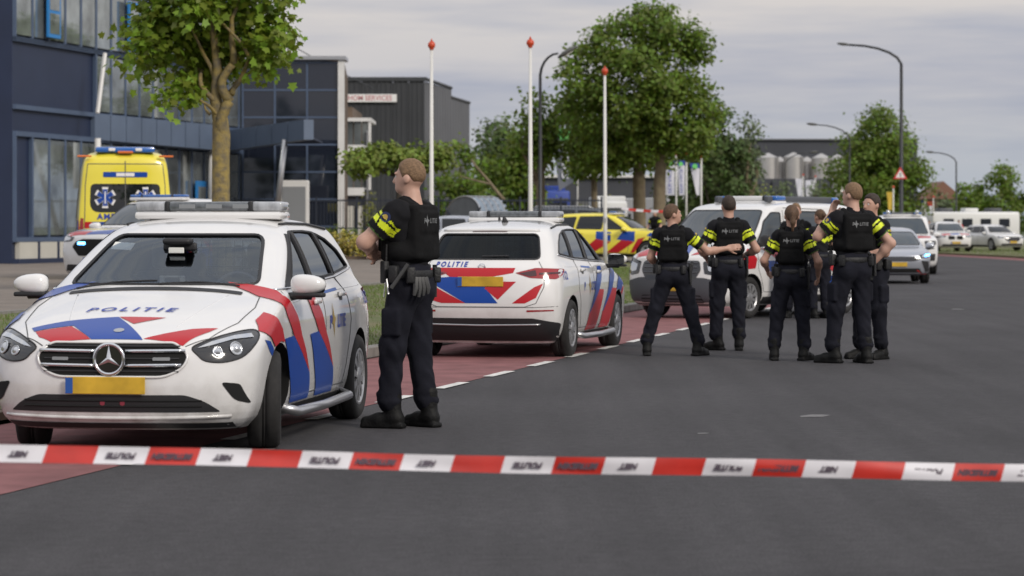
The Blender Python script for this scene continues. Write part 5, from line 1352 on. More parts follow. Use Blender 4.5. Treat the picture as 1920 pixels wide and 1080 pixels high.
# fence along the forecourt
fence = empty('metal_fence', (-4, 97, .35), 0, 'dark vertical bar fence in front of the glass corner and warehouse', 'fence')
FX0, FX1, FY = px(440, 97), px(1128, 97), 97.0; npan = 9; fw = (FX1 - FX0) / npan
fz1 = 1.47 + 52 * 97 / 5000 - .35
pd = bd = rd = None
for i in range(npan + 1):
    x = FX0 + i * fw + 4
    if pd is None: o = mesh('post', box(-.035, .035, -.035, .035, 0, fz1 + .08), 'fence_metal', fence); pd = o.data
    else: o = link('post', pd, fence)
    o.location = (x, 0, 0)
    if i < npan:
        for z in (.12, fz1 * .5, fz1 - .06):
            if rd is None: r_ = mesh('rail', box(.036, fw - .036, -.02, .02, -.025, .025), 'fence_metal', fence); rd = r_.data
            else: r_ = link('rail', rd, fence)
            r_.location = (x, 0, z)
        if bd is None:
            b_ = mesh('bars', join(*[box(.036 + k * .118, .056 + k * .118, -.034, -.022, .04, fz1 + .02) for k in range(1, int((fw - .1) / .118) + 1)]), 'fence_metal', fence); b_['kind'] = 'stuff'; bd = b_.data
        else: b_ = link('bars', bd, fence); b_['kind'] = 'stuff'
        b_.location = (x, 0, 0)
# bicycle shelter with a curved ribbed roof
sh = empty('bicycle_shelter', (px(868, 94), 94, .35), R(-38), 'grey bicycle shelter with a curved ribbed roof behind the police car', 'shelter'); sh.scale = (.82, .82, .9)
hw = 1.15; prof = [(-hw + .1, 0), (-hw + .1, 1.6), (-hw + .35, 2.05), (-.45, 2.3), (.1, 2.42), (.55, 2.32), (.85, 2.05), (1.02, 1.6), (1.08, .9), (1.08, 0)]
arc = [tuple(p) for p in catmull(prof[1:-1], 5)]
mesh('end_wall', prism([(-hw + .1, 0)] + arc + [(1.08, 0)], 0.02, .08, 'y'), 'shelter_panel', sh)
for x0, x1 in (((-1.0, .05), (1.0, 2.0)), ((1.0, .05), (-1.0, 2.0))):
    mesh('brace', tube([(x0[0], -.02, x0[1]), (x1[0], -.02, x1[1])], .03, 6), 'fence_metal', sh)
for k in range(4):
    a = arc[int(len(arc) * .5):]
    for i in range(0, len(a) - 1, 3):
        j = min(i + 3, len(a) - 1)
        mesh('roof_panel', ([(a[i][0] + .0, .05 + k * .42, a[i][1] + .01), (a[i][0], .70 + k * .42, a[i][1] + .01), (a[j][0], (.42 + k * .42), a[j][1] + .01), (a[j][0], .05 + k * .42, a[j][1] + .01)], [(0, 1, 2, 3)]), 'shelter_roof', sh)
for k in range(5):
    mesh('rib', tube([(p[0], k * .42 + .02, p[1] + .02) for p in [(-hw + .1, 0)] + arc + [(1.08, 0)]], .03, 6), 'steel', sh)
# overhead cable
tag(mesh('overhead_cable', tube([(a.x, a.y, a.z) for a in [at(430 + 30 * k, 18 + 17.2 * k + (k - 4.5) ** 2 * -.35, 110 + 3 * k) for k in range(10)]], .022, 5), 'pole_dark'), 'thin overhead cable sloping down across the sky to the warehouse', 'cable')
# banners
def banner(u, v0, v1, w0, w1, Y, cols, label, group, txt=None, tc='flag_blue', lean=0.0, logo=None):
    zb = .1; x = px(u, Y); z1 = 1.47 + (425 - v0) * Y / 5000; z0 = 1.47 + (425 - v1) * Y / 5000
    o = empty('banner_flag', (x, Y, zb), 0, label, 'banner', group)
    mesh('pole', tube([(0, 0, 0), (0, 0, z1 - zb + .25)], .045, 8), 'pole_white', o, smooth=True)
    mesh('finial', sphere((0, 0, z1 - zb + .32), .09, 10, 6), 'finial_red', o, smooth=True)
    k0, k1 = w0 * Y / 5000, w1 * Y / 5000; H = z1 - z0; n = 12
    def row(t):
        k = k0 + (k1 - k0) * t; return [(-.08 - k * (1 - f), .10 * math.sin(f * 5 + t * 6) * k, z1 - zb - H * t - lean * (1 - f) * t) for f in np.linspace(0, 1, 6)]
    last = 0.0
    for frac, m in cols:
        V, F = [], []; nn = max(2, int(n * (frac - last)))
        for i in range(nn + 1): V += row(last + (frac - last) * i / nn)
        for i in range(nn):
            for j in range(5): F.append((i * 6 + j, (i + 1) * 6 + j, (i + 1) * 6 + j + 1, i * 6 + j + 1))
        mesh('cloth', (V, F), m, o, smooth=True); last = frac
    if txt:
        tv, tf = text_vf(txt, .8, 0, 1.0, .01); ext = max(q[0] for q in tv); f = H * .36 / ext
        kk = (k0 + k1) / 2
        mesh('lettering', ([(-.08 - kk * .5 - y * f * (kk / (f * 1.6)) * 1.0, -.16, z1 - zb - H * .60 + x_ * f) for x_, y, _ in tv], tf), tc, o)
    if logo:
        mesh('logo', xf(disc(k0 * .26, 12, 'y', 0), Matrix.Translation((-.08 - k0 * .5, -.17, z1 - zb - H * .10))), logo, o)
BW = 'white and blue banner flags'
banner(1268, 300, 366, 18, 18, 138, [(.14, 'flag_blue'), (1, 'flag_white')], 'leftmost of the three white and blue banner flags', BW, 'SERVICE', logo='flag_green')
banner(1287, 301, 366, 16, 11, 139, [(.14, 'flag_blue'), (1, 'flag_white')], 'middle one of the three white and blue banner flags', BW, 'SERVICE', logo='flag_green')
banner(1315, 306, 366, 19, 6, 140, [(.16, 'flag_blue'), (1, 'flag_white')], 'rightmost of the three white and blue banner flags, half furled', BW, None, logo='flag_green')
banner(1083, 243, 338, 46, 32, 150, [(1, 'flag_grey')], 'tall grey banner flag with white letters hanging among the trees', 'grey banner flags', 'SCG', 'flag_white', .6, logo='flag_green')
banner(1506, 335, 368, 13, 8, 225, [(1, 'flag_white')], 'plain white banner flag, left one before the silos', 'plain white banner flags')
banner(1529, 338, 368, 17, 16, 226, [(1, 'flag_white')], 'plain white banner flag, right one before the silos', 'plain white banner flags')
banner(1675, 360, 394, 10, 7, 172, [(1, 'flag_yellow')], 'yellow banner flag under the round tree', 'small banners at right')
banner(1734, 376, 402, 6, 6, 182, [(.15, 'flag_blue'), (1, 'flag_white')], 'narrow white banner flag left of the police estate', 'small banners at right')
banner(1750, 378, 398, 9, 3, 184, [(.4, 'sign_red'), (1, 'flag_white')], 'red and white banner flag left of the white motorhome', 'small banners at right')
# trucks in the yard
def truck(u, Y, w, h, zb, body, label, cab=True, rz=0):
    o = empty('truck', (px(u, Y), Y, zb), rz, label, 'truck', 'trucks in the yard')
    mesh('cab', rbox(-w / 2, w / 2, 0, 2.0, .75, h, .12, 3), body, o, angle=40)
    mesh('windscreen', rbox(-w / 2 + .15, w / 2 - .15, -.02, .03, h * .52, h * .80, .03, 2), 'dark_glass', o)
    mesh('grille', rbox(-w / 2 + .3, w / 2 - .3, -.03, .02, .9, h * .46, .03, 1), 'black_plastic', o)
    mesh('bumper', rbox(-w / 2, w / 2, -.08, .3, .35, .75, .06, 2), 'grey_plastic', o)
    for x in (-w / 2 + .25, w / 2 - .25): mesh('headlight', rbox(x - .16, x + .16, -.1, -.05, .5, .66, .02, 1), 'lamp_clear', o)
    mesh('sun_visor', rbox(-w / 2 + .1, w / 2 - .1, -.15, .0, h * .83, h * .87, .02, 1), 'grey_plastic', o)
    mesh('trailer', rbox(-w / 2, w / 2, 2.3, 9, 1.0, h + .3, .04, 1), body, o)
    for x in (-w / 2 + .2, w / 2 - .2):
        for y in (1.0, 6.6, 7.8): mesh('wheel', xf(lathe([(.25, -.14), (.45, -.13), (.5, -.08), (.5, .08), (.45, .13), (.25, .14)], 18, 'x'), Matrix.Translation((x, y, .5))), 'rubber', o, smooth=True)
    for s in (1, -1): mesh('mirror', rbox(s * (w / 2 + .12) - .08, s * (w / 2 + .12) + .08, -.05, .1, h * .5, h * .75, .03, 1), 'black_plastic', o)
truck(1145, 140, 1.75, 2.6, .2, 'truck_white', 'white truck cab parked behind the yellow car')
truck(1262, 165, 2.1, 3.0, .2, 'truck_white', 'white truck under the banner flags', rz=R(-18))
truck(1330, 175, 2.4, 2.9, .2, 'truck_white', 'white truck right of the banner flags', rz=R(30))
truck(1036, 150, 2.0, 3.3, .2, 'truck_blue', 'blue truck beneath the tall grey banner flag', rz=R(6))
# white motorhome at the far right
mh = empty('motorhome', (px(1800, 195), 195, .1), R(8), 'long white motorhome with roof boxes at the far right', 'motorhome')
mesh('body', rbox(-2.4, 4.2, -1.1, 1.1, .45, 2.45, .18, 3), 'truck_white', mh, angle=40)
for x in (-1.6, -.2, 1.2, 2.6): mesh('window', rbox(x, x + .8, -1.115, -1.09, 1.35, 1.95, .02, 1), 'dark_glass', mh)
for x in (-1.7, .2, 2.0): mesh('roof_box', rbox(x, x + 1.0, -.6, .6, 2.44, 2.72, .06, 2), 'grey_plastic' if x != .2 else 'truck_white', mh, angle=40)
for x in (-1.5, 2.6): mesh('wheel', xf(lathe([(.15, -.1), (.32, -.1), (.35, 0), (.32, .1), (.15, .1)], 16, 'y'), Matrix.Translation((x, -.95, .35))), 'rubber', mh, smooth=True)
# ------------------------------------------------------------------ people (signed distance fields meshed with surface nets)
def surface_net(f, org, h):
    s = f < 0
    nx, ny, nz = f.shape
    c = [s[i:nx - 1 + i, j:ny - 1 + j, k:nz - 1 + k] for i in (0, 1) for j in (0, 1) for k in (0, 1)]
    al = c[0].copy(); an = c[0].copy()
    for q in c[1:]: al &= q; an |= q
    act = an & ~al
    I = np.argwhere(act); n = len(I)
    if n == 0: return np.zeros((0, 3)), np.zeros((0, 4), int)
    idx = -np.ones(act.shape, int); idx[tuple(I.T)] = np.arange(n)
    acc = np.zeros((n, 3)); cnt = np.zeros(n)
    for ax in range(3):
        o1, o2 = [a for a in range(3) if a != ax]
        for a in (0, 1):
            for b in (0, 1):
                p = np.zeros(3, int); p[o1] = a; p[o2] = b; q = p.copy(); q[ax] = 1
                v0 = f[tuple((I + p).T)]; v1 = f[tuple((I + q).T)]; m = (v0 < 0) != (v1 < 0)
                t = np.where(m, v0 / np.where(m, v0 - v1, 1), 0)
                e = p[None, :] + np.zeros((n, 3)); e[:, ax] += t
                acc[m] += e[m]; cnt[m] += 1
    V = (I + acc / cnt[:, None]) * h + org
    Fs = []
    for ax in range(3):
        sl0 = [slice(1, -1)] * 3; sl0[ax] = slice(0, -1); sl1 = list(sl0); sl1[ax] = slice(1, None)
        a, b = s[tuple(sl0)], s[tuple(sl1)]
        E = np.argwhere(a != b); flip = a[tuple(E.T)]
        off = np.ones(3, int); off[ax] = 0; E = E + off
        o1, o2 = (ax + 1) % 3, (ax + 2) % 3
        q = []
        for d1, d2 in ((0, 0), (1, 0), (1, 1), (0, 1)):
            g = E.copy(); g[:, o1] -= d1; g[:, o2] -= d2; q.append(idx[tuple(g.T)])
        q = np.stack(q, 1); q[~flip] = q[~flip][:, ::-1]
        Fs.append(q)
    return V, np.concatenate(Fs)
class Field:
    def __init__(s, lo, hi, h):
        s.h = h; s.lo = np.array(lo, float); n = np.ceil((np.array(hi) - s.lo) / h).astype(int) + 1
        s.ax = [s.lo[i] + np.arange(n[i]) * h for i in range(3)]; s.f = np.full(n, 9.0, np.float32)
    def block(s, lo, hi):
        sl = []
        for i in range(3):
            a = int(max(0, math.floor((lo[i] - s.lo[i]) / s.h))); b = int(min(len(s.ax[i]), math.ceil((hi[i] - s.lo[i]) / s.h) + 1)); sl.append(slice(a, max(a, b)))
        g = np.meshgrid(*[s.ax[i][sl[i]] for i in range(3)], indexing='ij')
        return tuple(sl), np.stack(g, -1)
    def add(s, d, sl, k):
        a = s.f[sl]
        if k <= 0: s.f[sl] = np.minimum(a, d)
        else:
            q = np.maximum(k - np.abs(a - d), 0) / k; s.f[sl] = np.minimum(a, d) - q * q * k * .25
    def cone(s, a, b, r1, r2, k=.03, sq=None, cut=None, fold=0.0):
        a, b = np.array(a, float), np.array(b, float); m = max(r1, r2) + .07
        sl, p = s.block(np.minimum(a, b) - m, np.maximum(a, b) + m)
        if p.size == 0: return
        ba = b - a; t = np.clip(((p - a) @ ba) / max(ba @ ba, 1e-9), 0, 1)
        d = np.linalg.norm(p - a - t[..., None] * ba, axis=-1) - (r1 + (r2 - r1) * t)
        if fold > 0: d = d + fold * (np.sin(p[..., 2] * 48 + 5 * np.sin(p[..., 0] * 13 + p[..., 1] * 17 + 1.3) + p[..., 0] * 55) * (.4 + .6 * np.sin(p[..., 2] * 11 + p[..., 1] * 19)) + .8 * np.sin(p[..., 2] * 27 - p[..., 1] * 48 + 3 * np.sin(p[..., 0] * 23 + p[..., 2] * 7)))
        if cut is not None: d = np.maximum(d, ((p - np.array(cut[0])) @ np.array(cut[1])))
        s.add(d, sl, k)
    def ell(s, c, r, k=.03, M=None, fold=0.0, cuts=()):
        c, r = np.array(c, float), np.array(r, float); m = r.max() + .06
        sl, p = s.block(c - m, c + m)
        if p.size == 0: return
        q = p - c
        if M is not None: q = q @ M
        k0 = np.linalg.norm(q / r, axis=-1); k1 = np.linalg.norm(q / (r * r), axis=-1)
        d = k0 * (k0 - 1) / np.maximum(k1, 1e-6)
        if fold > 0: d = d + fold * (np.sin(p[..., 2] * 45 + p[..., 0] * 25 + 2 * np.sin(p[..., 1] * 21)) + .6 * np.sin(p[..., 2] * 27 - p[..., 0] * 35))
        for pt, n in cuts: d = np.maximum(d, q @ np.array(n, float) - pt)
        s.add(d, sl, k)
    def rbox(s, c, hf, r, k=.02, M=None):
        c, hf = np.array(c, float), np.array(hf, float); m = np.linalg.norm(hf) + r + .05
        sl, p = s.block(c - m, c + m)
        if p.size == 0: return
        q = p - c
        if M is not None: q = q @ M
        e = np.abs(q) - (hf - r); d = np.linalg.norm(np.maximum(e, 0), axis=-1) + np.minimum(e.max(-1), 0) - r
        s.add(d, sl, k)
    def out(s): return surface_net(s.f, s.lo, s.h)
def npmesh(name, V, F, mats, parent, mi=None):
    me = bpy.data.meshes.new(name); me.from_pydata(V.tolist(), [], F.tolist())
    for m in (mats if isinstance(mats, list) else [mats]): me.materials.append(MATS[m])
    if mi is not None: me.polygons.foreach_set('material_index', mi)
    me.polygons.foreach_set('use_smooth', [True] * len(me.polygons)); me.update()
    return link(name, me, parent)
def split(V, F, mask):
    f = F[mask]; u, inv = np.unique(f, return_inverse=True)
    return V[u], inv.reshape(f.shape)
def rot3(ax, a):
    return np.array(Matrix.Rotation(a, 3, ax))
def officer(P):
    H = P['H']; k = H / 1.80; h = P.get('h', .012); hb = P.get('hb', h)
    root = empty('person', P['loc'], P['rz'], P['label'], 'person', P.get('group'))
    fem = P.get('fem', False); build = P.get('build', 1.0) * (0.93 if fem else 1.0)
    sw = .185 * build
    def A(*p): return np.array(p, float)
    SH = {1: A(sw, 0, 1.445), -1: A(-sw, 0, 1.445)}
    EL = {1: A(*P['re']), -1: A(*P['le'])}; WR = {1: A(*P['rw']), -1: A(*P['lw'])}
    FT = {1: A(*P['rf'], 0), -1: A(*P['lf'], 0)}; FA = {1: P.get('rfa', -.15), -1: P.get('lfa', .15)}
    HIP = {s: A(s * .092, 0, .925) for s in (1, -1)}
    hip_shift = (FT[1] + FT[-1]) / 2 * .55
    for s in HIP: HIP[s] = HIP[s] + hip_shift * A(1, 1, 0) * .3
    AN = {s: FT[s] + A(0, 0, .10) for s in FT}
    KN = {s: (HIP[s] + AN[s]) / 2 + A(s * .01, .025, .03) for s in FT}
    hy, hp = P.get('head', (0, 0)); HM = rot3('Z', hy) @ rot3('X', hp); NK = A(0, 0, 1.56)
    def hd(p): return HM @ (A(*p) - NK) + NK
    lo = A(-.95, -.55, -.02); hi = A(.95, .60, 1.86)
    pts = list(EL.values()) + list(WR.values()) + list(FT.values())
    lo = np.minimum(A(-.36, -.30, -.02), np.min(pts, 0) - .22); hi = np.maximum(A(.36, .30, 1.86), np.max(pts, 0) + .22); lo[2] = -.02; hi[2] = 1.86
    # ---- body
    B = Field(lo, hi, hb)
    B.ell((0, 0, 1.30), (.145 * build, .095, .22)); B.ell((0, 0, 1.06), (.135, .09, .20)); B.ell((0, 0, .96), (.14, .10, .12))
    B.cone((0, -.022, 1.47), hd((0, -.012, 1.60)), .066 * build, .056, .05)
    B.ell(hd((0, -.008, 1.700)), (.076, .097, .098), .02, HM); B.ell(hd((0, .030, 1.645)), (.060, .070, .075), .03, HM); B.ell(hd((0, .055, 1.605)), (.040, .040, .030), .03, HM)
    B.cone(hd((0, .094, 1.695)), hd((0, .112, 1.658)), .010, .014, .016); B.ell(hd((0, .086, 1.615)), (.024, .012, .010), .012, HM)
    for s in (1, -1):
        B.ell(hd((s * .077, -.010, 1.672)), (.011, .024, .032), .008, HM); B.ell(hd((s * .032, .082, 1.712)), (.026, .014, .010), .015, HM)
        B.cone(SH[s], EL[s], .056 * build, .043 * build, .04); B.cone(EL[s], WR[s], .045 * build, .029 * build, .03)
        B.ell((EL[s] * .7 + WR[s] * .3), (.044 * build,) * 3, .04)
        B.cone(HIP[s], KN[s], .085, .056, .04); B.cone(KN[s], AN[s] + A(0, 0, .02), .054, .034, .03); B.cone(AN[s] - A(0, 0, .02), FT[s] + rot3('Z', FA[s]) @ A(0, .06, .055), .030, .018, .01)
        # hand
        fd = P.get('rh' if s > 0 else 'lh'); ax = (WR[s] - EL[s]); ax /= np.linalg.norm(ax)
        f = A(*fd[0]) if fd else ax; f /= np.linalg.norm(f)
        n = A(*fd[1]) if fd else A(-s, 0, 0); n = n - f * (n @ f); n /= np.linalg.norm(n); l = np.cross(n, f)
        curl = fd[2] if fd and len(fd) > 2 else .7
        w = WR[s]; M = np.stack([l, f, n], 1)
        B.rbox(w + f * .055, (.043, .048, .016), .014, .02, M)
        for i, (o, ln) in enumerate(((-.034, .062), (-.0115, .074), (.0115, .070), (.034, .056))):
            b0 = w + f * .098 + l * o; a1 = b0 + (f * math.cos(curl * .5) + n * math.sin(curl * .5)) * ln * .55; a2 = a1 + (f * math.cos(curl * 1.4) + n * math.sin(curl * 1.4)) * ln * .5
            B.cone(b0 - f * .02, a1, .0105, .0098, .004); B.cone(a1, a2, .0098, .008, .004)
        tb = w + f * .03 + l * s * .034 * (1 if (l @ A(0, 0, 1)) >= 0 else 1); td = f * .7 + l * s * .55 + n * .35; td /= np.linalg.norm(td)
        B.cone(tb, tb + td * .045, .014, .0115, .012); B.cone(tb + td * .045, tb + td * .045 + (td * .6 + f * .6) * .035, .0115, .009, .006)
    V, F = B.out(); npmesh('body', V * k, F, P.get('skin', 'skin'), root)
    # ---- eyes and mouth line
    for s in (1, -1):
        e = sphere((0, 0, 0), .011, 8, 6); c = hd((s * .031, .083, 1.690))
        mesh('eye', ([tuple((A(*q) + c) * k) for q in e[0]], e[1]), 'eye_white', root, smooth=True)
    e = sphere((0, 0, 0), (.022, .006, .005), 10, 6); c = hd((0, .097, 1.616))
    mesh('mouth', ([tuple((HM @ A(*q) + c) * k) for q in e[0]], e[1]), 'lips', root, smooth=True)
    # ---- hair
    L = Field(hd((0, 0, 1.70)) - .22, hd((0, 0, 1.70)) + .22, min(h, .009))
    c = hd((0, -.010, 1.706)); sl, p = L.block(c - .2, c + .2); q = (p - c) @ HM
    r = np.array([.0768, .0978, .0988]); k0 = np.linalg.norm(q / r, axis=-1); k1 = np.linalg.norm(q / (r * r), axis=-1); d = k0 * (k0 - 1) / np.maximum(k1, 1e-6)
    d = d + .0022 * np.sin(q[..., 0] * 260 + 4 * np.sin(q[..., 2] * 60)) * np.sin(q[..., 2] * 190)
    np_ = -P.get('nape', .080)      # hairline: low at the nape, round the ear, sideburn, up the temple to the forehead
    line = np.interp(q[..., 1], [-.11, -.045, -.024, -.018, .004, .012, .030, .050, .066, .085], [np_, np_ + .008, -.030, -.012, -.012, -.042, -.036, .010, .038, .050]) - q[..., 2]
    line = line + .003 * np.sin(q[..., 0] * 150)
    d = d - .0012 - np.clip(-line * .28, 0, P.get('thick', .0075)) * (.8 + .4 * np.clip(q[..., 2] / .09, 0, 1)); d = d + .0016 * np.sin(q[..., 0] * 310 + q[..., 1] * 90) * np.sin(q[..., 2] * 240 + q[..., 1] * 130)
    L.add(np.maximum(d, line).astype(np.float32), sl, 0)
    if P.get('tail'):
        a = hd((0, -.105, 1.72)); 
        if P['tail'] == 'pony': L.cone(a, hd((0, -.125, 1.62)), .034, .030, .02); L.cone(hd((0, -.125, 1.62)), hd((0, -.115, 1.52)), .030, .014, .02)
        else: L.ell(hd((0, -.118, 1.715)), (.040, .034, .040), .015)
    V, F = L.out(); npmesh('hair', V * k, F, P.get('hair', 'hair_brown'), root)
    # ---- trousers
    T = Field(np.array([lo[0], lo[1], .05]), np.array([hi[0], hi[1], 1.16]), h)
    hs = hip_shift * .3
    T.ell((hs[0], -.012 + hs[1], .985), (.178 * (1.03 if fem else 1), .128, .145), .05, fold=.002); T.ell((hs[0] * .6, 0, 1.07), (.160 * build, .118, .07), .05)
    for s in (1, -1):
        T.ell(HIP[s] + A(0, -.055, .01), (.095, .085, .10), .05, fold=.002)
        T.cone(HIP[s], KN[s], .108, .084, .05, fold=.0032); T.cone(KN[s], AN[s] + A(0, 0, .07), .083, .072, .05, fold=.0050)
        T.ell(AN[s] + A(0, .0, .085), (.078, .082, .040), .025, fold=.004); T.ell(AN[s] + A(0, .012, .135), (.072, .078, .030), .025, fold=.004)
        m = HIP[s] * .45 + KN[s] * .55; T.rbox(m + A(s * .088, 0, .0), (.022, .070, .095), .018, .015)
    V, F = T.out(); npmesh('trousers', V * k, F, P.get('trousers', 'uniform_trousers'), root)
    # ---- boots
    for s in (1, -1):
        G = Field(FT[s] - A(.22, .24, .0) + A(0, 0, -.004), FT[s] + A(.22, .26, .27), min(h, .011))
        M = rot3('Z', FA[s])
        def g(x, y, z): return FT[s] + M @ A(x, y, z)
        G.cone(g(0, -.055, .062), g(0, .075, .055), .050, .047, .03); G.cone(g(0, .07, .050), g(s * .004, .165, .040), .047, .040, .03); G.cone(g(0, -.03, .08), g(0, -.02, .235), .053, .060, .03)
        G.rbox(g(0, .045, .016), (.047, .155, .016), .012, .012, M)
        sl = tuple(slice(0, None) for _ in range(3)); _, p = G.block(G.lo - 1, G.lo + 2); G.f = np.maximum(G.f, -(p[..., 2])).astype(np.float32)
        V, F = G.out(); npmesh('boot', V * k, F, 'boot', root)
    # ---- shirt with reflective sleeve bands
    S = Field(np.array([lo[0], lo[1], .98]), np.array([hi[0], hi[1], 1.60]), min(h, .011))
    S.ell((0, 0, 1.32), (.178 * build, .122, .20), .05, fold=.004); S.ell((0, .004, 1.12), (.160 * build, .118, .17), .06, fold=.006)
    S.cone((-.125 * build, -.01, 1.452), (.125 * build, -.01, 1.452), .072, .072, .04); S.cone((0, -.02, 1.46), (0, -.012, 1.535), .078, .066, .03)
    ln = P.get('sleeve', .66)
    for s in (1, -1):
        a, e = SH[s] + A(-s * .015, 0, 0), EL[s]; d = (e - a); L_ = np.linalg.norm(d); d = d / L_
        S.cone(a, e, .078 * build, .066 * build, .05, cut=(a + d * L_ * ln, d), fold=.0045)
        if P.get('jacket'): S.cone(EL[s], WR[s], .062, .048, .04, fold=.003)
    V, F = S.out(); C = V[F].mean(1); kind = np.zeros(len(F), int)
    for s in (1, -1):
        a, e = SH[s] + A(-s * .015, 0, 0), EL[s]; d = e - a; L_ = np.linalg.norm(d); d = d / L_
        rel = C - a; t = rel @ d / L_; dist = np.linalg.norm(rel - (t * L_)[:, None] * d, axis=1)
        near = (dist < .105) & (t > .05)
        # zig-zag blocks: a narrow band over a wide one, broken by dark gaps
        ang = np.arctan2(rel[:, 1], rel[:, 0] * s) ; zig = .035 * np.abs(((ang * 1.6) % 2) - 1)
        tt = t + zig
        band = near & (((tt > .22) & (tt < .28)) | ((tt > .335) & (tt < .475))) & ~((np.abs(((ang * .8) % 1) - .5) < .035) & (tt > .30))
        kind[band] = 1 if s > 0 else 3; kind[near & (t > ln - .03)] = 2 if s > 0 else 4
    if P.get('jacket'):
        z = C[:, 2]; x = C[:, 0]; zz = z + .05 * np.abs(((x * 14) % 2) - 1)
        kind[(np.abs(x) < .2) & (((zz > 1.30) & (zz < 1.36)))] = 1
    V = V * k
    npmesh('shirt', *split(V, F, kind == 0), P.get('band', 'uniform_shirt'), root)
    for q in (1, 3):
        if (kind == q).any(): npmesh('reflective_band', *split(V, F, kind == q), P.get('band', 'fluo_yellow'), root)
    for q in (2, 4):
        if (kind == q).any(): npmesh('sleeve_cuff', *split(V, F, kind == q), ('piping_green' if P.get('band') is None else P['band']) if not P.get('jacket') else 'uniform_shirt', root)
    # ---- shoulder patches
    bs = BVHTree.FromPolygons([tuple(v) for v in V], [tuple(q) for q in F])
    if h < .015 and not P.get('jacket'):
        for s in (1, -1):
            a, e = SH[s], EL[s]; d = (e - a) / np.linalg.norm(e - a); c = (a + d * .055) * k
            od = A(s, -.25, .25); od = od - d * (od @ d); od /= np.linalg.norm(od); ld = np.cross(d, od)
            def pp(x, y, off):
                q = c + (ld * x - d * y) * k; hit = bs.ray_cast(Vector(q + od * .4), Vector(-od)); return None if hit[0] is None else tuple(hit[0] + hit[1] * off)
            for nm, m, R_, off in (('shoulder_patch', 'patch_blue', .036, .004), ('patch_emblem', 'gold', .017, .007)):
                pts = [pp(R_ * math.cos(t), R_ * .95 * math.sin(t), off) for t in np.linspace(0, 2 * PI, 13)[:-1]]
                if all(pts): mesh(nm, (pts, [tuple(range(12))]), m, root)
    # ---- body armour vest
    if not P.get('jacket') and not P.get('civil'):
        W = Field((-.30, -.28, 1.02), (.30, .28, 1.56), min(h, .011))
        W.rbox((0, -.098, 1.315), (.150 * build, .050, .185), .030, .03, rot3('X', R(-3))); W.rbox((0, .098, 1.29), (.145 * build, .045, .17), .030, .03)
        W.rbox((0, -.140, 1.385), (.125 * build, .018, .075), .012, .010); W.rbox((0, -.138, 1.235), (.120 * build, .016, .045), .012, .010)
        W.ell((0, 0, 1.19), (.193 * build, .150, .12), .03, fold=.001)
        for s in (1, -1):
            W.cone((s * .100, -.10, 1.47), (s * .105, .0, 1.522), .034, .032, .02); W.cone((s * .105, .0, 1.522), (s * .095, .09, 1.45), .032, .032, .02)
            W.rbox((s * .08, .155, 1.24), (.045, .025, .055), .012, .01)
        V, F = W.out(); Vv = V * k; vest = npmesh('vest', Vv, F, 'uniform_vest', root)
        bv = BVHTree.FromPolygons([tuple(v) for v in Vv], [tuple(q) for q in F])
        def proj(x, z, dy, off=.004):
            c, n, _, _ = bv.ray_cast(Vector((x, dy * -1.0, z)), Vector((0, dy, 0))); return None if c is None else (c.x, c.y - dy * off, c.z)
        def decal(name, vf2, cx, cz, m, flip=1):
            out = []
            for x, y, _ in vf2[0]:
                q = proj(cx + x * flip, cz + y, 1); out.append(q if q else (cx + x, -.19 * k, cz + y))
            mesh(name, (out, vf2[1]), m, vest)
        zt = 1.392 * k; ts = .045 * k
        decal('lettering', text_vf('P', ts, .1, 1, .0015), -.088 * k, zt, 'patch_grey'); decal('lettering', text_vf('LITIE', ts, .1, 1.1, .0012), .035 * k, zt, 'patch_grey')
        fl = [(0, .042, 0), (.010, .012, 0), (.034, .004, 0), (.012, -.010, 0), (.004, -.040, 0), (-.006, -.012, 0), (-.032, -.002, 0), (-.010, .010, 0)]
        decal('crest', ([(a * k, b * k, 0) for a, b, _ in fl], [tuple(range(8))]), -.055 * k, zt, 'patch_grey')
    # ---- belt, holster, pouches
    if not P.get('civil'):
        bt = empty; zb = 1.035
        ring = [(.186 * build * (1.02) * math.cos(a), .142 * math.sin(a)) for a in np.linspace(0, 2 * PI, 41)[:-1]]
        V, F = [], []
        for x, y in ring:
            for z, s in ((-.026, .985), (-.022, 1.01), (.022, 1.01), (.026, .985)): V.append(((x * s + hs[0]) * k, (y * s + hs[1] * .6) * k, (zb + z) * k))
        n = len(ring)
        for i in range(n):
            for j in range(3): F.append((i * 4 + j, ((i + 1) % n) * 4 + j, ((i + 1) % n) * 4 + j + 1, i * 4 + j + 1))
        belt = mesh('belt', (V, F), 'gear', root, smooth=True)
        def on_belt(a, name, vf, m='gear', dz=0, out=.02):
            x, y = (.186 * build + out) * math.cos(a), (.142 + out) * math.sin(a)
            M = Matrix.Translation((k * (x + hs[0]), k * (y + hs[1] * .6), k * (zb + dz))) @ Matrix.Rotation(a, 4, 'Z') @ Matrix.Scale(k, 4)
            mesh(name, xf(vf, M), m, belt, angle=45)
        on_belt(R(-5), 'holster', join(xf(rbox(-.022, .026, -.035, .035, -.21, .03, .016, 2), Matrix.Rotation(R(4), 4, 'Y')), rbox(-.012, .03, -.02, .02, -.02, .065, .01, 2), xf(rbox(-.014, .022, -.016, .016, 0, .085, .008, 2), Matrix.Translation((.008, .03, .03)) @ Matrix.Rotation(R(-55), 4, 'X'))))
        on_belt(R(182), 'pouch', rbox(-.02, .035, -.032, .032, -.055, .06, .012, 2)); on_belt(R(218), 'pouch', rbox(-.02, .035, -.03, .03, -.06, .05, .012, 2)); on_belt(R(-52), 'pouch', rbox(-.02, .032, -.028, .028, -.06, .045, .012, 2))
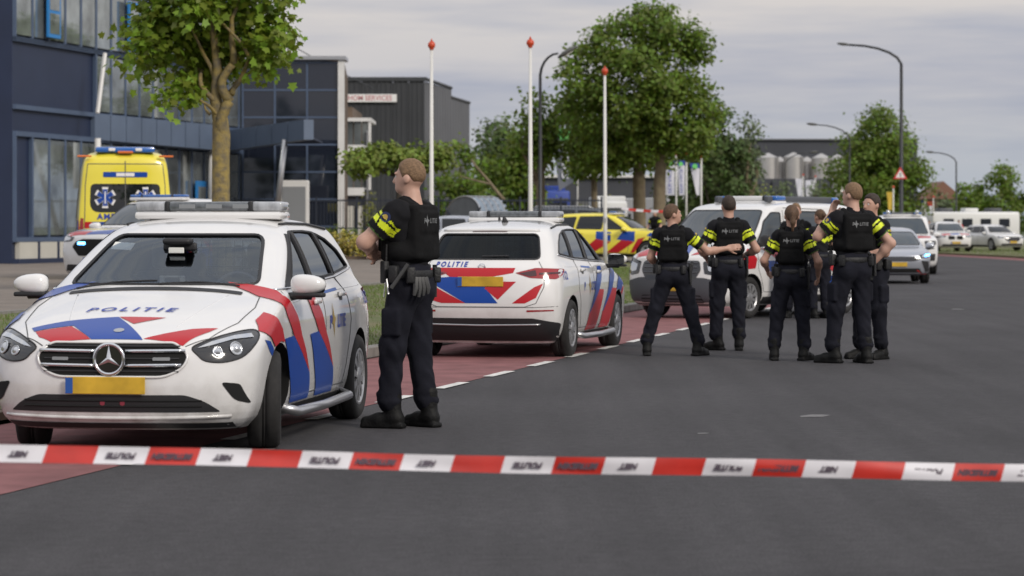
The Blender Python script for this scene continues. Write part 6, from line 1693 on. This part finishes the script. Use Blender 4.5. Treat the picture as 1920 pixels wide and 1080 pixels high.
        on_belt(R(150), 'radio', join(rbox(-.018, .024, -.03, .03, -.06, .09, .010, 2), tube([(0, .015, .08), (0, .02, .20)], .007, 6))); on_belt(R(-25), 'baton', tube([(.02, 0, .06), (.025, .01, -.16)], .016, 8))
        for x in P.get('extra', []): x(on_belt, root, k)
    return root
def facing(fx, fy): return math.atan2(fy, fx) - PI / 2
def gl(u, v): Y = 7350 / (v - 425); return (px(u, Y), Y, 0)
def gloves(on_belt, root, k):
    on_belt(R(236), 'gloves', join(*[tube([(.02, i * .022 - .03, .0), (.035, i * .03 - .04, -.07), (.03, i * .034 - .05, -.13 + .01 * abs(i - 1))], [.022, .020, .011], 7) for i in range(4)]), 'gear_grey', -.02)
def handcuffs(on_belt, root, k):
    on_belt(R(168), 'key_clip', join(tube([(.03, 0, 0), (.035, .02, -.10)], .006, 6), tube([(.03, -.01, -.02), (.035, -.02, -.12)], .005, 6)), 'steel', -.03)
def torch(on_belt, root, k):
    on_belt(R(196), 'torch', tube([(.04, .06, .07), (.05, -.05, -.09)], .014, 8), 'gear_grey', 0)
OG = 'uniformed officers standing on the road'
officer(dict(H=1.955, h=.011, hb=.008, loc=gl(768, 802), rz=facing(-.90, .42), label='officer with folded arms standing alone beside the nearest police car', group=OG, build=1.13,
    le=(-.27, .20, 1.25), lw=(.00, .27, 1.215), re=(.26, .20, 1.23), rw=(-.02, .235, 1.16), lf=(-.10, .10), rf=(.115, -.07), lfa=.12, rfa=-.30, head=(.05, .0), hair='hair_blond', skin='skin_pale', nape=.060,
    lh=((1, .05, .1), (0, -1, .2), .5), rh=((-1, .1, .15), (0, -1, 0), .5), extra=[gloves, handcuffs, torch]))
officer(dict(H=1.72, h=.012, hb=.010, loc=gl(1262, 667), rz=facing(.12, 1), label='officer in wide stance reaching an arm towards a colleague', group=OG,
    re=(.41, .06, 1.24), rw=(.64, .16, 1.28), le=(-.27, .03, 1.17), lw=(-.20, .22, 1.08), lf=(-.31, -.02), rf=(.30, .02), lfa=.1, rfa=-.5, head=(-1.05, .08), hair='hair_brown', rh=((1, .1, .12), (0, 1, -.3), .35)))
officer(dict(H=1.83, h=.012, hb=.010, loc=gl(1366, 657), rz=facing(-.05, 1), label='short dark haired officer seen from behind, facing the parked van', group=OG,
    re=(.32, -.04, 1.18), rw=(.20, .18, 1.10), le=(-.32, .0, 1.18), lw=(-.22, .2, 1.06), lf=(-.14, .05), rf=(.12, -.02), lfa=1.0, rfa=-.1, head=(.1, 0), hair='hair_dark'))
officer(dict(H=1.70, h=.012, hb=.010, loc=gl(1484, 676), rz=facing(.1, 1), label='officer with a brown ponytail seen from behind, elbows bent', group=OG, fem=True,
    re=(.31, -.03, 1.15), rw=(.31, .14, .99), le=(-.32, .0, 1.16), lw=(-.28, .2, 1.05), lf=(-.20, .0), rf=(.15, .02), lfa=.1, rfa=-.5, head=(.12, .1), hair='hair_brown', tail='pony', nape=.088))
officer(dict(H=1.74, h=.016, hb=.014, loc=gl(1537, 597), rz=facing(-.55, .85), label='officer in a dark jacket with yellow bands standing by the rear of the van', group=OG, fem=True, jacket=True,
    re=(.30, .04, 1.18), rw=(.12, .24, 1.16), le=(-.30, .06, 1.18), lw=(-.10, .26, 1.2), lf=(-.10, .05), rf=(.10, -.03), hair='hair_brown', tail='bun', nape=.088))
officer(dict(H=1.935, h=.011, hb=.010, loc=gl(1598, 681), rz=facing(-.42, .9), label='tallest officer at right, hand on hip and other hand at his chin', group=OG, build=1.08,
    re=(.39, -.10, 1.20), rw=(.24, .02, .99), le=(-.33, .12, 1.27), lw=(-.12, .20, 1.50), lf=(-.17, .10), rf=(.12, -.05), lfa=.5, rfa=-.1, head=(.35, .0), hair='hair_blond', skin='skin_pale', lh=((.4, .1, .9), (.3, -1, 0), .9), rh=((-.6, .4, -.6), (-.6, .2, .3), .6)))
officer(dict(H=1.83, h=.013, hb=.012, loc=gl(1634, 673), rz=facing(-.75, -.65), label='officer mostly hidden behind the tallest officer', group=OG,
    re=(.25, .08, 1.16), rw=(.10, .24, 1.14), le=(-.25, .06, 1.16), lw=(-.08, .26, 1.14), lf=(-.14, .0), rf=(.13, .04), hair='hair_dark'))
officer(dict(H=1.84, h=.016, hb=.014, loc=gl(1492, 596), rz=facing(-.2, -1), label='balding officer mostly hidden behind the ponytailed officer', group=OG,
    re=(.25, .06, 1.16), rw=(.10, .24, 1.14), le=(-.25, .06, 1.16), lw=(-.08, .26, 1.14), lf=(-.12, .0), rf=(.12, .02), hair='hair_blond', nape=.05))
def simple(name_label, u, Y, H, rz, z=0.0, **k):
    d = dict(H=H, h=.024, hb=.020, loc=(px(u, Y), Y, z), rz=rz, label=name_label, group='people far down the road', re=(.27, .05, 1.16), rw=(.24, .22, 1.10), le=(-.27, .03, 1.16), lw=(-.25, .2, 1.05), lf=(-.1, .02), rf=(.1, 0))
    d.update(k); officer(d)
simple('distant officer standing behind the yellow car under the far tape', 1228, 104, 1.78, facing(-.5, -1), .33, hair='hair_dark')
simple('distant pedestrian in a white top between the white off-roader and the far police estate', 1727, 120, 1.70, facing(1, -.4), .0, civil=True, band='cloth_white', hair='hair_dark', trousers='cloth_white')
simple('distant onlooker standing left of the motorhome', 1742, 168, 1.75, facing(-.3, -1), .1, civil=True, band='cloth_black', hair='hair_dark')
simple('distant onlooker in red standing in front of the motorhome', 1770, 178, 1.75, facing(.2, -1), .1, civil=True, band='cloth_red', hair='hair_dark')
simple('distant onlooker standing behind the police estate roof', 1798, 172, 1.80, facing(0, -1), .1, civil=True, band='cloth_red', hair='hair_dark')
# ------------------------------------------------------------------ trees, hedges, shrubs
LEAF = {'maple': [(0, 0), (.5, .05), (.35, .32), (.62, .55), (.28, .62), (.0, 1.0), (-.28, .62), (-.62, .55), (-.35, .32), (-.5, .05)],
        'oval': [(0, 0), (.32, .3), (.30, .65), (0, 1), (-.30, .65), (-.32, .3)], 'tri': [(-.45, 0), (.45, .1), (.1, 1)], 'quad': [(0, 0), (.4, .45), (0, 1), (-.4, .45)]}
def leaves(C, Rr, shape, size, seed, drop=.35):
    """C: leaf positions, one small polygon each, tilted at random and a little downward"""
    g = np.random.default_rng(seed); n = len(C); S = np.array(LEAF[shape]); m = len(S)
    out = C - Rr; out /= np.maximum(np.linalg.norm(out, axis=1, keepdims=True), 1e-6)
    nrm = g.normal(size=(n, 3)) * .6 + out * .8 + np.array([.15, -.25, .6]); nrm /= np.linalg.norm(nrm, axis=1, keepdims=True)
    d = g.normal(size=(n, 3)) + out * .6 - np.array([0, 0, drop]); d -= nrm * (d * nrm).sum(1, keepdims=True); d /= np.linalg.norm(d, axis=1, keepdims=True)
    l = np.cross(d, nrm); sz = size * g.uniform(.65, 1.25, (n, 1, 1))
    V = C[:, None, :] + (l[:, None, :] * S[None, :, :1] + d[:, None, :] * S[None, :, 1:]) * sz
    V = V - nrm[:, None, :] * (np.abs(S[:, 0])[None, :, None] * sz * .25)
    return V.reshape(-1, 3), np.arange(n * m).reshape(n, m)
def fast_mesh(name, V, F, m, parent=None, smooth=False):
    me = bpy.data.meshes.new(name); n, k = F.shape
    me.vertices.add(len(V)); me.vertices.foreach_set('co', V.astype(np.float32).ravel())
    me.loops.add(n * k); me.loops.foreach_set('vertex_index', F.astype(np.int32).ravel())
    me.polygons.add(n); me.polygons.foreach_set('loop_start', np.arange(n, dtype=np.int32) * k)
    me.materials.append(MATS[m]); me.update(calc_edges=True); me.validate()
    return link(name, me, parent)
def crown_points(blobs, n, seed, shell=.5, clump=.22, per=14):
    """leaf positions: sub-clumps scattered through a set of ellipsoids, denser outside"""
    g = np.random.default_rng(seed); w = np.array([b[1][0] * b[1][1] * b[1][2] for b in blobs]) ** .7; w /= w.sum()
    P, Q = [], []
    for b, f in zip(blobs, w):
        k = max(1, int(n * f / per)); c, r = np.array(b[0]), np.array(b[1])
        d = g.normal(size=(k, 3)); d /= np.linalg.norm(d, axis=1, keepdims=True)
        rad = np.where(g.random(k) < shell, .80 + .62 * g.random(k) ** 2.2, g.uniform(.2, .9, k) ** .6)
        cc = c + d * rad[:, None] * r
        ph = seed * 1.7; w3 = 2.6 / max(.35, clump * 4)
        gap = np.sin(cc[:, 0] * w3 + ph) * np.sin(cc[:, 1] * w3 * 1.1 + 2 * ph) + np.sin(cc[:, 2] * w3 * 1.2 + ph * 3) * np.sin(cc[:, 0] * w3 * .7 - ph) + g.normal(size=k) * .35
        cc = cc[gap > -.42]; k = len(cc)
        if k == 0: continue
        pts = cc[:, None, :] + g.normal(size=(k, per, 3)) * clump * np.array([1, 1, .75])
        P.append(pts.reshape(-1, 3)); Q.append(np.repeat(cc * .75 + c * .25 - np.array([0, 0, clump * .5]), per, 0))
    return np.concatenate(P), np.concatenate(Q)
def limb(p0, p1, r0, r1, seed, bend=.12, n=6, seg=8):
    g = random.Random(seed); p0, p1 = Vector(p0), Vector(p1); L = (p1 - p0).length
    pts, rs = [], []
    off = Vector((g.gauss(0, 1), g.gauss(0, 1), g.gauss(0, .3))) * bend * L
    for i in range(n + 1):
        t = i / n; pts.append(p0.lerp(p1, t) + off * math.sin(t * PI) + Vector((g.gauss(0, 1), g.gauss(0, 1), 0)) * .012 * L * (0 < i < n)); rs.append(r0 + (r1 - r0) * t)
    return tube(pts, rs, seg)
def tree(loc, label, blobs, trunk, limbs, n, shape, size, leaf, bark, seed, group='trees', clump=.22, shell=.5, name='tree', per=14, drop=.35, cat='tree'):
    o = empty(name, loc, 0, label, cat, group)
    tr = mesh('trunk', tube([p for p, r in trunk], [r for p, r in trunk], 12), bark, o, smooth=True)
    for i, (a, b, r0, r1) in enumerate(limbs):
        mesh('limb', limb(a, b, r0, r1, seed * 31 + i), bark, tr, smooth=True)
    P, Q = crown_points(blobs, n, seed, shell, clump, per)
    V, F = leaves(P, Q, shape, size, seed + 1, drop); fast_mesh('crown', V, F, leaf, o)
    return o
def auto_tree(u, Y, zb, w, h, base, label, leaf, bark, seed, n=9000, size=.24, shape='quad', tr=.22, group='background trees', lobes=9, clump=.30, flat=1.0, shell=.5, top=0.5, cat='tree', name='tree'):
    """round-headed tree of crown width w and total height h; base is where the crown begins"""
    g = random.Random(seed); ch = h - base; blobs = []
    for i in range(lobes):
        a = i * 2.4 + g.random(); t = (i + .5) / lobes; z = base + ch * (.10 + .80 * t)
        prof = math.sin(PI * min(1, .18 + .80 * t)) ** .6
        rr = w * .27 * (1 - .25 * t) * g.uniform(.85, 1.15)
        rad = max(0, w / 2 * prof - rr * .85) * g.uniform(.75, 1.0)
        blobs.append(((rad * math.cos(a), rad * math.sin(a), z), (rr, rr, rr * .82 * flat)))
    blobs.append(((0, 0, base + ch * .45), (w * .30, w * .30, ch * .38)))
    trunk = [((0, 0, -.1), tr * 1.25), ((0, 0, .4), tr), ((.04, 0, base * .7 + .2), tr * .85), ((.0, .05, base + ch * .35), tr * .55), ((.05, 0, base + ch * .75), tr * .15)]
    limbs = [((0, 0, base * .75 + .3 * i * .3), (b[0][0] * .9, b[0][1] * .9, b[0][2]), tr * .45, tr * .08) for i, b in enumerate(blobs[:6])]
    return tree((px(u, Y), Y, zb), label, blobs, trunk, limbs, n, shape, size, leaf, bark, seed, group, clump, shell, name, cat=cat, per=36)
# --- near street tree with lichen on its bark (crown reaches out of the picture)
NY = 44.0; nx = px(417, NY); nz = .33
def rel(u, v, dy=0): p = at(u, v, NY); return (p.x - nx, dy, p.z - nz)
trunk = [((0, 0, -.1), .20), ((0, 0, .5), .165), (rel(414, 385), .150), (rel(414, 300), .145), (rel(415, 255), .150), (rel(413, 225), .13), (rel(404, 185), .10), (rel(408, 130), .075), (rel(396, 40, .1), .05), (rel(390, -60, .1), .03)]
limbs = [(rel(420, 262), rel(432, 190, -.1), .10, .085), (rel(432, 192, -.1), rel(440, 120, -.2), .085, .06), (rel(440, 122, -.2), rel(452, 0, -.3), .06, .025), (rel(408, 195), rel(375, 130, .3), .05, .03), (rel(376, 132, .3), rel(325, 95, .4), .03, .012),
         (rel(412, 225), rel(380, 190, -.4), .045, .02), (rel(436, 178, -.1), rel(500, 115, .3), .05, .015), (rel(410, 150), rel(420, -40, .5), .05, .02), (rel(395, 215), rel(383, 195), .03, .01), (rel(330, 98, .4), rel(235, 80, .2), .014, .006), (rel(425, 180), rel(415, 40, -.6), .045, .02), (rel(404, 160), rel(350, 40, -.4), .045, .015)]
blobs = []
for u, v, dy, ru, rv in ((300, 50, .2, 60, 48), (285, 110, -.2, 46, 30), (340, 140, .5, 55, 32), (345, 175, -.3, 36, 22), (395, 60, .9, 75, 50), (470, 55, .1, 62, 50), (505, 95, -.3, 42, 36), (490, 20, .6, 45, 45), (385, 135, .9, 50, 30), (350, 10, -.5, 75, 40), (440, -20, 0, 90, 60), (330, -50, .3, 90, 50), (400, -90, -.4, 110, 60), (300, 80, .6, 55, 45), (520, 60, 0, 26, 28), (352, 100, .8, 60, 38), (455, 90, .8, 50, 35)):
    r = rel(u, v, dy * 1.2); blobs.append((r, (ru * NY / 5000, ru * NY / 5000 * .9, rv * NY / 5000)))
tree((nx, NY, nz), 'leafy street tree with yellow lichen on its trunk behind the nearest police car', blobs, trunk, limbs, 9500, 'maple', .135, 'leaf_near', 'bark_lichen', 5, 'street trees', clump=.17, shell=.55, per=26)
# --- the two big trees in the middle
CY = 108.0
def big(u0, label, blobs_px, trunk_px, limbs_px, seed, n, Y=CY, leaf='leaf_mid', size=.27, r0=.27):
    x0 = px(u0, Y); zb = .3
    def rl(u, v, dy=0): p = at(u, v, Y); return (p.x - x0, dy, p.z - zb)
    bl = [(rl(u, v, dy), (ru * Y / 5000, ru * Y / 5000 * .9, rv * Y / 5000)) for u, v, dy, ru, rv in blobs_px]
    tk = [((0, 0, -.1), r0 * 1.3), ((0, 0, .5), r0)] + [(rl(u, v), r) for u, v, r in trunk_px]
    lb = [(rl(*a), rl(*b), ra, rb) for a, b, ra, rb in limbs_px]
    tree((x0, Y, zb), label, bl, tk, lb, n, 'oval', size, leaf, 'bark', seed, 'big verge trees', clump=.25, shell=.80, per=46)
big(1236, 'tallest broad green tree in the middle with its trunk behind the yellow car', [(1215, 45, 0, 45, 32), (1160, 85, .5, 55, 40), (1255, 80, -.5, 55, 42), (1115, 130, 0, 50, 42), (1200, 140, -1.2, 75, 50), (1290, 120, .3, 42, 45), (1095, 190, .4, 45, 40), (1160, 200, -1, 60, 45), (1240, 195, -1.3, 65, 45), (1305, 195, 0, 36, 45), (1280, 240, -.8, 50, 38), (1210, 255, .5, 60, 35), (1290, 265, .2, 38, 28), (1130, 245, .6, 50, 35), (1225, 25, .3, 26, 16), (1310, 85, 0, 22, 26), (1325, 240, 0, 18, 30)],
    [(1237, 340, .24), (1240, 290, .22), (1243, 240, .18), (1246, 180, .12), (1235, 110, .07)], [((1240, 285, 0), (1205, 240, .3), .12, .07), ((1205, 240, .3), (1160, 190, .4), .07, .03), ((1242, 255, 0), (1285, 200, -.4), .10, .03), ((1244, 215, 0), (1215, 120, .5), .08, .03), ((1243, 250, 0), (1270, 130, -.3), .08, .02)], 11, 30000, size=.20)
big(1200, 'forked green tree standing left of the tallest tree', [(1085, 235, .5, 50, 40), (1130, 260, -.4, 55, 36), (1180, 270, .6, 50, 30), (1215, 290, .3, 40, 22), (1100, 200, .8, 40, 35), (1150, 295, .6, 40, 16)],
    [(1198, 340, .26), (1198, 310, .24)], [((1198, 318, 0), (1172, 280, .3), .15, .07), ((1172, 280, .3), (1140, 230, .4), .07, .03), ((1198, 315, 0), (1222, 270, -.3), .14, .06), ((1198, 318, 0), (1205, 250, .5), .12, .05), ((1172, 280, .3), (1100, 250, .3), .06, .02)], 12, 13000, Y=112, size=.20)
big(1115, 'slim green tree behind the third flagpole', [(1108, 285, .5, 30, 26), (1130, 298, -.4, 30, 20), (1095, 305, 0, 22, 16)], [(1114, 345, .13), (1112, 310, .11)], [((1113, 330, 0), (1098, 300, .2), .07, .02), ((1112, 325, 0), (1128, 295, 0), .07, .02)], 13, 6500, Y=118, r0=.16, size=.20)
# --- darker and paler background trees
BG = 'background trees'
auto_tree(862, 135, .3, 3.0, 5.4, 1.2, 'small dark tree right of the grey warehouse', 'leaf_mid', 'bark_dark', 21, 3600, .26)
auto_tree(940, 138, .3, 4.2, 6.3, 1.8, 'dark green tree with a leaning pale branch left of the second flagpole', 'leaf_dark', 'bark', 22, 4600, .26)
auto_tree(928, 150, .3, 2.4, 7.4, 4.6, 'airy grey green treetop above the dark trees', 'leaf_grey', 'bark', 23, 1700, .24, lobes=7, shell=.3)
auto_tree(975, 128, .3, 3.0, 6.2, 1.6, 'dark green tree behind the second flagpole', 'leaf_mid', 'bark_dark', 24, 3800, .26)
auto_tree(1012, 112, .3, 1.9, 7.0, 3.6, 'narrow leafy tree behind the dark street lamp', 'leaf_mid', 'bark', 25, 2600, .24, lobes=7, shell=.35)
auto_tree(1335, 150, .3, 4.6, 8.6, .9, 'tall dark conifer-like tree right of the tallest tree', 'leaf_dark', 'bark_dark', 26, 7000, .30)
auto_tree(1300, 160, .3, 4.6, 7.4, .6, 'dark tree behind the banner flags', 'leaf_dark', 'bark_dark', 27, 6000, .30)
auto_tree(1375, 158, .3, 3.0, 6.9, 1.0, 'dark tree left of the silos', 'leaf_dark', 'bark_dark', 28, 4800, .28)
auto_tree(1402, 152, .3, 1.9, 7.7, 3.0, 'slender grey green tree left of the silos', 'leaf_grey', 'bark', 29, 1500, .24, lobes=7, shell=.3)
auto_tree(1462, 200, .3, 2.4, 4.6, .4, 'small pale tree in front of the silos', 'leaf_grey', 'bark', 30, 1500, .26)
auto_tree(1528, 205, .3, 1.9, 5.2, .6, 'thin young tree in front of the silos', 'leaf_grey', 'bark', 31, 900, .26)
auto_tree(1655, 182, .1, 7.2, 9.3, 1.7, 'large round green tree behind the warning sign', 'leaf_mid', 'bark_dark', 32, 24000, .26, lobes=15, clump=.34, tr=.3)
auto_tree(1818, 235, .1, 4.0, 5.4, .3, 'dark green tree at the right behind the motorhome', 'leaf_mid', 'bark_dark', 33, 4500, .34)
auto_tree(1878, 225, .1, 6.0, 6.6, .3, 'broad green tree at the right edge', 'leaf_mid', 'bark_dark', 34, 6000, .34)
auto_tree(1770, 270, .1, 5.0, 4.6, .2, 'low olive tree below the distant house', 'leaf_grey', 'bark_dark', 35, 3000, .40)
auto_tree(1560, 230, .1, 5.0, 4.2, .2, 'low green tree at the foot of the far hall', 'leaf_mid', 'bark_dark', 36, 3000, .36)
# leaning pale branch
tag(mesh('leaning_branch', join(limb(at(945, 375, 126), at(884, 300, 126), .10, .05, 3, .05), limb(at(918, 345, 126), at(862, 330, 126), .05, .03, 4, .05)), 'bark', smooth=True), 'bare pale branch leaning in front of the dark tree', 'branch')
# --- flat-topped roof plane tree in front of the warehouse
PY = 84.0; x0 = px(748, PY)
bl = [((px(u, PY) - x0, dy, 1.47 + (425 - v) * PY / 5000 - .35), (ru * PY / 5000, .55, rv * PY / 5000)) for u, v, dy, ru, rv in ((685, 292, 0, 30, 20), (720, 290, .4, 28, 18), (755, 292, -.3, 32, 19), (795, 292, .3, 30, 20), (825, 292, 0, 22, 20), (700, 308, -.4, 34, 12), (770, 308, .3, 40, 11), (670, 312, .2, 14, 14))]
tree((x0, PY, .35), 'flat topped pale green roof tree behind the officer with folded arms', bl, [((0, 0, -.1), .14), ((0, 0, .5), .11), ((.02, 0, 2.6), .09), ((0, 0, 3.0), .08)], [((0, 0, 2.7), (px(u, PY) - x0, 0, 3.15), .06, .02) for u in (675, 705, 790, 822)], 5200, 'oval', .17, 'leaf_lime', 'bark_dark', 41, 'street trees', clump=.13, shell=.55, per=10)
# --- hedges and shrubs
def shrub(u, v, Y, w, d, h, zb, label, leaf, seed, n, size=.10, group='shrubs', name='shrub', lobes=8):
    g = random.Random(seed); bl = []
    for i in range(lobes):
        x = (i + .5) / lobes * w - w / 2; bl.append(((x + g.gauss(0, .05), g.uniform(-d / 3, d / 3), h * g.uniform(.42, .60)), (w / lobes * .85 + .08, d * .45, h * g.uniform(.36, .52))))
    o = empty(name, (px(u, Y), Y, zb), 0, label, 'shrub', group)
    P, Q = crown_points(bl, n, seed, .6, size * .9, 8); P[:, 2] = np.maximum(P[:, 2], .03)
    V, F = leaves(P, Q, 'oval', size, seed, .0); fast_mesh('foliage', V, F, leaf, o)
    for k in range(4): mesh('stem', tube([(g.uniform(-w / 3, w / 3), 0, -.03), (g.uniform(-w / 3, w / 3), 0, h * .6)], [.025, .01], 6), 'bark_dark', o)
shrub(655, 460, 92, 1.75, .8, .85, .36, 'golden yellow shrub beside the white corner post', 'leaf_gold', 51, 3000, .09)
shrub(592, 470, 92, .8, .6, .55, .36, 'small golden shrub behind the nearest police car', 'leaf_gold', 52, 900, .09)
shrub(682, 440, 95.5, 2.6, .7, 1.05, .36, 'low clipped green hedge behind the golden shrub', 'leaf_mid', 53, 3000, .09, name='hedge')
shrub(716, 430, 104, 1.3, 1.0, 2.1, .36, 'tall green hedge behind the fence left of the officer', 'leaf_olive', 54, 2600, .12, name='hedge')
shrub(745, 470, 90, 1.0, .6, .5, .36, 'low green ground shrub behind the officer with folded arms', 'leaf_lime', 55, 900, .08)
shrub(1410, 360, 170, 3.4, 2.0, 3.3, .3, 'large olive yellow bush behind the police van', 'leaf_olive', 56, 5200, .20, lobes=6)
shrub(1345, 370, 172, 2.6, 1.6, 2.4, .3, 'olive bush below the dark trees', 'leaf_olive', 57, 2200, .20, lobes=5)
shrub(1480, 370, 190, 3.6, 1.6, 2.4, .3, 'green bush left of the plain white banners', 'leaf_mid', 58, 2600, .22, lobes=6)
shrub(1140, 375, 190, 4.0, 1.6, 3.0, .3, 'yellow green hedge seen between the tree trunks', 'leaf_olive', 59, 3000, .22, lobes=6)
shrub(1540, 385, 200, 3.6, 1.6, 1.6, .3, 'low green bush at the foot of the silos', 'leaf_mid', 60, 2000, .22, lobes=6)
shrub(1650, 400, 178, 5.5, 1.6, 1.7, .1, 'low green hedge beneath the round tree', 'leaf_dark', 61, 2600, .24, lobes=7)
tag(mesh('planting_bed', box(px(560, 92), px(790, 92), 91.2, 96.5, .34, .42), 'soil'), kind='structure')
mesh('bed_edging', box(px(558, 91), px(800, 91), 91.05, 91.19, .34, .46), 'brown_brick')['kind'] = 'structure'
# --- trees across the road behind the camera: they show in the glass corner
auto_tree(0, -34, 0, 9, 11.5, 3.0, 'dark tree mirrored in the left panes of the glass corner', 'leaf_dark', 'bark_dark', 71, 5000, .42, group='trees mirrored in the glass').location.x = -20.5
auto_tree(0, -30, 0, 6, 8.0, 2.5, 'small dark tree mirrored in the right panes of the glass corner', 'leaf_dark', 'bark_dark', 72, 3000, .40, group='trees mirrored in the glass').location.x = -15.0
